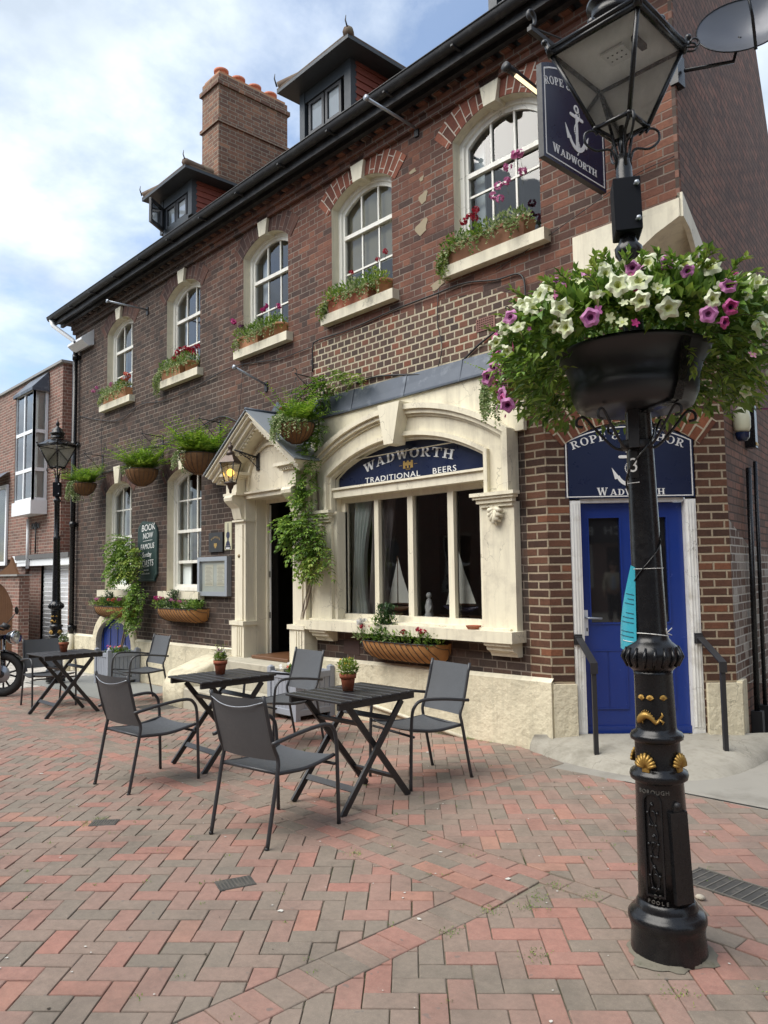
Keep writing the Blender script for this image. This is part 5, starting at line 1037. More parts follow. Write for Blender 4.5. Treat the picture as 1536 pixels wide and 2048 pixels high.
def geranium(name, m, par, spots, r=.035, n=16):
    """one rounded flower head per spot, each its own part"""
    for (x, y, z) in spots:
        b = MB(); c = Vector((x, y, z))
        for _ in range(n):
            p = sph(r, r, r * .75, .7); d = p.normalized(); s = d.orthogonal().normalized(); t = d.cross(s); k = r * .55
            vs = [c + p]; vs += [c + p + (s * cos(a) + t * sin(a)) * k * (1 if i % 2 == 0 else .6) + d * k * .25 for i, a in enumerate([2*pi*j/10 for j in range(10)])]
            b.add(vs, [(0, 1+i, 1+(i+1) % 10) for i in range(10)], m)
        b.tube([c + Vector((0, 0, -r * .5)), c + Vector((rnd(-.02, .02), rnd(-.01, .02), -.13))], .002, STEM, 4, False); b.build(name, par)
def daisy(b, c, d, r, m, mc=None, petals=5):
    c = Vector(c); d = Vector(d).normalized(); s = d.orthogonal().normalized(); t = d.cross(s); vs = [c]; N2 = petals * 4
    for i in range(N2): a = 2 * pi * i / N2; k = r * (1 if i % 4 in (1, 2) else .8 if i % 4 == 3 else .55); vs.append(c + (s * cos(a) + t * sin(a)) * k + d * r * .15)
    b.add(vs, [(0, 1+i, 1+(i+1) % N2) for i in range(N2)], m)
    if mc: b.add([c + d * r * .12] + [c + (s * cos(a) + t * sin(a)) * r * .28 + d * r * .14 for a in [2*pi*i/6 for i in range(6)]], [(0, 1+i, 1+(i+1) % 6) for i in range(6)], mc)
# ---- terracotta pots on the tables
def potplant(x, y, z, label, kind):
    t = thing('flowerpot', label, 'potted plant', (x, y, z), 'terracotta pots on the tables')
    b = MB(); b.lathe([(.038, 0), (.052, .085), (.053, .088), (.060, .089), (.063, .122), (.057, .123), (.052, .105), (0, .105)], TERRA, (x, y, z), 24); b.build('pot', t)
    b = MB(); m = {0: LEAFV, 1: LEAFY, 2: LEAFD}[kind]
    if kind == 0: clump(b, (x, y, z + .16), (.075, .075, .06), 420, .026, .015, LEAFY, .1, .9); clump(b, (x, y, z + .15), (.065, .065, .045), 120, .02, .012, LEAFV, .3, .6)
    else:
        clump(b, (x, y, z + .145), (.058, .058, .04), 240, .024, .013, LEAFV if kind == 2 else LEAFY, .2, .9)
        for _ in range(20):
            q = bez([(x + rnd(-.03, .03), y + rnd(-.03, .03), z + .11), (x + rnd(-.04, .04), y + rnd(-.04, .04), z + .17), (x + rnd(-.06, .06), y + rnd(-.06, .06), z + rnd(.19, .26))], 4); b.tube(q, .0013, STEM, 4, False)
            for p in q[2:]: b.leaf(p, Vector((rnd(-1, 1), rnd(-1, 1), rnd(0, 1))), V(0, 0, 1), .018, .008, LEAFM if kind == 2 else LEAFY)
    b.build('leaves', t); b = MB()
    if kind == 0:
        for (dx, dy, dz) in ((-.058, -.02, .215), (-.05, -.035, .195), (-.03, .0, .185), (.0, -.02, .20), (.015, .0, .19), (-.045, -.04, .175), (.0, .02, .225)): daisy(b, (x + dx, y + dy, z + dz), (.4 + rnd(-.4, .4), -.8, .4), .0135, PYE, PDK); b.tube([(x + dx * .5, y, z + .14), (x + dx, y + dy, z + dz)], .001, STEM, 4, False)
    else:
        for _ in range(16 if kind == 2 else 9): p = Vector((x + rnd(-.06, .06), y + rnd(-.06, .06), z + rnd(.15, .235))); daisy(b, p, (rnd(-.5, 1), rnd(-1, .2), .5), .010, PW if kind == 2 or rnd(0, 1) < .75 else PDK)
    b.build('blossoms', t)
potplant(-.235, -2.18, .752, 'terracotta pot of yellow and dark pansies on the right-hand folding table', 0)
potplant(-1.985, -2.18, .752 + gz(-1.985), 'terracotta pot of wispy pale flowers on the middle folding table', 1)
potplant(-5.93, -2.08, .752 + gz(-5.93), 'terracotta pot of small white flowers on the far left folding table', 2)
# ---- grey timber planters
def planter(x0, x1, y0, y1, h, label, fl):
    z0 = gz(x0); t = thing('timber_planter', label, 'planter', ((x0 + x1) / 2, (y0 + y1) / 2, z0), 'grey timber planters')
    for (x, y) in ((x0, y0), (x1 - .065, y0), (x0, y1 - .065), (x1 - .065, y1 - .065)):
        b = MB(); b.bevbox(x, x + .065, y, y + .065, z0, z0 + h + .04, GREYP, .006); b.add([(x, y, z0 + h + .04), (x + .065, y, z0 + h + .04), (x + .065, y + .065, z0 + h + .04), (x, y + .065, z0 + h + .04), (x + .0325, y + .0325, z0 + h + .062)], [(0, 1, 4), (1, 2, 4), (2, 3, 4), (3, 0, 4)], GREYP); b.build('post', t)
    b = MB(); e = .014; n = 6
    for (a0, a1, f) in ((x0 + .066, x1 - .066, 0), (y0 + .066, y1 - .066, 1)):
        w = (a1 - a0) / n
        for k in range(n):
            for side in (0, 1):
                if f == 0: yy_ = y0 + e if side == 0 else y1 - e - .015; b.bx(a0 + k * w + .003, a0 + (k + 1) * w - .003, yy_, yy_ + .015, z0 + .08, z0 + h - .01, GREYP)
                else: xx_ = x0 + e if side == 0 else x1 - e - .015; b.bx(xx_, xx_ + .015, a0 + k * w + .003, a0 + (k + 1) * w - .003, z0 + .08, z0 + h - .01, GREYP)
    b.build('panel', t); b = MB()
    for z in (z0 + .06, z0 + h - .075): 
        for y in (y0 + .003, y1 - .03 - .003): b = MB(); b.bevbox(x0 + .0655, x1 - .0655, y, y + .03, z, z + .07, GREYP, .004); b.build('rail', t)
        for x in (x0 + .003, x1 - .033): b = MB(); b.bevbox(x, x + .03, y0 + .0655, y1 - .0655, z, z + .07, GREYP, .004); b.build('rail', t)
    b = MB(); b.bx(x0 + .03, x1 - .03, y0 + .03, y1 - .03, z0 + .2, z0 + h - .05, SOIL); b.build('soil', t)
    b = MB(); cx_, cy_ = (x0 + x1) / 2, (y0 + y1) / 2
    clump(b, (cx_, cy_, z0 + h - .02), (.2, .2, .07), 180, .05, .025, LEAFM, .1, .8); b.build('leaves', t); b = MB()
    for _ in range(fl): daisy(b, (cx_ + rnd(-.2, .2), cy_ + rnd(-.22, .18), z0 + h + rnd(.02, .09)), (.3, -.6, .7), .022, random.choice([PMAG, PCOR, PW]))
    b.build('blossoms', t); return t
planter(-3.56, -3.0, -.61, -.05, .54, 'square grey timber planter below the shop window, beside the steps', 7)
planter(-8.56, -8.03, -.60, -.06, .52, 'square grey timber planter holding the climber, in front of the blue hatch', 9)
# ---- half-round wall troughs with coir liners
def trough(x0, x1, z, label, tall, flowers):
    D = .27; H = .22; t = thing('wall_trough', label, 'trough', ((x0 + x1) / 2, 0, z), 'coir-lined wall troughs'); b = MB(); n = 28; k = 8; vs = []
    def sec(s, a):     # s along length 0..1, a 0 (rim) .. 1 (bottom at the wall)
        e = (1 - abs(2 * s - 1) ** 5) ** .5 * .9 + .1 if 0 < s < 1 else .12
        return Vector((x0 + (x1 - x0) * s, -.01 - D * e * cos(a * pi / 2) ** .8, z - H * (.35 + .65 * e) * sin(a * pi / 2)))
    for i in range(n + 1):
        for j in range(k + 1): p = sec(i / n, j / k); vs.append(p + Vector((0, rnd(-.004, .004), rnd(-.004, .004) + (rnd(-.012, .006) if j == 0 else 0))))
    b.add(vs, [(i*(k+1)+j, (i+1)*(k+1)+j, (i+1)*(k+1)+j+1, i*(k+1)+j+1) for i in range(n) for j in range(k)], COIRL, True)
    b.add([sec(0, j / k) for j in range(k + 1)] + [(x0, 0, z)], [tuple(range(k + 2))], COIRL); b.add([sec(1, j / k) for j in range(k + 1)] + [(x1, 0, z)], [tuple(range(k + 2))], COIRL); b.build('coir_liner', t)
    b = MB(); o = Vector((0, -.006, -.003))
    for i in range(15):
        s = (i + .2) / 15; b.tube([sec(min(1, s + .05 * sin(a * pi) + .035 * a), a) + o for a in [q / 8 for q in range(9)]], .0035, WIRE, 5)
    b.tube([sec(i / 20, 0) + o for i in range(21)], .005, WIRE, 6); b.build('wire_frame', t)
    b = MB(); b.add([sec(i / n, 0) + Vector((0, .0, -.02)) for i in range(n + 1)] + [(x1, -.01, z - .02), (x0, -.01, z - .02)], [tuple(range(n + 3))], SOIL); b.build('soil', t)
    b = MB(); w = x1 - x0
    for i in range(10): clump(b, (x0 + w * (i + .5) / 10, -.16, z + .045), (w * .075, .13, .075), 110, .05, .022, random.choice([LEAFM, LEAFD, LEAFM, LEAFY, LEAFV]), .1, .9)
    for (fx, hh, m_) in tall:
        for _ in range(int(hh * 1100)):
            p = Vector((x0 + w * fx + random.gauss(0, .06), -.14 + random.gauss(0, .05), z + rnd(0, hh))); p.x = x0 + w * fx + (p.x - x0 - w * fx) * (1.15 - p.z + z if p.z - z < 1 else .2)
            b.leaf(p, Vector((rnd(-1, 1), rnd(-1, .6), rnd(.1, 1.4))), V(0, 0, 1), .075, .019, m_, .3)
    b.build('leaves', t)
    for (fx, m_, cnt, zz2) in flowers: geranium('flower_head', m_, t, [(x0 + w * (fx + rnd(-.05, .05)), -.2 + rnd(-.06, .06), z + zz2 + .04 + rnd(-.015, .02)) for _ in range(cnt * 2)], .030, 10)
trough(-9.62, -8.30, 1.08, 'coir-lined wall trough under the far left ground window, above the blue hatch', [(.42, .24, LEAFD)], [(.2, PPINK, 3, .06), (.65, PCOR, 3, .06), (.85, PPINK, 3, .07)])
trough(-7.22, -5.92, 1.10, 'coir-lined wall trough under the ground window left of the entrance', [(.38, .24, LEAFD)], [(.1, PMAG, 3, .10), (.45, PPINK, 2, .06), (.62, PPINK, 2, .06)])
trough(-2.40, -1.20, .87, 'large golden coir wall trough under the shop window', [(.33, .36, LEAFD), (.30, .25, LEAFM)], [(.08, PW, 3, .16), (.12, PRED, 1, .10), (.85, PRED, 2, .09), (.6, PRED, 1, .06)])
# ---- hanging baskets and brackets
def basket(x, y, z, r, label, bracket, ivy, fernn=26, flowers=(), plate=None, ivm=LEAFV):
    t = thing('hanging_basket', label, 'hanging basket', (x, y, z), 'round coir hanging baskets'); b = MB(); H = r * 1.05
    prof = [(r * cos(a), -H * sin(a)) for a in [radians(q) for q in range(0, 84, 12)]] + [(r * .28, -H)]
    b.lathe([(p[0], p[1]) for p in prof[::-1]] , COIR, (x, y, z), 28, cap=True); b.build('coir_liner', t)
    b = MB()
    for k in range(20):
        a = 2 * pi * k / 20; b.tube([(x + (p[0] + .004) * cos(a), y + (p[0] + .004) * sin(a), z + p[1]) for p in prof], .0028, WIRE, 5)
    b.tube([(x + (r + .004) * cos(a), y + (r + .004) * sin(a), z) for a in [2*pi*i/24 for i in range(25)]], .004, WIRE, 6, False)
    b.build('wire_frame', t); b = MB(); b.lathe([(0, -.02), (r, -.02)], SOIL, (x, y, z), 20); b.build('soil', t)
    if plate:
        b = MB()
        for k in range(3): a = 2 * pi * k / 3 + .5; b.tube([(x + r * cos(a), y + r * sin(a), z), (x, y, plate[1] - .02)], .003, WIRE, 5)
        b.build('hanging_chain', t)
    b = MB()
    for k in range(fernn * 2):
        a = rnd(0, 2 * pi); e = rnd(.4, 2.2); fern(b, (x + r * .4 * cos(a), y + r * .4 * sin(a), z), (cos(a), sin(a), e), r * rnd(1.3, 2.5), LEAFB, 14, r * .36, .5)
    clump(b, (x, y, z + r * .40), (r * 1.0, r * 1.0, r * .55), int(620), .045, .024, LEAFC, .1, .8); clump(b, (x, y, z + r * .75), (r * .8, r * .8, r * .5), int(360), .045, .018, LEAFB, .1, .8); b.build('fern', t)
    b = MB()
    for k in range(int(ivy[0] * 1.8)):
        a = radians(ivy[1]) + random.gauss(0, .75); rr = r * rnd(.9, 1.1); trail(b, (x + rr * cos(a), y + rr * sin(a), z + .03), (cos(a), sin(a), .3), rnd(.5, 1) * ivy[2], ivm)
    clump(b, (x + r * .8 * cos(radians(ivy[1])), y + r * .8 * sin(radians(ivy[1])), z + .02), (r * .7, r * .7, r * .35), 420, .034, .026, ivm, .3, .2); b.build('ivy', t)
    for (m_, spots) in flowers: geranium('flower_head', m_, t, [(x + a, y + c_, z + d) for a, c_, d in spots], .028, 10)
    if bracket and plate:
        X, zt = plate; q = thing('wall_bracket', bracket, 'bracket', (X, 0, zt), 'scrolled iron basket brackets'); b = MB()
        b.bx(X - .012, X + .012, -.012, 0, zt - .36, zt + .03, IRON); b.build('wall_plate', q); b = MB()
        b.tube([(X, -.01, zt - .0), (X, y - .02, zt + .02)], .007, IRON, 6); b.tube([(X, -.01, zt - .32), (X, y * .55, zt - .12), (X, y, zt + .01)], .006, IRON, 6)
        b.tube([(X, y - .02 + .03 * sin(a) , zt + .05 - .03 * cos(a)) for a in [radians(w_) for w_ in range(0, 300, 30)]], .005, IRON, 5)
        for s_ in (.3, .62): b.tube([(X, y * s_ + .025 * k / 8 * cos(k * .9), zt - .05 - .03 * (1 - s_) + .028 * k / 8 * sin(k * .9)) for k in range(9)], .004, IRON, 5)
        b.build('scrolled_arm', q)
basket(-9.75, -.34, 3.27, .21, 'small coir hanging basket of fern and ivy nearest the black downpipe', 'scrolled iron bracket near the black downpipe', (26, 200, .40), 24, plate=(-9.75, 3.80))
basket(-7.40, -.36, 3.27, .25, 'coir hanging basket of bright fern between the two ground floor windows', 'scrolled iron bracket between the two ground floor windows', (14, 190, .16), 28, plate=(-7.40, 3.83))
basket(-5.64, -.34, 3.30, .27, 'dark coir hanging basket with coral flowers, left of the porch roof', 'scrolled iron bracket left of the porch roof', (18, 200, .34), 30, [(PCOR, [(-.2, -.12, .16), (-.24, -.08, .2), (-.17, -.15, .12)])], plate=(-5.64, 3.80))
basket(-3.22, -.42, 3.36, .22, 'coir hanging basket overflowing with ivy above the entrance capital', 'scrolled iron bracket above the entrance capital', (34, 250, .30), 16, [(PRED, [(-.16, -.1, .2)])], plate=(-3.22, 3.95))
basket(-.05, -.42, 3.25, .17, 'coir hanging basket of pale ivy half hidden behind the lamp post planter', 'scrolled iron bracket beside the cream corner corbel', (34, 220, .42), 6, plate=(-.05, 3.86))
# ---- terracotta troughs on the upper sills
def sillbox(x0, label, parts, ivy, flowers, gx=(0, 1.0)):
    z = 4.72; t = thing('window_trough', label, 'window trough', (x0 + .53, -.03, z), 'terracotta troughs on the upper sills')
    for (a0, a1, h, m_) in parts:
        b = MB(); X0, X1 = x0 + a0, x0 + a1
        if m_ is None:
            b.lathe([(.085, 0), (.10, .13), (.118, .132), (.118, .165), (.10, .166), (.09, .15), (0, .15)], TERRAL, ((X0 + X1) / 2, -.0, z), 20)
        else: b.add([(X0 + .02, -.085, z), (X1 - .02, -.085, z), (X1 - .02, .07, z), (X0 + .02, .07, z), (X0, -.10, z + h), (X1, -.10, z + h), (X1, .09, z + h), (X0, .09, z + h)], [(0, 1, 5, 4), (1, 2, 6, 5), (2, 3, 7, 6), (3, 0, 4, 7), (4, 5, 6, 7)], m_); b.bx(X0 - .005, X1 + .005, -.106, -.095, z + h - .03, z + h, m_)
        b.build('trough', t)
    b = MB()
    for k in range(9): c = x0 + gx[0] + (gx[1] - gx[0]) * (k + .5) / 9; clump(b, (c, -.05, z + .19 + .03 * sin(k * 2.1)), (.11, .13, .10), 125, .045, .023, random.choice([LEAFV, LEAFM, LEAFV, LEAFY, LEAFM]), .1, .8)
    for k in range(34): c = x0 + rnd(gx[0], gx[1]); trail(b, (c, -.11, z + .17), (0, -1, .2), rnd(.08, .24), LEAFV)
    for (c, n, l) in ivy:
        for _ in range(n * 2): trail(b, (x0 + c + rnd(-.06, .08), -.08 + rnd(-.05, .05), z + .13), (-1, -.5, .25), rnd(.5, 1) * l, random.choice([LEAFV, LEAFY]))
    b.build('leaves', t)
    for (m_, sp, r_) in flowers: geranium('flower_head', m_, t, [(x0 + a, -.05 + c_, z + d) for a, c_, d in sp], r_, 16)
R_ = lambda n, a0, a1, z0, z1: [(rnd(a0, a1), rnd(-.08, .06), rnd(z0, z1)) for _ in range(n)]
sillbox(-9.62, 'terracotta trough of red and pink geraniums on the leftmost upper sill', [(.02, .5, .16, TERRAL), (.52, 1.0, .16, TERRAL)], [(0, 5, .2)], [(PCOR, R_(7, .55, 1.05, .28, .42), .04), (PPINK, [(-.25, -.1, .30), (-.1, -.1, .34)] + R_(4, .2, .6, .26, .34), .035), (PW, R_(2, .8, 1.0, .25, .33), .03)])
sillbox(-7.30, 'terracotta trough crowded with crimson geraniums on the second upper sill from the left', [(.0, .62, .15, TERRAL), (.65, .95, .2, None)], [(-.05, 12, .42)], [(PRED, R_(16, .15, 1.02, .26, .40), .045)])
sillbox(-5.02, 'terracotta troughs with magenta geraniums on the middle upper sill', [(.0, .5, .16, TERRAL), (.52, .78, .2, None), (.80, 1.0, .18, None)], [(.05, 8, .2)], [(PMAG, [(-.05, -.1, .42), (.02, -.12, .38), (.6, -.03, .42), (.7, -.05, .44), (.95, -.02, .38)], .038), (PDK, [(.18, -.1, .28)], .035)])
sillbox(-3.04, 'terracotta trough and pot of trailing ivy on the upper sill above the shop window keystone', [(.02, .76, .17, TERRA), (.80, 1.05, .2, None)], [(.0, 14, .25)], [(PRED, [(.44, -.02, .40), (.88, 0, .42), (1.0, .0, .48), (1.03, -.02, .45)], .028)])
sillbox(-1.04, 'brown timber-coloured trough with tall pink geraniums on the upper sill nearest the hanging sign', [(-.02, .95, .19, mat('brown_clay_trough', (.20, .09, .045), .8, var=.15))], [(-.02, 16, .32)], [(PRED, [(.22, -.06, .37), (.32, -.08, .38), (.40, -.08, .42), (.36, -.05, .36)], .038), (PPINK, [(.62, -.08, .48), (.66, -.05, .58), (.80, -.08, .70), (.86, -.05, .80), (.93, -.06, .78), (.80, -.1, .55), (1.0, -.12, .56), (.7, -.08, .42)], .04)], gx=(-.05, .95))
# ---- climbers
def climber(name, label, stems, clumps, loc):
    t = thing(name, label, 'climbing plant', loc)
    b = MB()
    for s_, r_ in stems: b.tube(bez(s_, 5), r_, BARK, 6)
    b.build('stem', t); b = MB()
    for (c, r, n, m_, ll) in clumps:
        for _ in range(int(n * 1.5)):
            p = sph(*r, .1); d = Vector((p.x / r[0] * .8 + rnd(-.8, .8), -abs(rnd(.2, 1)), p.z / r[2] * .4 + rnd(-.5, .6))); compound(b, Vector(c) + p, d, rnd(.14, .26) * (ll / .06), m_, 4, ll, 1.6)
    b.build('foliage', t); return t
climber('wisteria', 'bright green climber rising from the far grey planter past the chalkboard', [([(-8.28, -.3, .3), (-8.22, -.22, .8), (-8.10, -.15, 1.3), (-8.12, -.12, 1.9), (-8.2, -.1, 2.2)], .014), ([(-8.25, -.3, .3), (-8.12, -.2, .9), (-8.05, -.12, 1.5), (-8.0, -.1, 2.0)], .010)],
        [((-8.30, -.22, 2.05), (.32, .14, .22), 60, LEAFC, .065), ((-8.40, -.24, 1.72), (.30, .13, .18), 40, LEAFC, .065), ((-8.0, -.2, 1.85), (.25, .13, .3), 45, LEAFY, .06), ((-7.95, -.18, 1.05), (.16, .1, .38), 55, LEAFC, .055), ((-7.80, -.2, 1.3), (.14, .1, .25), 22, LEAFC, .06), ((-8.35, -.3, .95), (.2, .1, .1), 12, LEAFY, .05)], (-8.25, -.3, .3))
climber('wisteria', 'leafy climber trained up between the entrance and the shop window', [([(-3.42, -.14, .55), (-3.50, -.17, .9), (-3.38, -.15, 1.25), (-3.30, -.12, 1.6), (-3.22, -.1, 2.3), (-3.25, -.1, 3.0), (-3.2, -.06, 3.7)], .011), ([(-3.44, -.14, .55), (-3.48, -.18, 1.0), (-3.36, -.14, 1.45), (-3.2, -.1, 1.9)], .007), ([(-3.2, -.05, 3.7), (-2.8, -.04, 3.85), (-2.3, -.04, 3.82)], .006)],
        [((-3.26, -.24, 2.02), (.28, .14, .28), 85, LEAFC, .062), ((-3.08, -.24, 1.75), (.22, .13, .18), 40, LEAFY, .058), ((-3.55, -.26, 2.2), (.16, .12, .10), 20, LEAFC, .06), ((-3.28, -.2, 2.55), (.10, .10, .22), 32, LEAFC, .055), ((-3.24, -.18, 2.95), (.09, .10, .28), 34, LEAFC, .05), ((-3.15, -.16, 3.35), (.10, .10, .22), 32, LEAFC, .05), ((-3.2, -.14, 3.74), (.2, .1, .13), 40, LEAFM, .05), ((-2.88, -.12, 3.86), (.26, .09, .08), 30, LEAFC, .045), ((-2.42, -.1, 3.82), (.12, .06, .06), 8, LEAFY, .045)], (-3.43, -.14, .5))
# ================================================================ STREET LAMPS
lamp = thing('street_lamp', 'tall black cast-iron street lamp with gold shells and fish in the right foreground', 'street lamp', (0, 0, 0), 'black cast-iron street lamps')
def cyl(az, r, z): return Vector((r * cos(az), r * sin(az), z))
CAMAZ = atan2(-3.14, 1.66)
def cf(deg, r, z, r2=None, z2=None):
    """frame on the round column: u to the viewer's right, v up, w outward"""
    az = CAMAZ + radians(deg); o = cyl(az, r, z); u = Vector((-sin(az), cos(az), 0)); v = Vector((0, 0, 1)); return Fr(o, u, v, u.cross(v))
b = MB(); b.lathe([(.155, -.03), (.153, .02), (.147, .10), (.152, .125), (.158, .14), (.157, .16), (.145, .175), (.128, .185), (.124, .195), (.122, .205), (.116, .215), (.111, .225)], BLACK, seg=40); b.build('base', lamp)
b = MB(); b.lathe([(.111, .225), (.105, .45), (.098, .70), (.100, .705), (.116, .715), (.120, .73), (.116, .745), (.098, .755), (.094, .765), (.092, .865), (.095, .872), (.108, .88), (.110, .892), (.104, .905), (.085, .915), (.083, .93), (.079, 1.15), (.082, 1.165)], BLACK, seg=40); b.build('pedestal', lamp)
b = MB(); b.lathe([(.082, 1.165), (.10, 1.185), (.114, 1.21), (.117, 1.235), (.108, 1.265), (.085, 1.285), (.074, 1.30), (.071, 1.31), (.068, 1.33), (.060, 1.9), (.054, 2.33), (.058, 2.34), (.058, 2.40), (.045, 2.42), (.045, 2.98), (.058, 3.0), (.06, 3.03), (.044, 3.05), (.036, 3.07), (.036, 3.40), (.03, 3.42), (.03, 3.46)], BLACK, seg=32)
for k in range(18):      # leafy rim of the cup
    a = 2 * pi * k / 18; b.tube([cyl(a, .104, 1.185), cyl(a + .06, .123, 1.225), cyl(a + .1, .108, 1.268)], [.006, .009, .005], BLACK, 6)
b.build('column', lamp)
b = MB(); F = cf(-19, .1105, .46); F = Fr(cyl(CAMAZ + radians(-19), .1115, .24), F.u, (cyl(CAMAZ + radians(-19), .099, .68) - cyl(CAMAZ + radians(-19), .1115, .24)).normalized(), F.w)
def oval(k): return [(.036 - k) * 1.0 * cos(radians(a)) for a in range(0, 181, 15)]
o_ = [((.040) * cos(radians(a)), .395 + .04 * sin(radians(a))) for a in range(0, 181, 15)] + [(-.040, .02), (.040, .02)]; i_ = [(.033 * cos(radians(a)), .395 + .033 * sin(radians(a))) for a in range(0, 181, 15)] + [(-.033, .027), (.033, .027)]
b.slab(F, o_, [i_], -.004, .004, BLACK)
for k in range(3):     # vine scroll relief
    zc = .09 + .125 * k; sg_ = 1 if k % 2 else -1; b.tube([F(sg_ * .02 * sin(t) * (1 - t / 12), zc + .055 * cos(t) * (1 - t / 10), .002) for t in [i * .45 for i in range(16)]], .0035, BLACK, 6)
    for q in range(5): t = rnd(0, 6.28) if False else q * 1.256; b.ball(F(sg_ * .021 * sin(t), zc + .045 * cos(t), .003), .0065, BLACK, 7, 4)
b.tube([F(.018 * sin(i * .42), .04 + i * .012, .002) for i in range(30)], .003, BLACK, 6); b.build('scroll_panel', lamp)
b = MB(); AZD = 38; F = Fr(cyl(CAMAZ + radians(AZD), .102, .24), cf(AZD, .1, 0).u, (cyl(CAMAZ + radians(AZD), .090, .62) - cyl(CAMAZ + radians(AZD), .102, .24)).normalized(), cf(AZD, .1, 0).w)
b.box(F, -.042, .042, 0, .36, -.02, .022, BLACK); b.box(F, -.02, .02, .361, .385, -.02, .018, BLACK); b.ball(F(.0, .385, .014), .014, IRON, 10, 6); b.build('access_door', lamp)
GLD = mat('brass_gold_relief', (.36, .22, .055), .42, metal=.6, var=.2)
for dg in (-30, 58, 150, -120):
    b = MB(); F = cf(dg, .093, .775)
    for i in range(9):
        a = radians(90 + (i - 4) * 17); l = .062 - .003 * abs(i - 4); b.tube([F(0, -.005, .004), F(cos(a) * l * .6, sin(a) * l * .6 - .005, .017), F(cos(a) * l, sin(a) * l - .005, .006)], [.004, .0075, .006], GLD, 6)
    b.box(F, -.016, .016, -.02, -.002, -.001, .010, GLD); b.build('gold_scallop', lamp)
for dg in (-38, -12, 25):
    b = MB(); F = cf(dg, .080, 1.055)
    for i in range(7): a = radians(90 + (i - 3) * 24); b.tube([F(0, -.006, .002), F(cos(a) * .016, sin(a) * .016, .005)], [.003, .0035], GLD, 5)
    b.build('gold_cockle', lamp)
b = MB(); P = []      # gold heraldic fish bent round the column
for i in range(14):
    t = i / 13; dg = -52 + 62 * t; z = .952 + .036 * sin(pi * min(1, t * 1.15)) + (.02 * (t - .87) / .13 if t > .87 else 0); F = cf(dg, .084, z); P.append((F(0, 0, .004), [.006, .013, .0155, .0165, .016, .0155, .0145, .013, .0115, .0095, .008, .0065, .0055, .005][i]))
b.tube([p for p, _ in P], [r for _, r in P], GLD, 8)
for i in range(2, 12): F = cf(-52 + 62 * i / 13, .084, P[i][0].z + P[i][1]); b.tube([F(0, -.002, .004), F(.002, .008, .006)], [.003, .001], GLD, 4)
F = cf(10, .084, P[-1][0].z); b.tube([F(0, 0, .004), F(.014, .018, .005), F(.010, .028, .004)], [.005, .005, .002], GLD, 5); b.tube([F(0, 0, .004), F(.016, -.012, .005), F(.010, -.022, .004)], [.005, .005, .002], GLD, 5)
F = cf(-38, .084, P[3][0].z - .012); b.tube([F(0, 0, .006), F(.006, -.014, .006)], [.005, .002], GLD, 5); b.build('gold_fish', lamp)
def round_text(par, txt, dg, r, z, size, step, m, name):
    b = MB()
    for i, c in enumerate(txt):
        if c != ' ': b.text(cf(dg + (i - (len(txt) - 1) / 2) * step, r, z), c, size, m, th=.004)
    return b.build(name, par)
RAISED = mat('worn_raised_lettering', (.10, .095, .085), .5, var=.4, scale=60)
round_text(lamp, 'BOROUGH', -16, .0985, .695 - .02, .024, 11, RAISED, 'cast_lettering'); round_text(lamp, 'OF', -16, .1105, .262, .020, 10, RAISED, 'cast_lettering'); round_text(lamp, 'POOLE', -16, .1118, .238, .020, 9.5, RAISED, 'cast_lettering')
b = MB(); a0 = CAMAZ + radians(8); F = Fr((0, 0, 0), (cos(a0), sin(a0), 0), (-sin(a0), cos(a0), 0), (0, 0, 1)); b.bevbox(-.068, .068, -.058, .058, 3.085, 3.33, mat('satin_black_box', (.004, .005, .008), .55, Specular_IOR_Level=.15), .006)
b.v = [tuple(F(*p)) for p in b.v]
for z in (3.29, 3.13): 
    b.tube([F(.06, .03, z), F(.09, .045, z)], .006, ALU, 6); b.ball(F(.085, .04, z), .012, ALU, 7, 4)
b.build('control_box', lamp)
# lantern: square, narrow at the foot, corner towards the camera
LA = 5.522; LC = [LA + k * pi / 2 for k in range(4)]; zb, ztp, rb, rt = 3.594, 3.955, .118, .300
cor = lambda k, z, e=0: Vector(((rb + (rt - rb) * (z - zb) / (ztp - zb) + e) * cos(LC[k % 4]), (rb + (rt - rb) * (z - zb) / (ztp - zb) + e) * sin(LC[k % 4]), z))
b = MB()
for k in range(4):
    b.tube([cor(k, zb), cor(k, ztp)], .011, BLACK, 6); b.tube([cor(k, zb), cor(k + 1, zb)], .011, BLACK, 6); b.tube([cor(k, ztp), cor(k + 1, ztp)], .016, BLACK, 6); b.tube([cor(k, ztp + .02, .004), cor(k + 1, ztp + .02, .004)], .012, BLACK, 6)
    b.tube([cor(k, ztp - .01), cor(k, ztp + .05, -.004)], [.022, .012], BLACK, 8); b.ball(cor(k, ztp + .055), .016, BLACK, 8, 5); b.tube([cor(k, zb + .0), cor(k, zb - .04, -.02)], [.01, .004], BLACK, 6)
    m_ = (cor(k, ztp) + cor(k + 1, ztp)) / 2; b.ball(m_ + Vector((0, 0, .035)), .022, BLACK, 8, 5)
b.build('lantern_frame', lamp)
b = MB()
for k in range(4): b.add([cor(k, zb, -.004), cor(k+1, zb, -.004), cor(k+1, ztp, -.004), cor(k, ztp, -.004)], [(0, 1, 2, 3)], LGLASS)
b.build('lantern_glass', lamp)
b = MB(); e = -.02; b.add([cor(k, ztp - .004, e) for k in range(4)], [(0, 3, 2, 1)], mat('lantern_reflector_white', (.88, .88, .86), .5)); F = Fr((0, 0, ztp - .02), (cos(LA + .785), sin(LA + .785), 0), (-sin(LA + .785), cos(LA + .785), 0), (0, 0, 1)); b.box(F, -.055, .055, -.055, .055, 0, .012, mat('led_gear_tray', (.7, .7, .69), .5))
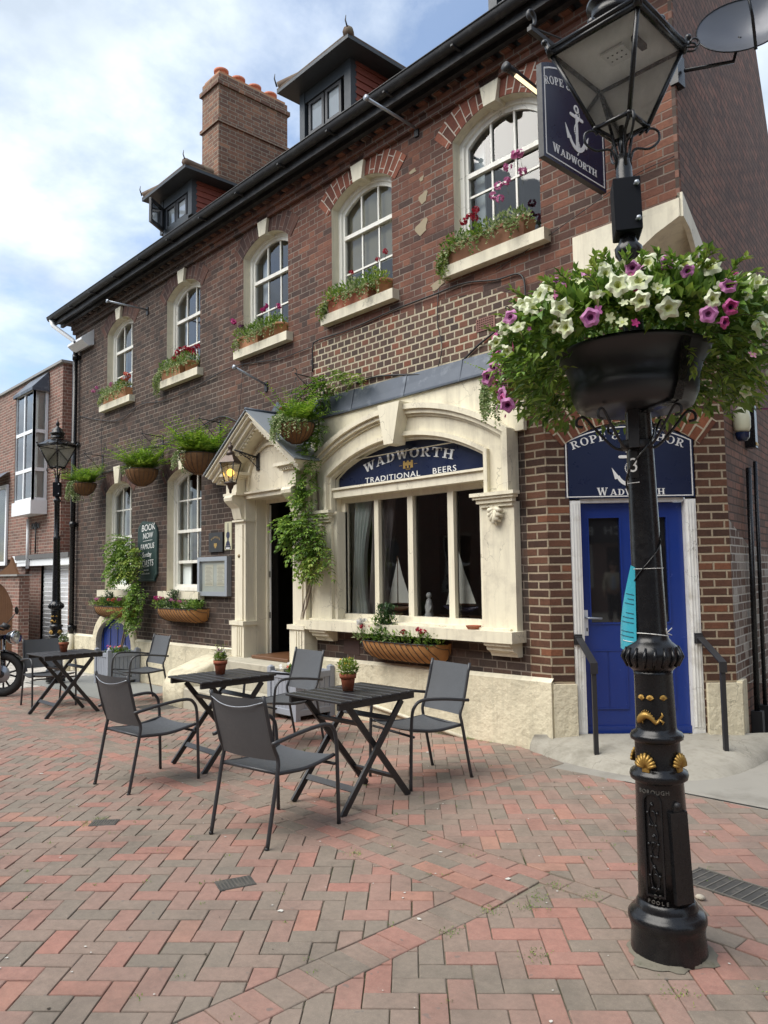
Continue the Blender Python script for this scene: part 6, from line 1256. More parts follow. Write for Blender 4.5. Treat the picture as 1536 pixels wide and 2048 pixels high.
for i in range(4):
    for j in range(2): b.lathe([(0, 0), (.004, .0), (.004, .003)], IRON, F(-.035 + i * .023, -.02 + j * .04, -.002), 8)
b.box(F, .10, .125, -.06, .04, -.012, .01, IRON); b.build('reflector', lamp)
b = MB(); top = [(.19, 4.06), (.12, 4.10), (.105, 4.11), (.105, 4.16), (.125, 4.17), (.125, 4.185), (.09, 4.20), (.085, 4.24), (.07, 4.26), (.028, 4.29), (.02, 4.31), (.03, 4.33), (.032, 4.35), (.012, 4.39), (.0, 4.46)]
vs = [cor(k, ztp + .02, .02) for k in range(4)] + [Vector((.13 * cos(a), .13 * sin(a), 4.075)) for a in LC]; b.add(vs, [(k, (k+1) % 4, 4 + (k+1) % 4, 4 + k) for k in range(4)], BLACK); b.lathe(top[1:], BLACK, seg=24); b.build('lantern_roof', lamp)
b = MB()
for k in range(4):
    a = LC[k]; P = lambda r, z: Vector((r * cos(a), r * sin(a), z)); b.tube([P(.032, 3.40), P(.028, 3.47), P(.045, 3.55), P(.10, 3.585), P(.118, 3.594)], .008, BLACK, 6)
    b.tube(bez([P(.03, 3.43), P(.055, 3.49), P(.12, 3.49), P(.165, 3.525), P(.165, 3.57), P(.13, 3.585), P(.11, 3.565)], 4), .006, BLACK, 6); b.ball(P(.118, 3.594), .014, BLACK, 8, 5)
b.tube([(0, 0, 3.44), (0, 0, 3.60)], .012, BLACK, 8); b.build('scroll_cradle', lamp)
b = MB(); a = LC[1]; c_ = cor(1, ztp + .0, .0)
for s_ in (-.015, .015):
    o_ = c_ + Vector((-sin(a) * s_, cos(a) * s_, 0)); b.tube([o_, o_ + Vector((cos(a) * .05, sin(a) * .05, 0))] + [o_ + Vector((cos(a), sin(a), 0)) * (.05 + .02 * sin(t)) + Vector((0, 0, .02 - .02 * cos(t))) for t in [q * .6 for q in range(9)]], .005, BLACK, 5)
b.build('ladder_rest', lamp)
far = copy_tree(lamp, None, (-9.10, -1.02, -.10), 0, label='smaller-looking black street lamp standing at the far left end of the pub')
lamp.location = (2.42, -2.68, 0); lamp.rotation_euler = (.0146, -.0114, 0); far.rotation_euler = (.006, -.008, radians(22)); far.scale = (.985,) * 3
BASE[far.name] = V(0, 0, 0)
b = MB()
for i, dg in enumerate((-44, -38, -32, -26, -20, -14)):
    F = cf(dg, .0605, 2.05); b.box(F, -.0042, .0042, -.058, .060, 0, .0015, mat('black_number_plate', (.008, .008, .008), .3))
F = cf(-27, .0625, 2.045); b.text(F, '3', .088, mat('reflective_white_number', (.75, .75, .72), .4), th=.001); b.box(F, -.035, .022, -.075, -.0725, -.002, .0015, LETTER); b.build('number_plate', lamp)
# tape and strings wound round the post
b = MB(); SH = mat('shiny_black_tape', (.02, .02, .02), .15); 
b.tube([cyl(CAMAZ + t, .0645 + (2.35 - (1.45 + .16 * (t + 3))) * .0 + .004 * (1 - (t + 3) / 9), 1.62 + .075 * t) for t in [(-30 + q) * .2 for q in range(75)]], .005, SH, 5, flat=.4); b.build('wound_tape', lamp)
b = MB(); CORD = mat('white_string', (.7, .7, .66), .8)
b.tube([cyl(CAMAZ + t, .0715, 1.315 + .012 * sin(t + 2.2)) for t in [q * .3 for q in range(22)]], .0022, CORD, 5); b.build('string', lamp); b = MB(); b.tube([cyl(CAMAZ + t, .0675, 1.60) for t in [q * .3 for q in range(22)]], .0015, CORD, 5)
b.build('string', lamp); b = MB(); F = cf(60, .073, 1.325)
for d in ((.03, .02), (.025, -.01), (-.015, .02)): b.tube([F(0, 0, 0), F(d[0], d[1], .01)], .0022, CORD, 5)
b.build('string_knot', lamp)
lf = thing('notice_leaflet', 'turquoise laminated notice tied to the foreground lamp post', 'notice', (2.42, -2.68, 1.4))
TQ = mat('turquoise_paper', (.05, .36, .46), .25, var=.06); b = MB(); O = Vector((2.40, -2.69, 0)); vs = []; n = 8
for j in range(n + 1):
    t = j / n; z = 1.245 + .36 * t; wd = .085 * (1 - t) + .012
    for i in range(7):
        s = i / 6; dg = -44 - s * (58 * (1 - t) + 12); r = .075 + (.055 * s + .01) * (1 - t * .85); az = CAMAZ + radians(dg); vs.append(O + Vector((r * cos(az), r * sin(az), z - .0 + .01 * s)))
f = [(j*7+i, j*7+i+1, (j+1)*7+i+1, (j+1)*7+i) for j in range(n) for i in range(6)]; nn_ = len(vs)
b.add(vs, f, TQ, True); b.build('sheet', lf)
b = MB(); INK = mat('dark_print', (.01, .05, .08), .5)
for k in range(11):
    z = 1.285 + k * .020; t = (z - 1.245) / .36
    if k % 4 == 3: continue
    P = []
    for i in range(5):
        s = .12 + .7 * i / 4 * (1 if k % 3 else .7); dg = -44 - s * (58 * (1 - t) + 12); r = .0765 + (.055 * s + .01) * (1 - t * .85); az = CAMAZ + radians(dg); P.append(O + Vector((r * cos(az), r * sin(az), z + .01 * s)))
    b.tube(P, .0016, INK if k else LETTER, 4)
b.build('print', lf)
# ---- big flower bowl round the post
fb = thing('flower_bowl', 'huge petunia planter bowl fixed round the foreground lamp post', 'planter', (2.385, -2.725, 2.35)); FX, FY = 2.385, -2.725
PLB = mat('black_moulded_plastic', (.016, .017, .02), .36, var=.12, scale=4, bump=.1)
b = MB(); prof = [(.06, 2.285), (.205, 2.292), (.245, 2.305), (.268, 2.36), (.272, 2.40), (.266, 2.405), (.288, 2.48), (.316, 2.53), (.332, 2.54), (.332, 2.55), (.30, 2.55)]
b.lathe([(r, z) for r, z in prof], PLB, (FX, FY, 0), 40); b.build('bowl', fb)
b = MB(); az = CAMAZ + radians(42)
for s_ in (1,):
    P = [(.055, 2.272), (.17, 2.276), (.25, 2.29), (.28, 2.36), (.30, 2.48), (.33, 2.565)]; sd_ = Vector((-sin(az), cos(az), 0)); vs = []
    for r, z in P: q = Vector((FX + (r + .006) * cos(az), FY + (r + .006) * sin(az), z)); vs += [q - sd_ * .022, q + sd_ * .022]
    b.add(vs, [(2*i, 2*i+1, 2*i+3, 2*i+2) for i in range(5)], BLACK)
b.build('strap', fb)
b = MB()
for dg in (-85, -35, 48, 95, 150, -150):
    a = CAMAZ + radians(dg); P = lambda r, z: Vector((FX + r * cos(a), FY + r * sin(a), z)); b.tube(bez([P(.055, 2.12), P(.10, 2.14), P(.17, 2.22), P(.215, 2.275), P(.245, 2.268), P(.248, 2.24), P(.222, 2.232)], 5), .006, IRON, 6)
b.lathe([(.062, 2.12), (.066, 2.13), (.066, 2.155), (.062, 2.16)], IRON, (FX, FY, 0), 24); b.box(Fr((FX, FY, 0), cf(-5, 1, 0).u, (0, 0, 1), cf(-5, 1, 0).w), -.022, .022, 2.12, 2.33, .045, .075, IRON); b.build('scroll_bracket', fb)
b = MB(); b.lathe([(0, 2.565), (.30, 2.565)], SOIL, (FX, FY, 0), 24); b.build('soil', fb)
def droopz(dg):     # how far the growth hangs below the rim at this bearing
    d = abs((dg + 180) % 360 - 180); return .07 if d < 28 else .07 + .30 * min(1, (d - 28) / 32)
b = MB(); b2 = MB()
for _ in range(5600):
    dg = rnd(-180, 180); a = CAMAZ + radians(dg); side = rnd(0, 1)
    if side < .60:
        r = sqrt(rnd(0.02, 1)) * .57; z = 2.55 + .27 * sqrt(1 - (r / .60) ** 2) * rnd(.4, 1.0); dn = Vector((cos(a) * rnd(-.3, 1), sin(a) * rnd(-.3, 1), rnd(.1, 1.2)))
    else:
        r = rnd(.30, .60); dz = droopz(dg); z = 2.64 - dz * rnd(0, 1) ** 1.3 * (1 - .3 * abs(r - .45) / .15); dn = Vector((cos(a) + rnd(-.6, .6), sin(a) + rnd(-.6, .6), rnd(-.9, .7)))
        if dz < .1: r = min(r, .5)
        if r < .36 and z < 2.58 : r = .40
    k = rnd(.7, 1.35); (b if _ % 3 else b2).leaf(Vector((FX + r * cos(a), FY + r * sin(a), z)), dn, Vector((rnd(-.5, .5), rnd(-.5, .5), 1)), (.058 * k), .030 * k, LEAFM if _ % 3 else LEAFC, rnd(0, .35))
for _ in range(150):      # upright and trailing shoots beyond the mound
    dg = rnd(-180, 180); a = CAMAZ + radians(dg); r0 = rnd(.25, .55); zz0 = 2.55 + .24 * sqrt(1 - (r0 / .6) ** 2)
    hang = rnd(0, 1) < .55 and droopz(dg) > .2; p = Vector((FX + r0 * cos(a), FY + r0 * sin(a), zz0 if not hang else 2.56 - rnd(0, .12))); d = Vector((cos(a) * .8, sin(a) * .8, rnd(.3, 1.1) if not hang else rnd(-.2, .3)))
    for i in range(9):
        d = (d + Vector((rnd(-.15, .15), rnd(-.15, .15), -.05 if not hang else -.22))).normalized(); q = p + d * .016; b.tube([p, q], .0016, STEM, 4, False); p = q
        for s_ in range(2): b.leaf(p, Vector((rnd(-1, 1), rnd(-1, 1), rnd(-.2, .8))) + d, Vector((0, 0, 1)), .040, .018, LEAFC if _ % 2 else LEAFY, .1)
b.build('leaves', fb); b2.build('fresh_leaves', fb)
def petunia_mesh(name, mo, mi, R, trumpet):
    b = MB(); N2 = 25; rings = [(0, -.045 if trumpet else -.02), (.20, -.012), (.34, -.002), (.68, .006), (1.0, -.004)]; vs = [(0, 0, rings[0][1])]
    for ri, (rr, z) in enumerate(rings[1:]):
        for k in range(N2):
            t = 2 * pi * k / N2; lob = 1 + (.13 * cos(5 * t) if ri > 1 else .04 * cos(5 * t)) * (1.5 if trumpet else .8) + (.03 * sin(11 * t + ri) if ri == 3 else 0); vs.append((rr * R * lob * cos(t), rr * R * lob * sin(t), z + (R * .16 * cos(5 * t + pi) * (-1) if ri == 3 else 0) * .8 + (.004 * sin(9 * t) if ri == 3 else 0)))
    b.add(vs, [(0, 1 + k, 1 + (k + 1) % N2) for k in range(N2)] + [(1 + k, 1 + N2 + k, 1 + N2 + (k + 1) % N2, 1 + (k + 1) % N2) for k in range(N2)], mi, True)
    for r_ in (1, 2): b.add([vs[1 + r_ * N2 + k] for k in range(N2)] + [vs[1 + (r_ + 1) * N2 + k] for k in range(N2)], [(k, N2 + k, N2 + (k + 1) % N2, (k + 1) % N2) for k in range(N2)], mo, True)
    b.tube([(0, 0, -.004), (0, 0, -.03), (0, 0, -.052)], [R * .28, R * .15, .004], PWH if trumpet else PPK, 8, False); b.tube([(0, 0, -.05), (0, 0, -.085)], .003, STEM, 5, False)
    return b
THR = leaf_mat('lime_throat', (0, (.45, .52, .10)), (1, (.62, .66, .22)))
proto = {0: petunia_mesh('petunia', PWH, THR, .041, True), 1: petunia_mesh('petunia', PPK, PDK, .036, False), 2: petunia_mesh('petunia', PMAG, PDK, .033, False)}
made = {}
def put_petunia(kind, dg, r, z, tilt=.0, sc=1):
    a = CAMAZ + radians(dg); z = 1.6 + (z - 1.6) * (3.5 - r * cos(radians(dg))) / 3.5; z = min(z, 2.60 + .34 * (1 - (r / .7) ** 2)); p = Vector((FX + r * cos(a), FY + r * sin(a), z)); out_ = Vector((cos(a) * rnd(.5, 1), sin(a) * rnd(.5, 1), rnd(.0, .7))) ; tc_ = (Vector(cam.location) - p).normalized() * 1.0; d = (out_.normalized() + tc_ * rnd(.3, 1.1) + Vector((rnd(-.4, .4), rnd(-.4, .4), rnd(-.3, .3)))).normalized()
    if kind not in made: o = proto[kind].build('petunia', fb, base=(0, 0, 0)); made[kind] = o.data
    else: o = bpy.data.objects.new('petunia', made[kind]); COL.objects.link(o); o.parent = fb
    o.rotation_mode = 'QUATERNION'; o.rotation_quaternion = d.to_track_quat('Z', 'Y') @ Matrix.Rotation(rnd(0, 6), 3, 'Z').to_quaternion(); o.location = p - BASE[fb.name]; o.scale = (sc * rnd(.8, 1.15),) * 3
# white blooms crowd the crown, pink ones the rim and the trailing sides
_pl = []
def bloom(kind, dg, r, z, sc=1):
    a = CAMAZ + radians(dg); p = Vector((FX + r * cos(a), FY + r * sin(a), z))
    if any((p - q_).length < .055 for q_ in _pl): return False
    _pl.append(p); nrm = Vector((cos(a), sin(a), 0)) * (r / .6) + Vector((0, 0, 1 if z > 2.58 else -.1)); tc_ = (Vector(cam.location) - p).normalized(); d = (nrm.normalized() * .8 + tc_ * rnd(.3, .9) + Vector((rnd(-.5, .5), rnd(-.5, .5), rnd(-.35, .35)))).normalized()
    if kind not in made: o = proto[kind].build('petunia', fb, base=(0, 0, 0)); made[kind] = o.data
    else: o = bpy.data.objects.new('petunia', made[kind]); COL.objects.link(o); o.parent = fb
    o.rotation_mode = 'QUATERNION'; o.rotation_quaternion = d.to_track_quat('Z', 'Y') @ Matrix.Rotation(rnd(0, 6), 3, 'Z').to_quaternion(); o.location = p - BASE[fb.name] + d * .015; q_ = sc * rnd(.62, 1.12); o.scale = (q_ * rnd(.85, 1.1), q_ * rnd(.85, 1.1), rnd(.5, 1.3)); return True
n_w = n_p = k = 0
while n_w < 58 and k < 4000:
    k += 1; dg = rnd(-80, 100) if rnd(0, 1) < .85 else rnd(-180, 180)
    ph = radians(rnd(-12, 72)); r = .61 * cos(ph); z = 2.57 + .30 * sin(ph)
    if bloom(0, dg, r, z): n_w += 1
for (dg, r, z) in ((62, .52, 2.44), (74, .55, 2.36), (66, .46, 2.30), (84, .52, 2.50), (-30, .55, 2.56), (14, .56, 2.56)): bloom(0, dg, r, z)
k = 0
while n_p < 36 and k < 4000:
    k += 1; t_ = rnd(0, 1)
    if t_ < .55: dg = rnd(-110, 90); ph = radians(rnd(-15, 55)); r = .61 * cos(ph); z = 2.57 + .30 * sin(ph)
    else: dg = random.choice((-1, -1, 1)) * rnd(50, 105); r = rnd(.54, .63); z = 2.60 - droopz(dg) * rnd(.1, .95)
    if bloom(1 if n_p % 3 else 2, dg, r, z): n_p += 1

b = MB()
for k in range(190):      # half-open and small blooms filling the mound
    dg = rnd(-130, 140); a = CAMAZ + radians(dg); ph = radians(rnd(-20, 75)); r = .60 * cos(ph); z = 2.56 + .31 * sin(ph) - (rnd(0, .2) if ph < .1 and droopz(dg) > .2 else 0)
    if z < 2.5 and r < .45: continue
    d = Vector((cos(a), sin(a), rnd(-.2, .9))) + Vector((rnd(-.6, .6), rnd(-.6, .6), 0)); daisy(b, (FX + r * cos(a), FY + r * sin(a), z), d, rnd(.010, .024), PWH if rnd(0, 1) < .62 else random.choice([PPK, PMAG, PPINK]), THR if rnd(0, 1) < .4 else None)
tag(b.build('small_blooms', fb), kind='stuff')

# ================================================================ WALL FITTINGS
# hanging pub sign: a board square to the wall, its iron bracket and its strip light
SX, SY0, SY1, SZ0, SZ1 = .74, -.99, -.09, 4.79, 5.545
sgt = thing('hanging_sign', 'double-sided navy hanging sign with white anchor, square to the wall beneath an iron arm', 'sign', (SX, -.54, 5.1))
bo = [(SY0, SZ0), (SY1, SZ0), (SY1, SZ1)] + arc((SY0 + SY1) / 2, SZ1 - .82, .935, 61.2, 118.8, 12) + [(SY0, SZ1)]
FB = Fr((SX, 0, 0), (0, 1, 0), (0, 0, 1), (1, 0, 0)); b = MB(); b.slab(FB, bo, [], -.025, .025, NAVY, IRON); b.build('board', sgt)
FB = Fr((SX + .0255, 0, 0), (0, 1, 0), (0, 0, 1), (1, 0, 0)); b = MB(); ins = lambda k: [((SY0 + SY1) / 2 + (y - (SY0 + SY1) / 2) * (1 - k / .45), 5.18 + (z - 5.18) * (1 - k / .40)) for y, z in bo]
b.slab(FB, ins(.028), [ins(.038)], 0, .003, LETTER); b.build('border', sgt)
b = MB(); serif(b, FB, 'ROPE & ANCHOR', LETTER, .062, arcpath(-.54, 5.475 - .98, .98), track=.10, sx=.98); serif(b, FB, 'W', LETTER, .070, linepath(-.82, 4.875)); serif(b, FB, 'ADWORTH', LETTER, .058, linepath(-.50, 4.875), sx=1.12); b.build('lettering', sgt)
b = MB(); anchor(b, FB, -.52, 5.185, .42, LETTER); b.build('anchor_emblem', sgt)
b = MB()
for y in (-.80, -.28): b.tube([(SX, y, 5.60), (SX, y, 5.76)], .006, IRON, 6)
b.build('hanger', sgt)
sb = thing('sign_bracket', 'dark iron arm with a curled end carrying the hanging sign', 'bracket', (SX, 0, 5.8)); b = MB()
b.bx(SX - .02, SX + .02, -1.10, 0, 5.765, 5.80, IRON); b.bx(SX - .05, SX + .05, -.02, 0, 5.6, 5.95, IRON); b.build('arm', sb)
b = MB(); b.tube([(SX, -1.08 + .0 + (.07 - .004 * k) * sin(k * .45) , 5.89 - (.075 - .004 * k) * cos(k * .45)) for k in range(15)], .012, IRON, 6, flat=1.6); b.tube([(SX, -1.05, 5.81), (SX + .0, -.5, 5.95), (SX + .35, -.02, 6.1)], .008, IRON, 6); b.build('curl', sb)
sl_ = thing('sign_strip_light', 'lit tubular strip light on a black arm beside the hanging sign', 'light', (.42, -.7, 5.7)); b = MB()
b.tube([(.42, -.97, 5.685), (.42, -.93, 5.69), (.42, -.30, 5.64)], .032, IRON, 12); b.tube([(.42, -1.0, 5.69), (.42, -.965, 5.685)], .038, IRON, 12); b.tube([(.42, -.55, 5.66), (.42, -.35, 5.78), (.45, 0, 5.82)], .016, IRON, 8); b.ball((.42, -.55, 5.69), .02, ALU, 8, 5); b.build('housing', sl_)
b = MB(); b.box(Fr((.42, -.88, 5.665), (0, 1, -.06), (.75, 0, -.66), (.66, 0, .75)), 0, .5, .012, .036, -.014, .014, emit_mat('warm_strip_light', (1, .80, .48), .75)); b.build('tube', sl_)
# lantern over the entrance step
def wall_lantern(name, label, P, arm0, arm1, sc, mglass, bulb):
    t = thing(name, label, 'lantern', P); x, y, z = P; b = MB(); q = lambda k, zz, r: Vector((x + r * cos(pi / 4 + k * pi / 2 + .5), y + r * sin(pi / 4 + k * pi / 2 + .5), z + zz))
    n = 4
    for k in range(n): b.tube([q(k, -.17 * sc, .075 * sc), q(k, .10 * sc, .145 * sc)], .007, IRON, 6); b.tube([q(k, .10 * sc, .15 * sc), q(k + 1, .10 * sc, .15 * sc)], .009, IRON, 6); b.tube([q(k, -.17 * sc, .078 * sc), q(k + 1, -.17 * sc, .078 * sc)], .009, IRON, 6)
    b.lathe([(.0, -.32 * sc), (.015, -.31 * sc), (.018, -.27 * sc), (.035, -.24 * sc), (.04, -.21 * sc), (.085 * sc, -.185 * sc), (.09 * sc, -.172 * sc), (0, -.17 * sc)], mat('aged_bronze', (.07, .05, .04), .4, metal=.5), P, 12); b.build('frame', t)
    b = MB(); vs = [q(k, .10 * sc, .165 * sc) for k in range(4)] + [q(k, .20 * sc, .075 * sc) for k in range(4)]; b.add(vs, [(k, (k+1) % 4, 4 + (k+1) % 4, 4 + k) for k in range(4)] + [(3, 2, 1, 0)], MATS['aged_bronze'])
    b.lathe([(.06 * sc, .20 * sc), (.05 * sc, .25 * sc), (.02, .27 * sc), (.028, .29 * sc), (.035, .31 * sc), (.03, .335 * sc), (.012, .35 * sc), (.016, .37 * sc), (0, .40 * sc)], MATS['aged_bronze'], P, 12); b.build('roof', t)
    b = MB()
    for k in range(4): b.add([q(k, -.168 * sc, .073 * sc), q(k+1, -.168 * sc, .073 * sc), q(k+1, .10 * sc, .142 * sc), q(k, .10 * sc, .142 * sc)], [(0, 1, 2, 3)], mglass)
    b.build('glass', t)
    if bulb: b = MB(); b.ball((x, y, z - .03), .048, emit_mat('amber_globe_light', (1, .55, .10), 1.5), 14, 10); b.tube([(x, y, z - .17), (x, y, z - .08)], .012, PVC, 8); b.build('globe_bulb', t)
    b = MB(); b.tube([arm0, arm1], .012, IRON, 8); a0, a1 = Vector(arm0), Vector(arm1); d = a1 - a0
    for k in range(4): c = a0 + d * (.2 + .18 * k) + Vector((0, 0, -.035)); b.tube([c + Vector((d.x, d.y, 0)).normalized() * .026 * cos(t_) * (1 - t_ / 9) + Vector((0, 0, .026 * sin(t_) * (1 - t_ / 9))) for t_ in [i * .6 for i in range(11)]], .005, IRON, 5)
    b.tube([a0 + Vector((0, 0, -.14)), a0 + d * .35 + Vector((0, 0, -.06)), a0 + d * .85], .007, IRON, 6); b.build('arm', t); b = MB(); w = d.normalized(); w.z = 0; w.normalize(); s_ = Vector((-w.y, w.x, 0)); b.box(Fr(a0, s_, (0, 0, 1), w), -.03, .03, -.17, .10, -.012, .012, IRON); b.build('wall_plate', t)
    return t
wall_lantern('wall_lantern', 'lit bronze lantern with an amber globe hanging at the entrance porch', (-4.45, -.56, 2.93), (-4.45, -.14, 3.13), (-4.45, -.50, 3.20), .95, LGLASS, True)
c_ = CHAM(.97, 3.05, .40); wall_lantern('wall_lantern', 'cream-based lantern hanging over the blue corner door behind the foreground post', tuple(c_), tuple(CHAM(.97, 3.55, .0)), tuple(CHAM(.97, 3.50, .36)), 1.15, LGLASS, False)
b = MB(); p0, p1 = CHAM(1.28, 4.38, .42), CHAM(.86, 4.24, .30); t = thing('iron_arm', 'ornate black iron arm under the cream corner corbel', 'bracket', tuple(CHAM(.6, 4.2, 0))); b.tube([CHAM(.5, 4.10, 0), p1, p0], .022, IRON, 8); b.ball(p0, .034, IRON, 10, 6)
for k in range(4): c = p1.lerp(p0, .1 + k * .25) + Vector((0, 0, -.06)); b.tube([c + (p0 - p1).normalized() * .035 * cos(i * .7) * (1 - i / 14) + Vector((0, 0, .035 * sin(i * .7) * (1 - i / 14))) for i in range(10)], .008, IRON, 5)
b.build('arm', t)
# notice boards on the wall
def note(name, label, cat, parts):
    t = thing(name, label, cat, parts[0]); return t
t = thing('chalkboard', 'dark green chalkboard with white hand lettering about Sunday roasts', 'chalkboard', (-7.86, 0, 2.0))
bo = [(-8.18, 1.50), (-7.60, 1.50), (-7.60, 1.54), (-7.52, 1.62), (-7.52, 2.28), (-7.56, 2.38), (-7.66, 2.46), (-8.06, 2.50), (-8.20, 2.40), (-8.22, 2.30), (-8.22, 1.6)]
b = MB(); b.slab(WALL, bo, [], .0, .03, GREENB); b.slab(WALL, [(-7.87 + (x + 7.87) * .93, 1.98 + (z - 1.98) * .95) for x, z in bo], [[(-7.87 + (x + 7.87) * .90, 1.98 + (z - 1.98) * .93) for x, z in bo]], .0305, .034, mat('dull_green_line', (.06, .10, .09), .6)); b.build('board', t)
b = MB(); CK = mat('chalk_lettering', (.75, .76, .75), .9); F_ = Fr((0, -.031, 0), (1, 0, .04), (.12, 0, 1), (0, -1, 0))
F_ = Fr((-7.87, -.031, 1.98), Vector((1, 0, .05)), Vector((.10, 0, 1)), (0, -1, 0))
for tx, y, s_, sx_ in (('BOOK', .40, .155, 1.1), ('NOW', .265, .135, 1.0), ('FAMOUS', .09, .125, 1.0), ('Sunday', -.045, .12, .95), ('ROASTS', -.19, .15, .92), ('please ask', -.295, .045, 1), ('01202 at the bar', -.355, .04, 1)): b.text(F_, tx, s_, CK, 0, y, .0015, sx=sx_)
for y, w in ((.185, .16), (-.245, .10)): b.box(F_, -w, w, y, y + .006, 0, .0015, CK)
b.build('chalk_lettering', t)
t = thing('menu_case', 'silver framed glazed menu case left of the entrance', 'menu case', (-5.74, 0, 1.57)); b = MB(); b.slab(WALL, rect(-6.15, -5.33, 1.29, 1.85), [rect(-6.09, -5.39, 1.35, 1.79)], 0, .075, ALU); b.build('frame', t)
b = MB(); b.box(WALL, -6.09, -5.39, 1.35, 1.79, .0, .03, mat('menu_backing', (.50, .55, .50), .6)); b.build('backing', t); b = MB(); INKB = mat('grey_menu_print', (.30, .29, .22), .8)
for x0 in (-6.0, -5.67): b.box(WALL, x0, x0 + .235, 1.43, 1.74, .0305, .033, PAPER); [b.box(WALL, x0 + .02 + .01 * (k % 3), x0 + .21 - .02 * (k % 4), 1.45 + k * .019, 1.455 + k * .019, .0332, .034, INKB) for k in range(14)]
b.build('menu', t); b = MB(); b.add([WALL(-6.09, 1.35, .064), WALL(-5.39, 1.35, .064), WALL(-5.39, 1.79, .064), WALL(-6.09, 1.79, .064)], [(0, 1, 2, 3)], GLASSC); b.build('glass', t)
t = thing('dark_plaque', 'small black square plaque with gold castle emblem beside the entrance', 'plaque', (-5.71, 0, 2.06)); b = MB(); b.slab(WALL, rect(-5.90, -5.52, 1.92, 2.20), [], 0, .03, mat('black_plaque', (.012, .011, .012), .35)); b.build('plate', t)
b = MB(); F_ = Fr((0, -.031, 0), (1, 0, 0), (0, 0, 1), (0, -1, 0)); serif(b, F_, 'WADWORTH', mat('dull_gold', (.35, .25, .12), .5), .026, arcpath(-5.71, 2.12 - .2, .2), .001); b.box(F_, -5.75, -5.67, 2.0, 2.045, 0, .002, GOLD); b.box(F_, -5.73, -5.69, 1.975, 2.0, 0, .0015, GOLD); b.build('emblem', t)
t = thing('ale_plaque', 'narrow cream enamel plaque with a dark beer hand pump silhouette', 'plaque', (-5.40, 0, 2.14)); b = MB(); b.slab(WALL, rect(-5.49, -5.31, 1.94, 2.34), [], 0, .012, mat('cream_enamel', (.55, .53, .36), .35)); b.build('plate', t)
b = MB(); F_ = Fr((0, -.013, 0), (1, 0, 0), (0, 0, 1), (0, -1, 0)); b.slab(F_, [(-5.46, 2.0), (-5.34, 2.0), (-5.36, 2.05), (-5.385, 2.07), (-5.385, 2.1), (-5.355, 2.13), (-5.36, 2.18), (-5.39, 2.20), (-5.395, 2.32), (-5.405, 2.32), (-5.41, 2.20), (-5.44, 2.18), (-5.445, 2.13), (-5.415, 2.1), (-5.415, 2.07), (-5.44, 2.05)], [], 0, .002, mat('deep_blue_print', (.02, .025, .06), .5)); b.box(F_, -5.47, -5.33, 1.95, 1.995, 0, .002, MATS['deep_blue_print']); b.box(F_, -5.45, -5.35, 1.955, 1.975, .0021, .003, LETTER); b.build('pump_emblem', t)
b = MB(); b.lathe([(.0, .012), (.02, .010), (.026, .0)], mat('aged_brass', (.20, .14, .07), .4, metal=.7), (0, 0, 0), 16); b.v = [(x - 4.85, -.178 - z, 1.84 + y) for x, y, z in b.v]; tag(b.build('doorbell'), 'small round brass doorbell on the left entrance pilaster', 'doorbell')
t = thing('alarm_box', 'white angled alarm box high on the left end of the wall', 'alarm', (-10.6, 0, 6.2)); b = MB(); b.slab(Fr((0, 0, 0), (0, -1, 0), (0, 0, 1), (1, 0, 0)), [(0, 6.02), (.10, 5.98), (.24, 6.08), (.24, 6.12), (.0, 6.32)], [], -10.95, -10.25, PVC); b.bx(-10.6, -10.54, -.26, -.235, 6.08, 6.11, IRON); b.build('case', t)
b = MB(); b.slab(WALL, rect(-.77, -.53, 3.96, 4.09), [rect(-.755 + .026 * i, -.740 + .026 * i, 3.972 + .023 * j, 3.986 + .023 * j) for i in range(8) for j in range(5)], .0065, .014, mat('clay_air_brick', (.20, .10, .08), .8)); b.box(WALL, -.77, -.53, 3.96, 4.09, .006, .0064, DARK); tag(b.build('air_brick'), 'square terracotta air brick in the pale pointed brickwork', 'air brick')
b = MB(); b.box(WALL, -2.88, -2.60, .66, .82, .0, .006, mat('brown_blocked_vent', (.055, .03, .025), .8)); tag(b.build('blocked_vent'), 'dark brown blocked-up vent below the left end of the shop sill', 'vent')
for (x, z, ln, dz, lab) in ((-7.99, 6.10, .70, -.01, 'bare grey flagpole stub between the two leftmost upper windows'), (-1.55, 6.43, .74, .04, 'bare grey flagpole stub near the eaves by the largest upper window'), (-4.45, 4.13, .50, .16, 'bare grey rod above the porch roof')):
    t = thing('flagpole', lab, 'flagpole', (x, 0, z), 'short bare rods on the facade'); b = MB(); b.tube([(x, 0, z), (x, -ln, z + dz)], .016, ALU, 8); b.tube([(x, -ln + .01, z + dz), (x, -ln - .02, z + dz)], .03, ALU, 10); b.build('rod', t); b = MB(); b.bx(x - .03, x + .03, -.02, 0, z - .09, z + .04, IRON); b.build('bracket', t)
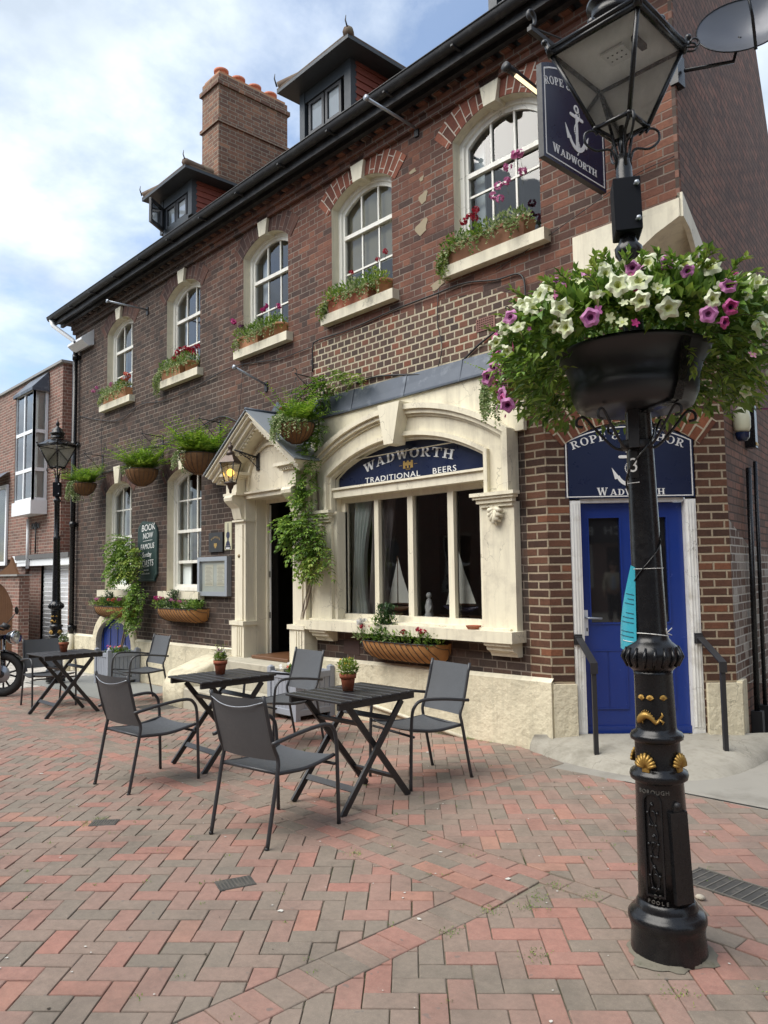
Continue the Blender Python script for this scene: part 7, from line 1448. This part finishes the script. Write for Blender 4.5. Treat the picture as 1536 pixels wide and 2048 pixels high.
# side wall fittings
t = thing('satellite_dish', 'dark grey mesh satellite dish on the upper corner', 'satellite dish', (1.36, 0, 5.8)); DC = Vector((1.78, .30, 5.88)); dn = Vector((.42, -.72, .30)).normalized(); dux = Vector((.75, .45, .25)); dux = (dux - dn * dux.dot(dn)).normalized(); duy = dn.cross(dux); b = MB(); DM = mat('grey_perforated_steel', (.10, .105, .12), .35, metal=.3, var=.1, scale=3)
vs = []; fs = []
for i in range(9):
    for k in range(36): r = .34 * i / 8; a = 2 * pi * k / 36; vs.append(DC + dux * r * cos(a) + duy * r * .86 * sin(a) + dn * (.10 * (i / 8) ** 2 - .05))
for i in range(8):
    for k in range(36): fs.append((i*36+k, i*36+(k+1) % 36, (i+1)*36+(k+1) % 36, (i+1)*36+k))
b.add(vs, fs, DM, True); b.tube([vs[8*36+k] for k in range(36)] + [vs[8*36]], .006, BLACK, 6, False); b.build('reflector', t)
b = MB(); e_ = DC + dn * .34 - duy * .02; b.tube([DC - duy * .30 + dn * .03, DC - duy * .16 + dn * .22, e_], .012, BLACK, 8); b.tube([e_ - duy * .05, e_ + duy * .06 - dn * .02], [.03, .026], BLACK, 10); b.build('feed_arm', t)
b = MB(); b.tube([DC - dn * .05, DC - dn * .12 + Vector((-.05, .0, -.12)), (1.42, .06, 5.62)], .016, BLACK, 8); b.bx(1.33, 1.40, -.02, .10, 5.5, 5.75, BLACK); b.tube([(1.37, -.02, 5.72), (1.44, -.10, 5.75), (1.47, -.12, 5.72)], .008, BLACK, 6); b.build('mount', t)
for i, (s0, zt, s1) in enumerate(((1.88, 2.56, 1.72), (2.22, 2.66, 2.10))):
    t_ = thing('cable_pipe', ('thicker black pipe on the alley wall, nearer the corner', 'thinner black pipe on the alley wall, farther from the corner')[i], 'pipe', tuple(SIDE(s0, .2, .05))); b = MB(); b.tube([SIDE(s0, zt, .05), SIDE(s1, .22, .05)], .026 if i == 0 else .02, BLACK, 10); b.build('pipe', t_); b = MB(); b.box(SIDE, s1 - .05, s1 + .05, -.05, .26, .005, .10, IRON); b.build('foot_box', t_)
t = thing('bulkhead_light', 'rounded cream wall light with a dark blue base beside the corner', 'wall light', tuple(SIDE(1.55, 2.95, .08))); b = MB(); o_ = SIDE(1.55, 2.98, .075); b.lathe([(.0, -.12), (.055, -.12), (.075, -.08), (.078, .02), (.065, .09), (.03, .125), (0, .13)], mat('cream_plastic', (.62, .62, .45), .4), tuple(o_), 18); b.build('cover', t); b = MB(); b.lathe([(.0, -.20), (.04, -.20), (.06, -.17), (.065, -.121)], mat('dark_blue_lens', (.01, .02, .06), .1), tuple(o_), 18, cap=False); b.build('lens', t)
t = thing('junction_box', 'tall black junction box on the alley wall', 'junction box', tuple(SIDE(2.1, 3.0, .05))); b = MB(); b.box(SIDE, 2.03, 2.14, 2.78, 3.2, .004, .10, BLACK); b.box(SIDE, 2.035, 2.135, 2.80, 2.83, .101, .106, mat('yellow_warning_label', (.45, .28, .02), .5)); b.build('case', t)
# cables strung over the facade
WIREG = 'loose black cables on the facade'
def cable(pts, lab, r=.007):
    b = MB(); P = [(x, -.018 - .012 * abs(sin(i * 2.3)), z) for i, (x, z) in enumerate(pts)]; b.tube(bez(P, 6), r, WIRE, 6); return tag(b.build('cable'), lab, 'cable', WIREG)
cable([(-10.85, 4.72), (-9.9, 4.50), (-9.0, 4.36), (-8.2, 4.50), (-7.35, 4.42), (-6.3, 4.46), (-5.24, 4.54), (-4.14, 4.42), (-3.45, 4.42)], 'black cable running below the upper sills on the left half')
cable([(-10.9, 3.56), (-10.2, 3.44), (-9.8, 3.48), (-8.9, 3.50), (-8.1, 3.72), (-7.4, 3.70), (-6.5, 3.76), (-5.6, 3.88), (-5.0, 3.70), (-4.5, 3.76), (-4.0, 3.72), (-3.5, 3.95), (-3.2, 4.02)], 'black cable swagging between the hanging basket brackets', .010)
cable([(-3.42, 4.10), (-3.40, 4.40), (-3.30, 4.47), (-2.72, 4.46), (-1.94, 4.50), (-1.35, 4.50), (-.9, 4.50), (-.5, 4.42), (-.2, 4.38), (-.15, 4.1), (-.17, 3.85)], 'black cable over the top of the pale pointed brickwork', .009)
cable([(-2.6, 3.80), (-2.2, 3.80), (-1.7, 3.72), (-1.35, 3.66), (-1.0, 3.70), (-.74, 3.82), (-.4, 3.95), (-.18, 4.0)], 'black cable sagging just above the lead flashing', .011)
cable([(-1.26, 4.55), (-1.28, 4.2), (-1.22, 3.9), (-1.33, 3.6), (-1.33, 3.5)], 'thin black cable dropping down the middle of the pale pointed brickwork', .005)
cable([(-9.75, 4.6), (-9.77, 4.2), (-9.72, 3.5)], 'thin cable dropping beside the leftmost upper window', .004)
cable([(-5.0, 4.6), (-5.03, 4.2), (-5.1, 3.75)], 'thin cable dropping beside the middle upper window', .004)
cable([(-.5, 4.52), (.0, 4.62), (.5, 4.75), (1.0, 4.88), (1.34, 4.90)], 'thin black cable rising to the upper corner', .004)
# drain covers
def cover(name, lab, P, w, h, ang, z, rib):
    t = tag(thing(name, lab, 'drain cover', (P[0], P[1], z))); t.rotation_euler = (0, 0, radians(ang)); b = MB(); CI = mat('worn_cast_iron', (.07, .066, .06), .6, metal=.2, var=.3, bump=.4, dirt=(.18, .16, .13), dirts=12)
    BASE[t.name] = V(0, 0, 0); b.bevbox(-w/2, w/2, -h/2, h/2, -.01, .0045, CI, .002); b.build('plate', t); b = MB(); CR = mat('pale_dirty_ribs', (.15, .14, .12), .7)
    if rib: 
        n = int(w / .045)
        for k in range(n): b.bx(-w/2 + .02 + k * w / n, -w/2 + .026 + k * w / n, -h/2 + .012, h/2 - .012, .0046, .0075, CR)
        b.bx(-w/2, w/2, -h/2, -h/2 + .008, .0046, .009, CR); b.bx(-w/2, w/2, h/2 - .008, h/2, .0046, .009, CR)
    else:
        for k in range(9):
            for j in range(7): b.bx(-w/2 + .012 + k * (w - .02) / 9, -w/2 + .020 + k * (w - .02) / 9, -h/2 + .010 + j * (h - .02) / 7, -h/2 + .018 + j * (h - .02) / 7, .0046, .0065, CR)
    b.build('ribs', t)
cover('drain_cover', 'small square iron cover set in the paving, lower centre', (.51, -3.585), .19, .13, 72, gz(.5), False)
cover('drain_cover', 'smaller grey iron cover with moss at its edges, left foreground', (-1.0, -3.64), .17, .12, 50, gz(-1), False)
cover('drain_cover', 'long ribbed iron channel cover right of the foreground lamp post', (2.56, -1.87), .95, .235, -5, 0, True)
cover('drain_cover', 'square cover beside the far folding table', (-5.3, -1.1), .5, .4, 2, gz(-5.3), False)
b = MB(); b.lathe([(0, -.012), (.014, -.008), (.02, 0), (.012, .01), (0, .014)], mat('pale_pebble', (.5, .45, .36), .9, bump=.5), (2.28, -2.09, .012), 10, sx=1.3); tag(b.build('pebble'), 'pale pebble lying beside the ribbed drain cover', 'pebble')
# litter specks and moss in the joints
b = MB(); SP = mat('pale_litter_speck', (.55, .53, .48), .9); SPD = mat('dark_litter_speck', (.04, .03, .02), .9)
for _ in range(420):
    x, y = rnd(-6, 4), rnd(-5.2, -.3); r = rnd(.002, .007) * (1 if rnd(0, 1) < .93 else 2.4); n = 6; b.add([(x + r * cos(2*pi*i/n) * rnd(.6, 1.5), y + r * sin(2*pi*i/n) * rnd(.6, 1.5), gz(x) + .0045) for i in range(n)], [tuple(range(n))], SP if rnd(0, 1) < .75 else SPD)
tag(b.build('litter_specks'), 'tiny pale specks and crumbs scattered over the brick paving', 'litter', kind='stuff')
b = MB()
def moss(x, y, s, n):
    for _ in range(n): p = Vector((x + random.gauss(0, s), y + random.gauss(0, s), gz(x) + .001)); b.leaf(p, Vector((rnd(-1, 1), rnd(-1, 1), rnd(.2, 1.3))), V(0, 0, 1), rnd(.006, .014), rnd(.003, .006), LEAFY if rnd(0, 1) < .4 else LEAFM, .1)
for (x, y) in ((1.64, -2.9), (1.75, -2.75), (1.66, -3.2), (1.7, -2.45), (1.9, -2.43), (2.6, -2.95), (1.72, -2.62), (.62, -2.88), (-1.06, -3.72), (-1.1, -3.62), (2.9, -2.3), (2.05, -3.1)): moss(x, y, .03, 60)
for _ in range(140): moss(rnd(-4, 4), rnd(-4.6, -.5), .012, 8)
for _ in range(26): x = rnd(-9, 0); moss(x, -.075, .02, 24)
for x in (-.92, -9.95, -10.1): moss(x, -.08, .035, 160)
tag(b.build('moss'), 'moss and tiny weeds growing in paving joints and along the plinth', 'moss', kind='stuff')
# mortar collar and weeds at the lamp foot
b = MB(); vs = []; n = 40
for i in range(n): a = 2*pi*i/n; k = .178 + .018 * sin(3 * a) + .012 * sin(7 * a + 1) + .008 * sin(13 * a); vs += [(2.42 + .15 * cos(a), -2.68 + .15 * sin(a), .018), (2.42 + k * cos(a), -2.68 + k * sin(a), .0035)]
b.add(vs, [(2*i, 2*i+1, 2*((i+1) % n)+1, 2*((i+1) % n)) for i in range(n)], mat('mortar_collar', (.17, .155, .12), .95, var=.25, scale=20, bump=1., dirt=(.08, .08, .05), dirts=20), True); tag(b.build('mortar_collar'), kind='structure')

# ================================================================ MOTORCYCLE
hv = Vector((.62, .78, 0)).normalized(); mo = thing('motorcycle', 'black motorcycle with round chrome headlight, cut off by the left edge', 'motorcycle', (-8.25, -2.24, gz(-8.25)))
FM = Fr((-8.17, -2.13, gz(-8.25)), hv, (0, 0, 1), Vector((hv.y, -hv.x, 0)))      # u forward, v up, w to its right
CHR = mat('chrome', (.55, .55, .56), .12, metal=1., var=.05); RUB = mat('tyre_rubber', (.018, .018, .018), .8, bump=.6, bscale=90); MBK = mat('gloss_black_motorcycle_paint', (.012, .012, .014), .15)
def wheel(u, nm):
    b = MB(); vs = []; n, k_ = 40, 12; R = .27; r = .058
    for i in range(n):
        a = 2*pi*i/n
        for j in range(k_): t = 2*pi*j/k_; rr = R + r * cos(t) * (1 + (.05 if (i + j) % 2 else 0)); vs.append(FM(u + rr * cos(a), .33 + rr * sin(a), r * 1.05 * sin(t)))
    b.add(vs, [(i*k_+j, ((i+1) % n)*k_+j, ((i+1) % n)*k_+(j+1) % k_, i*k_+(j+1) % k_) for i in range(n) for j in range(k_)], RUB, True); w = b.build(nm, mo)
    b = MB(); b.tube([FM(u + .215 * cos(2*pi*i/32), .33 + .215 * sin(2*pi*i/32), 0) for i in range(33)], .016, MBK, 8, False)
    for i in range(5):
        for s_ in (-.10, .10): a = 2*pi*i/5 + s_; b.tube([FM(u + .05 * cos(a), .33 + .05 * sin(a), .02 if s_ > 0 else -.02), FM(u + .21 * cos(2*pi*i/5 + s_ * 2.2), .33 + .21 * sin(2*pi*i/5 + s_ * 2.2), 0)], .014, MBK, 6)
    b.tube([FM(u, .33, -.06), FM(u, .33, .06)], .05, GUN, 16); b.tube([FM(u, .33, .045), FM(u, .33, .052)], .13, ALU, 24); b.build('rim', w)
wheel(0, 'front_wheel'); wheel(-1.38, 'rear_wheel')
b = MB(); vs = []
for i in range(15):
    a = radians(200 - i * 14 + 0)
    for s_ in (-.065, -.05, 0, .05, .065): rr = .355 - abs(s_) * .25; vs.append(FM(rr * cos(a) * 1.0, .33 + rr * sin(a), s_))
b.add(vs, [(i*5+j, (i+1)*5+j, (i+1)*5+j+1, i*5+j+1) for i in range(14) for j in range(4)], MBK, True); b.build('front_mudguard', mo)
b = MB()
for s_ in (-.09, .09): b.tube([FM(0, .33, s_), FM(-.02, .86, s_)], .022, CHR, 10); b.tube([FM(-.02, .36, s_), FM(-.03, .58, s_)], .03, GUN, 10)
b.box(FM, -.08, .02, .84, .90, -.11, .11, MBK); b.build('fork', mo)
b = MB(); hc = FM(.14, .86, .0); d_ = (hv + Vector((.25, -.35, 0))).normalized(); P = lambda t: hc + d_ * t; b.tube([P(-.10), P(-.05), P(.02), P(.05)], [.05, .085, .098, .10], MBK, 20); b.tube([P(.045), P(.065)], [.104, .100], CHR, 24); hl = b.build('headlight', mo)
b = MB(); b.tube([P(.058), P(.075), P(.082)], [.09, .06, .01], mat('headlight_glass', (.5, .52, .55), .06, metal=.6), 20); b.build('lens', hl)
b = MB(); b.tube(bez([FM(-.16, 1.02, -.38), FM(-.08, 1.05, -.22), FM(.0, .98, -.06), FM(.0, .98, .06), FM(-.08, 1.05, .22), FM(-.16, 1.02, .38)], 5), .012, IRON, 8)
for s_ in (-1, 1): b.tube([FM(-.16, 1.02, .38 * s_), FM(-.22, 1.0, .45 * s_)], .019, RUB, 10)
b.tube([FM(.02, 1.0, 0), FM(.05, 1.05, 0)], .06, IRON, 16); b.build('handlebar', mo)
for s_ in (-1, 1):
    b = MB(); b.tube([FM(-.08, 1.03, .30 * s_), FM(.04, 1.20, .34 * s_)], .006, IRON, 6); o_ = FM(.05, 1.24, .35 * s_); b.lathe([(0, -.012), (.05, -.008), (.062, 0), (.05, .008), (0, .010)], IRON, (0, 0, 0), 16); k0 = len(b.v) - 16 * 5
    b.v[k0:] = [tuple(o_ + hv * z + Vector((hv.y, -hv.x, 0)) * x * 1.25 + Vector((0, 0, 1)) * (y + x * .25)) for x, y, z in b.v[k0:]]; b.build('mirror', mo)
b = MB(); b.tube(bez([FM(-.10, .82, 0), FM(-.30, .90, 0), FM(-.62, .88, 0), FM(-.78, .78, 0)], 4), [.05] + [.13] * 4 + [.15] * 4 + [.12] * 3 + [.06], MBK, 16); b.build('fuel_tank', mo)
b = MB(); b.tube(bez([FM(-.74, .76, 0), FM(-.95, .74, 0), FM(-1.2, .78, 0), FM(-1.4, .80, 0)], 4), [.06] + [.11] * 9 + [.10, .08, .03], RUB, 12); b.build('seat', mo)
b = MB(); b.box(FM, -.92, -.45, .28, .56, -.14, .14, GUN); b.tube([FM(-.55, .5, 0), FM(-.42, .72, 0)], [.10, .08], ALU, 14); b.tube([FM(-.75, .5, 0), FM(-.75, .72, 0)], [.10, .08], ALU, 14); b.build('engine', mo)
b = MB(); b.tube(bez([FM(-.42, .6, .1), FM(-.30, .35, .14), FM(-.6, .22, .17), FM(-1.55, .34, .19)], 6), .03, CHR, 10); b.build('exhaust', mo)
b = MB(); b.tube([FM(-.2, .84, 0), FM(-.38, .35, 0), FM(-.95, .28, 0), FM(-1.05, .7, 0), FM(-.3, .82, 0)], .02, MBK, 8); b.tube([FM(-.95, .35, .1), FM(-1.38, .33, .1)], .02, MBK, 8); b.build('frame', mo)
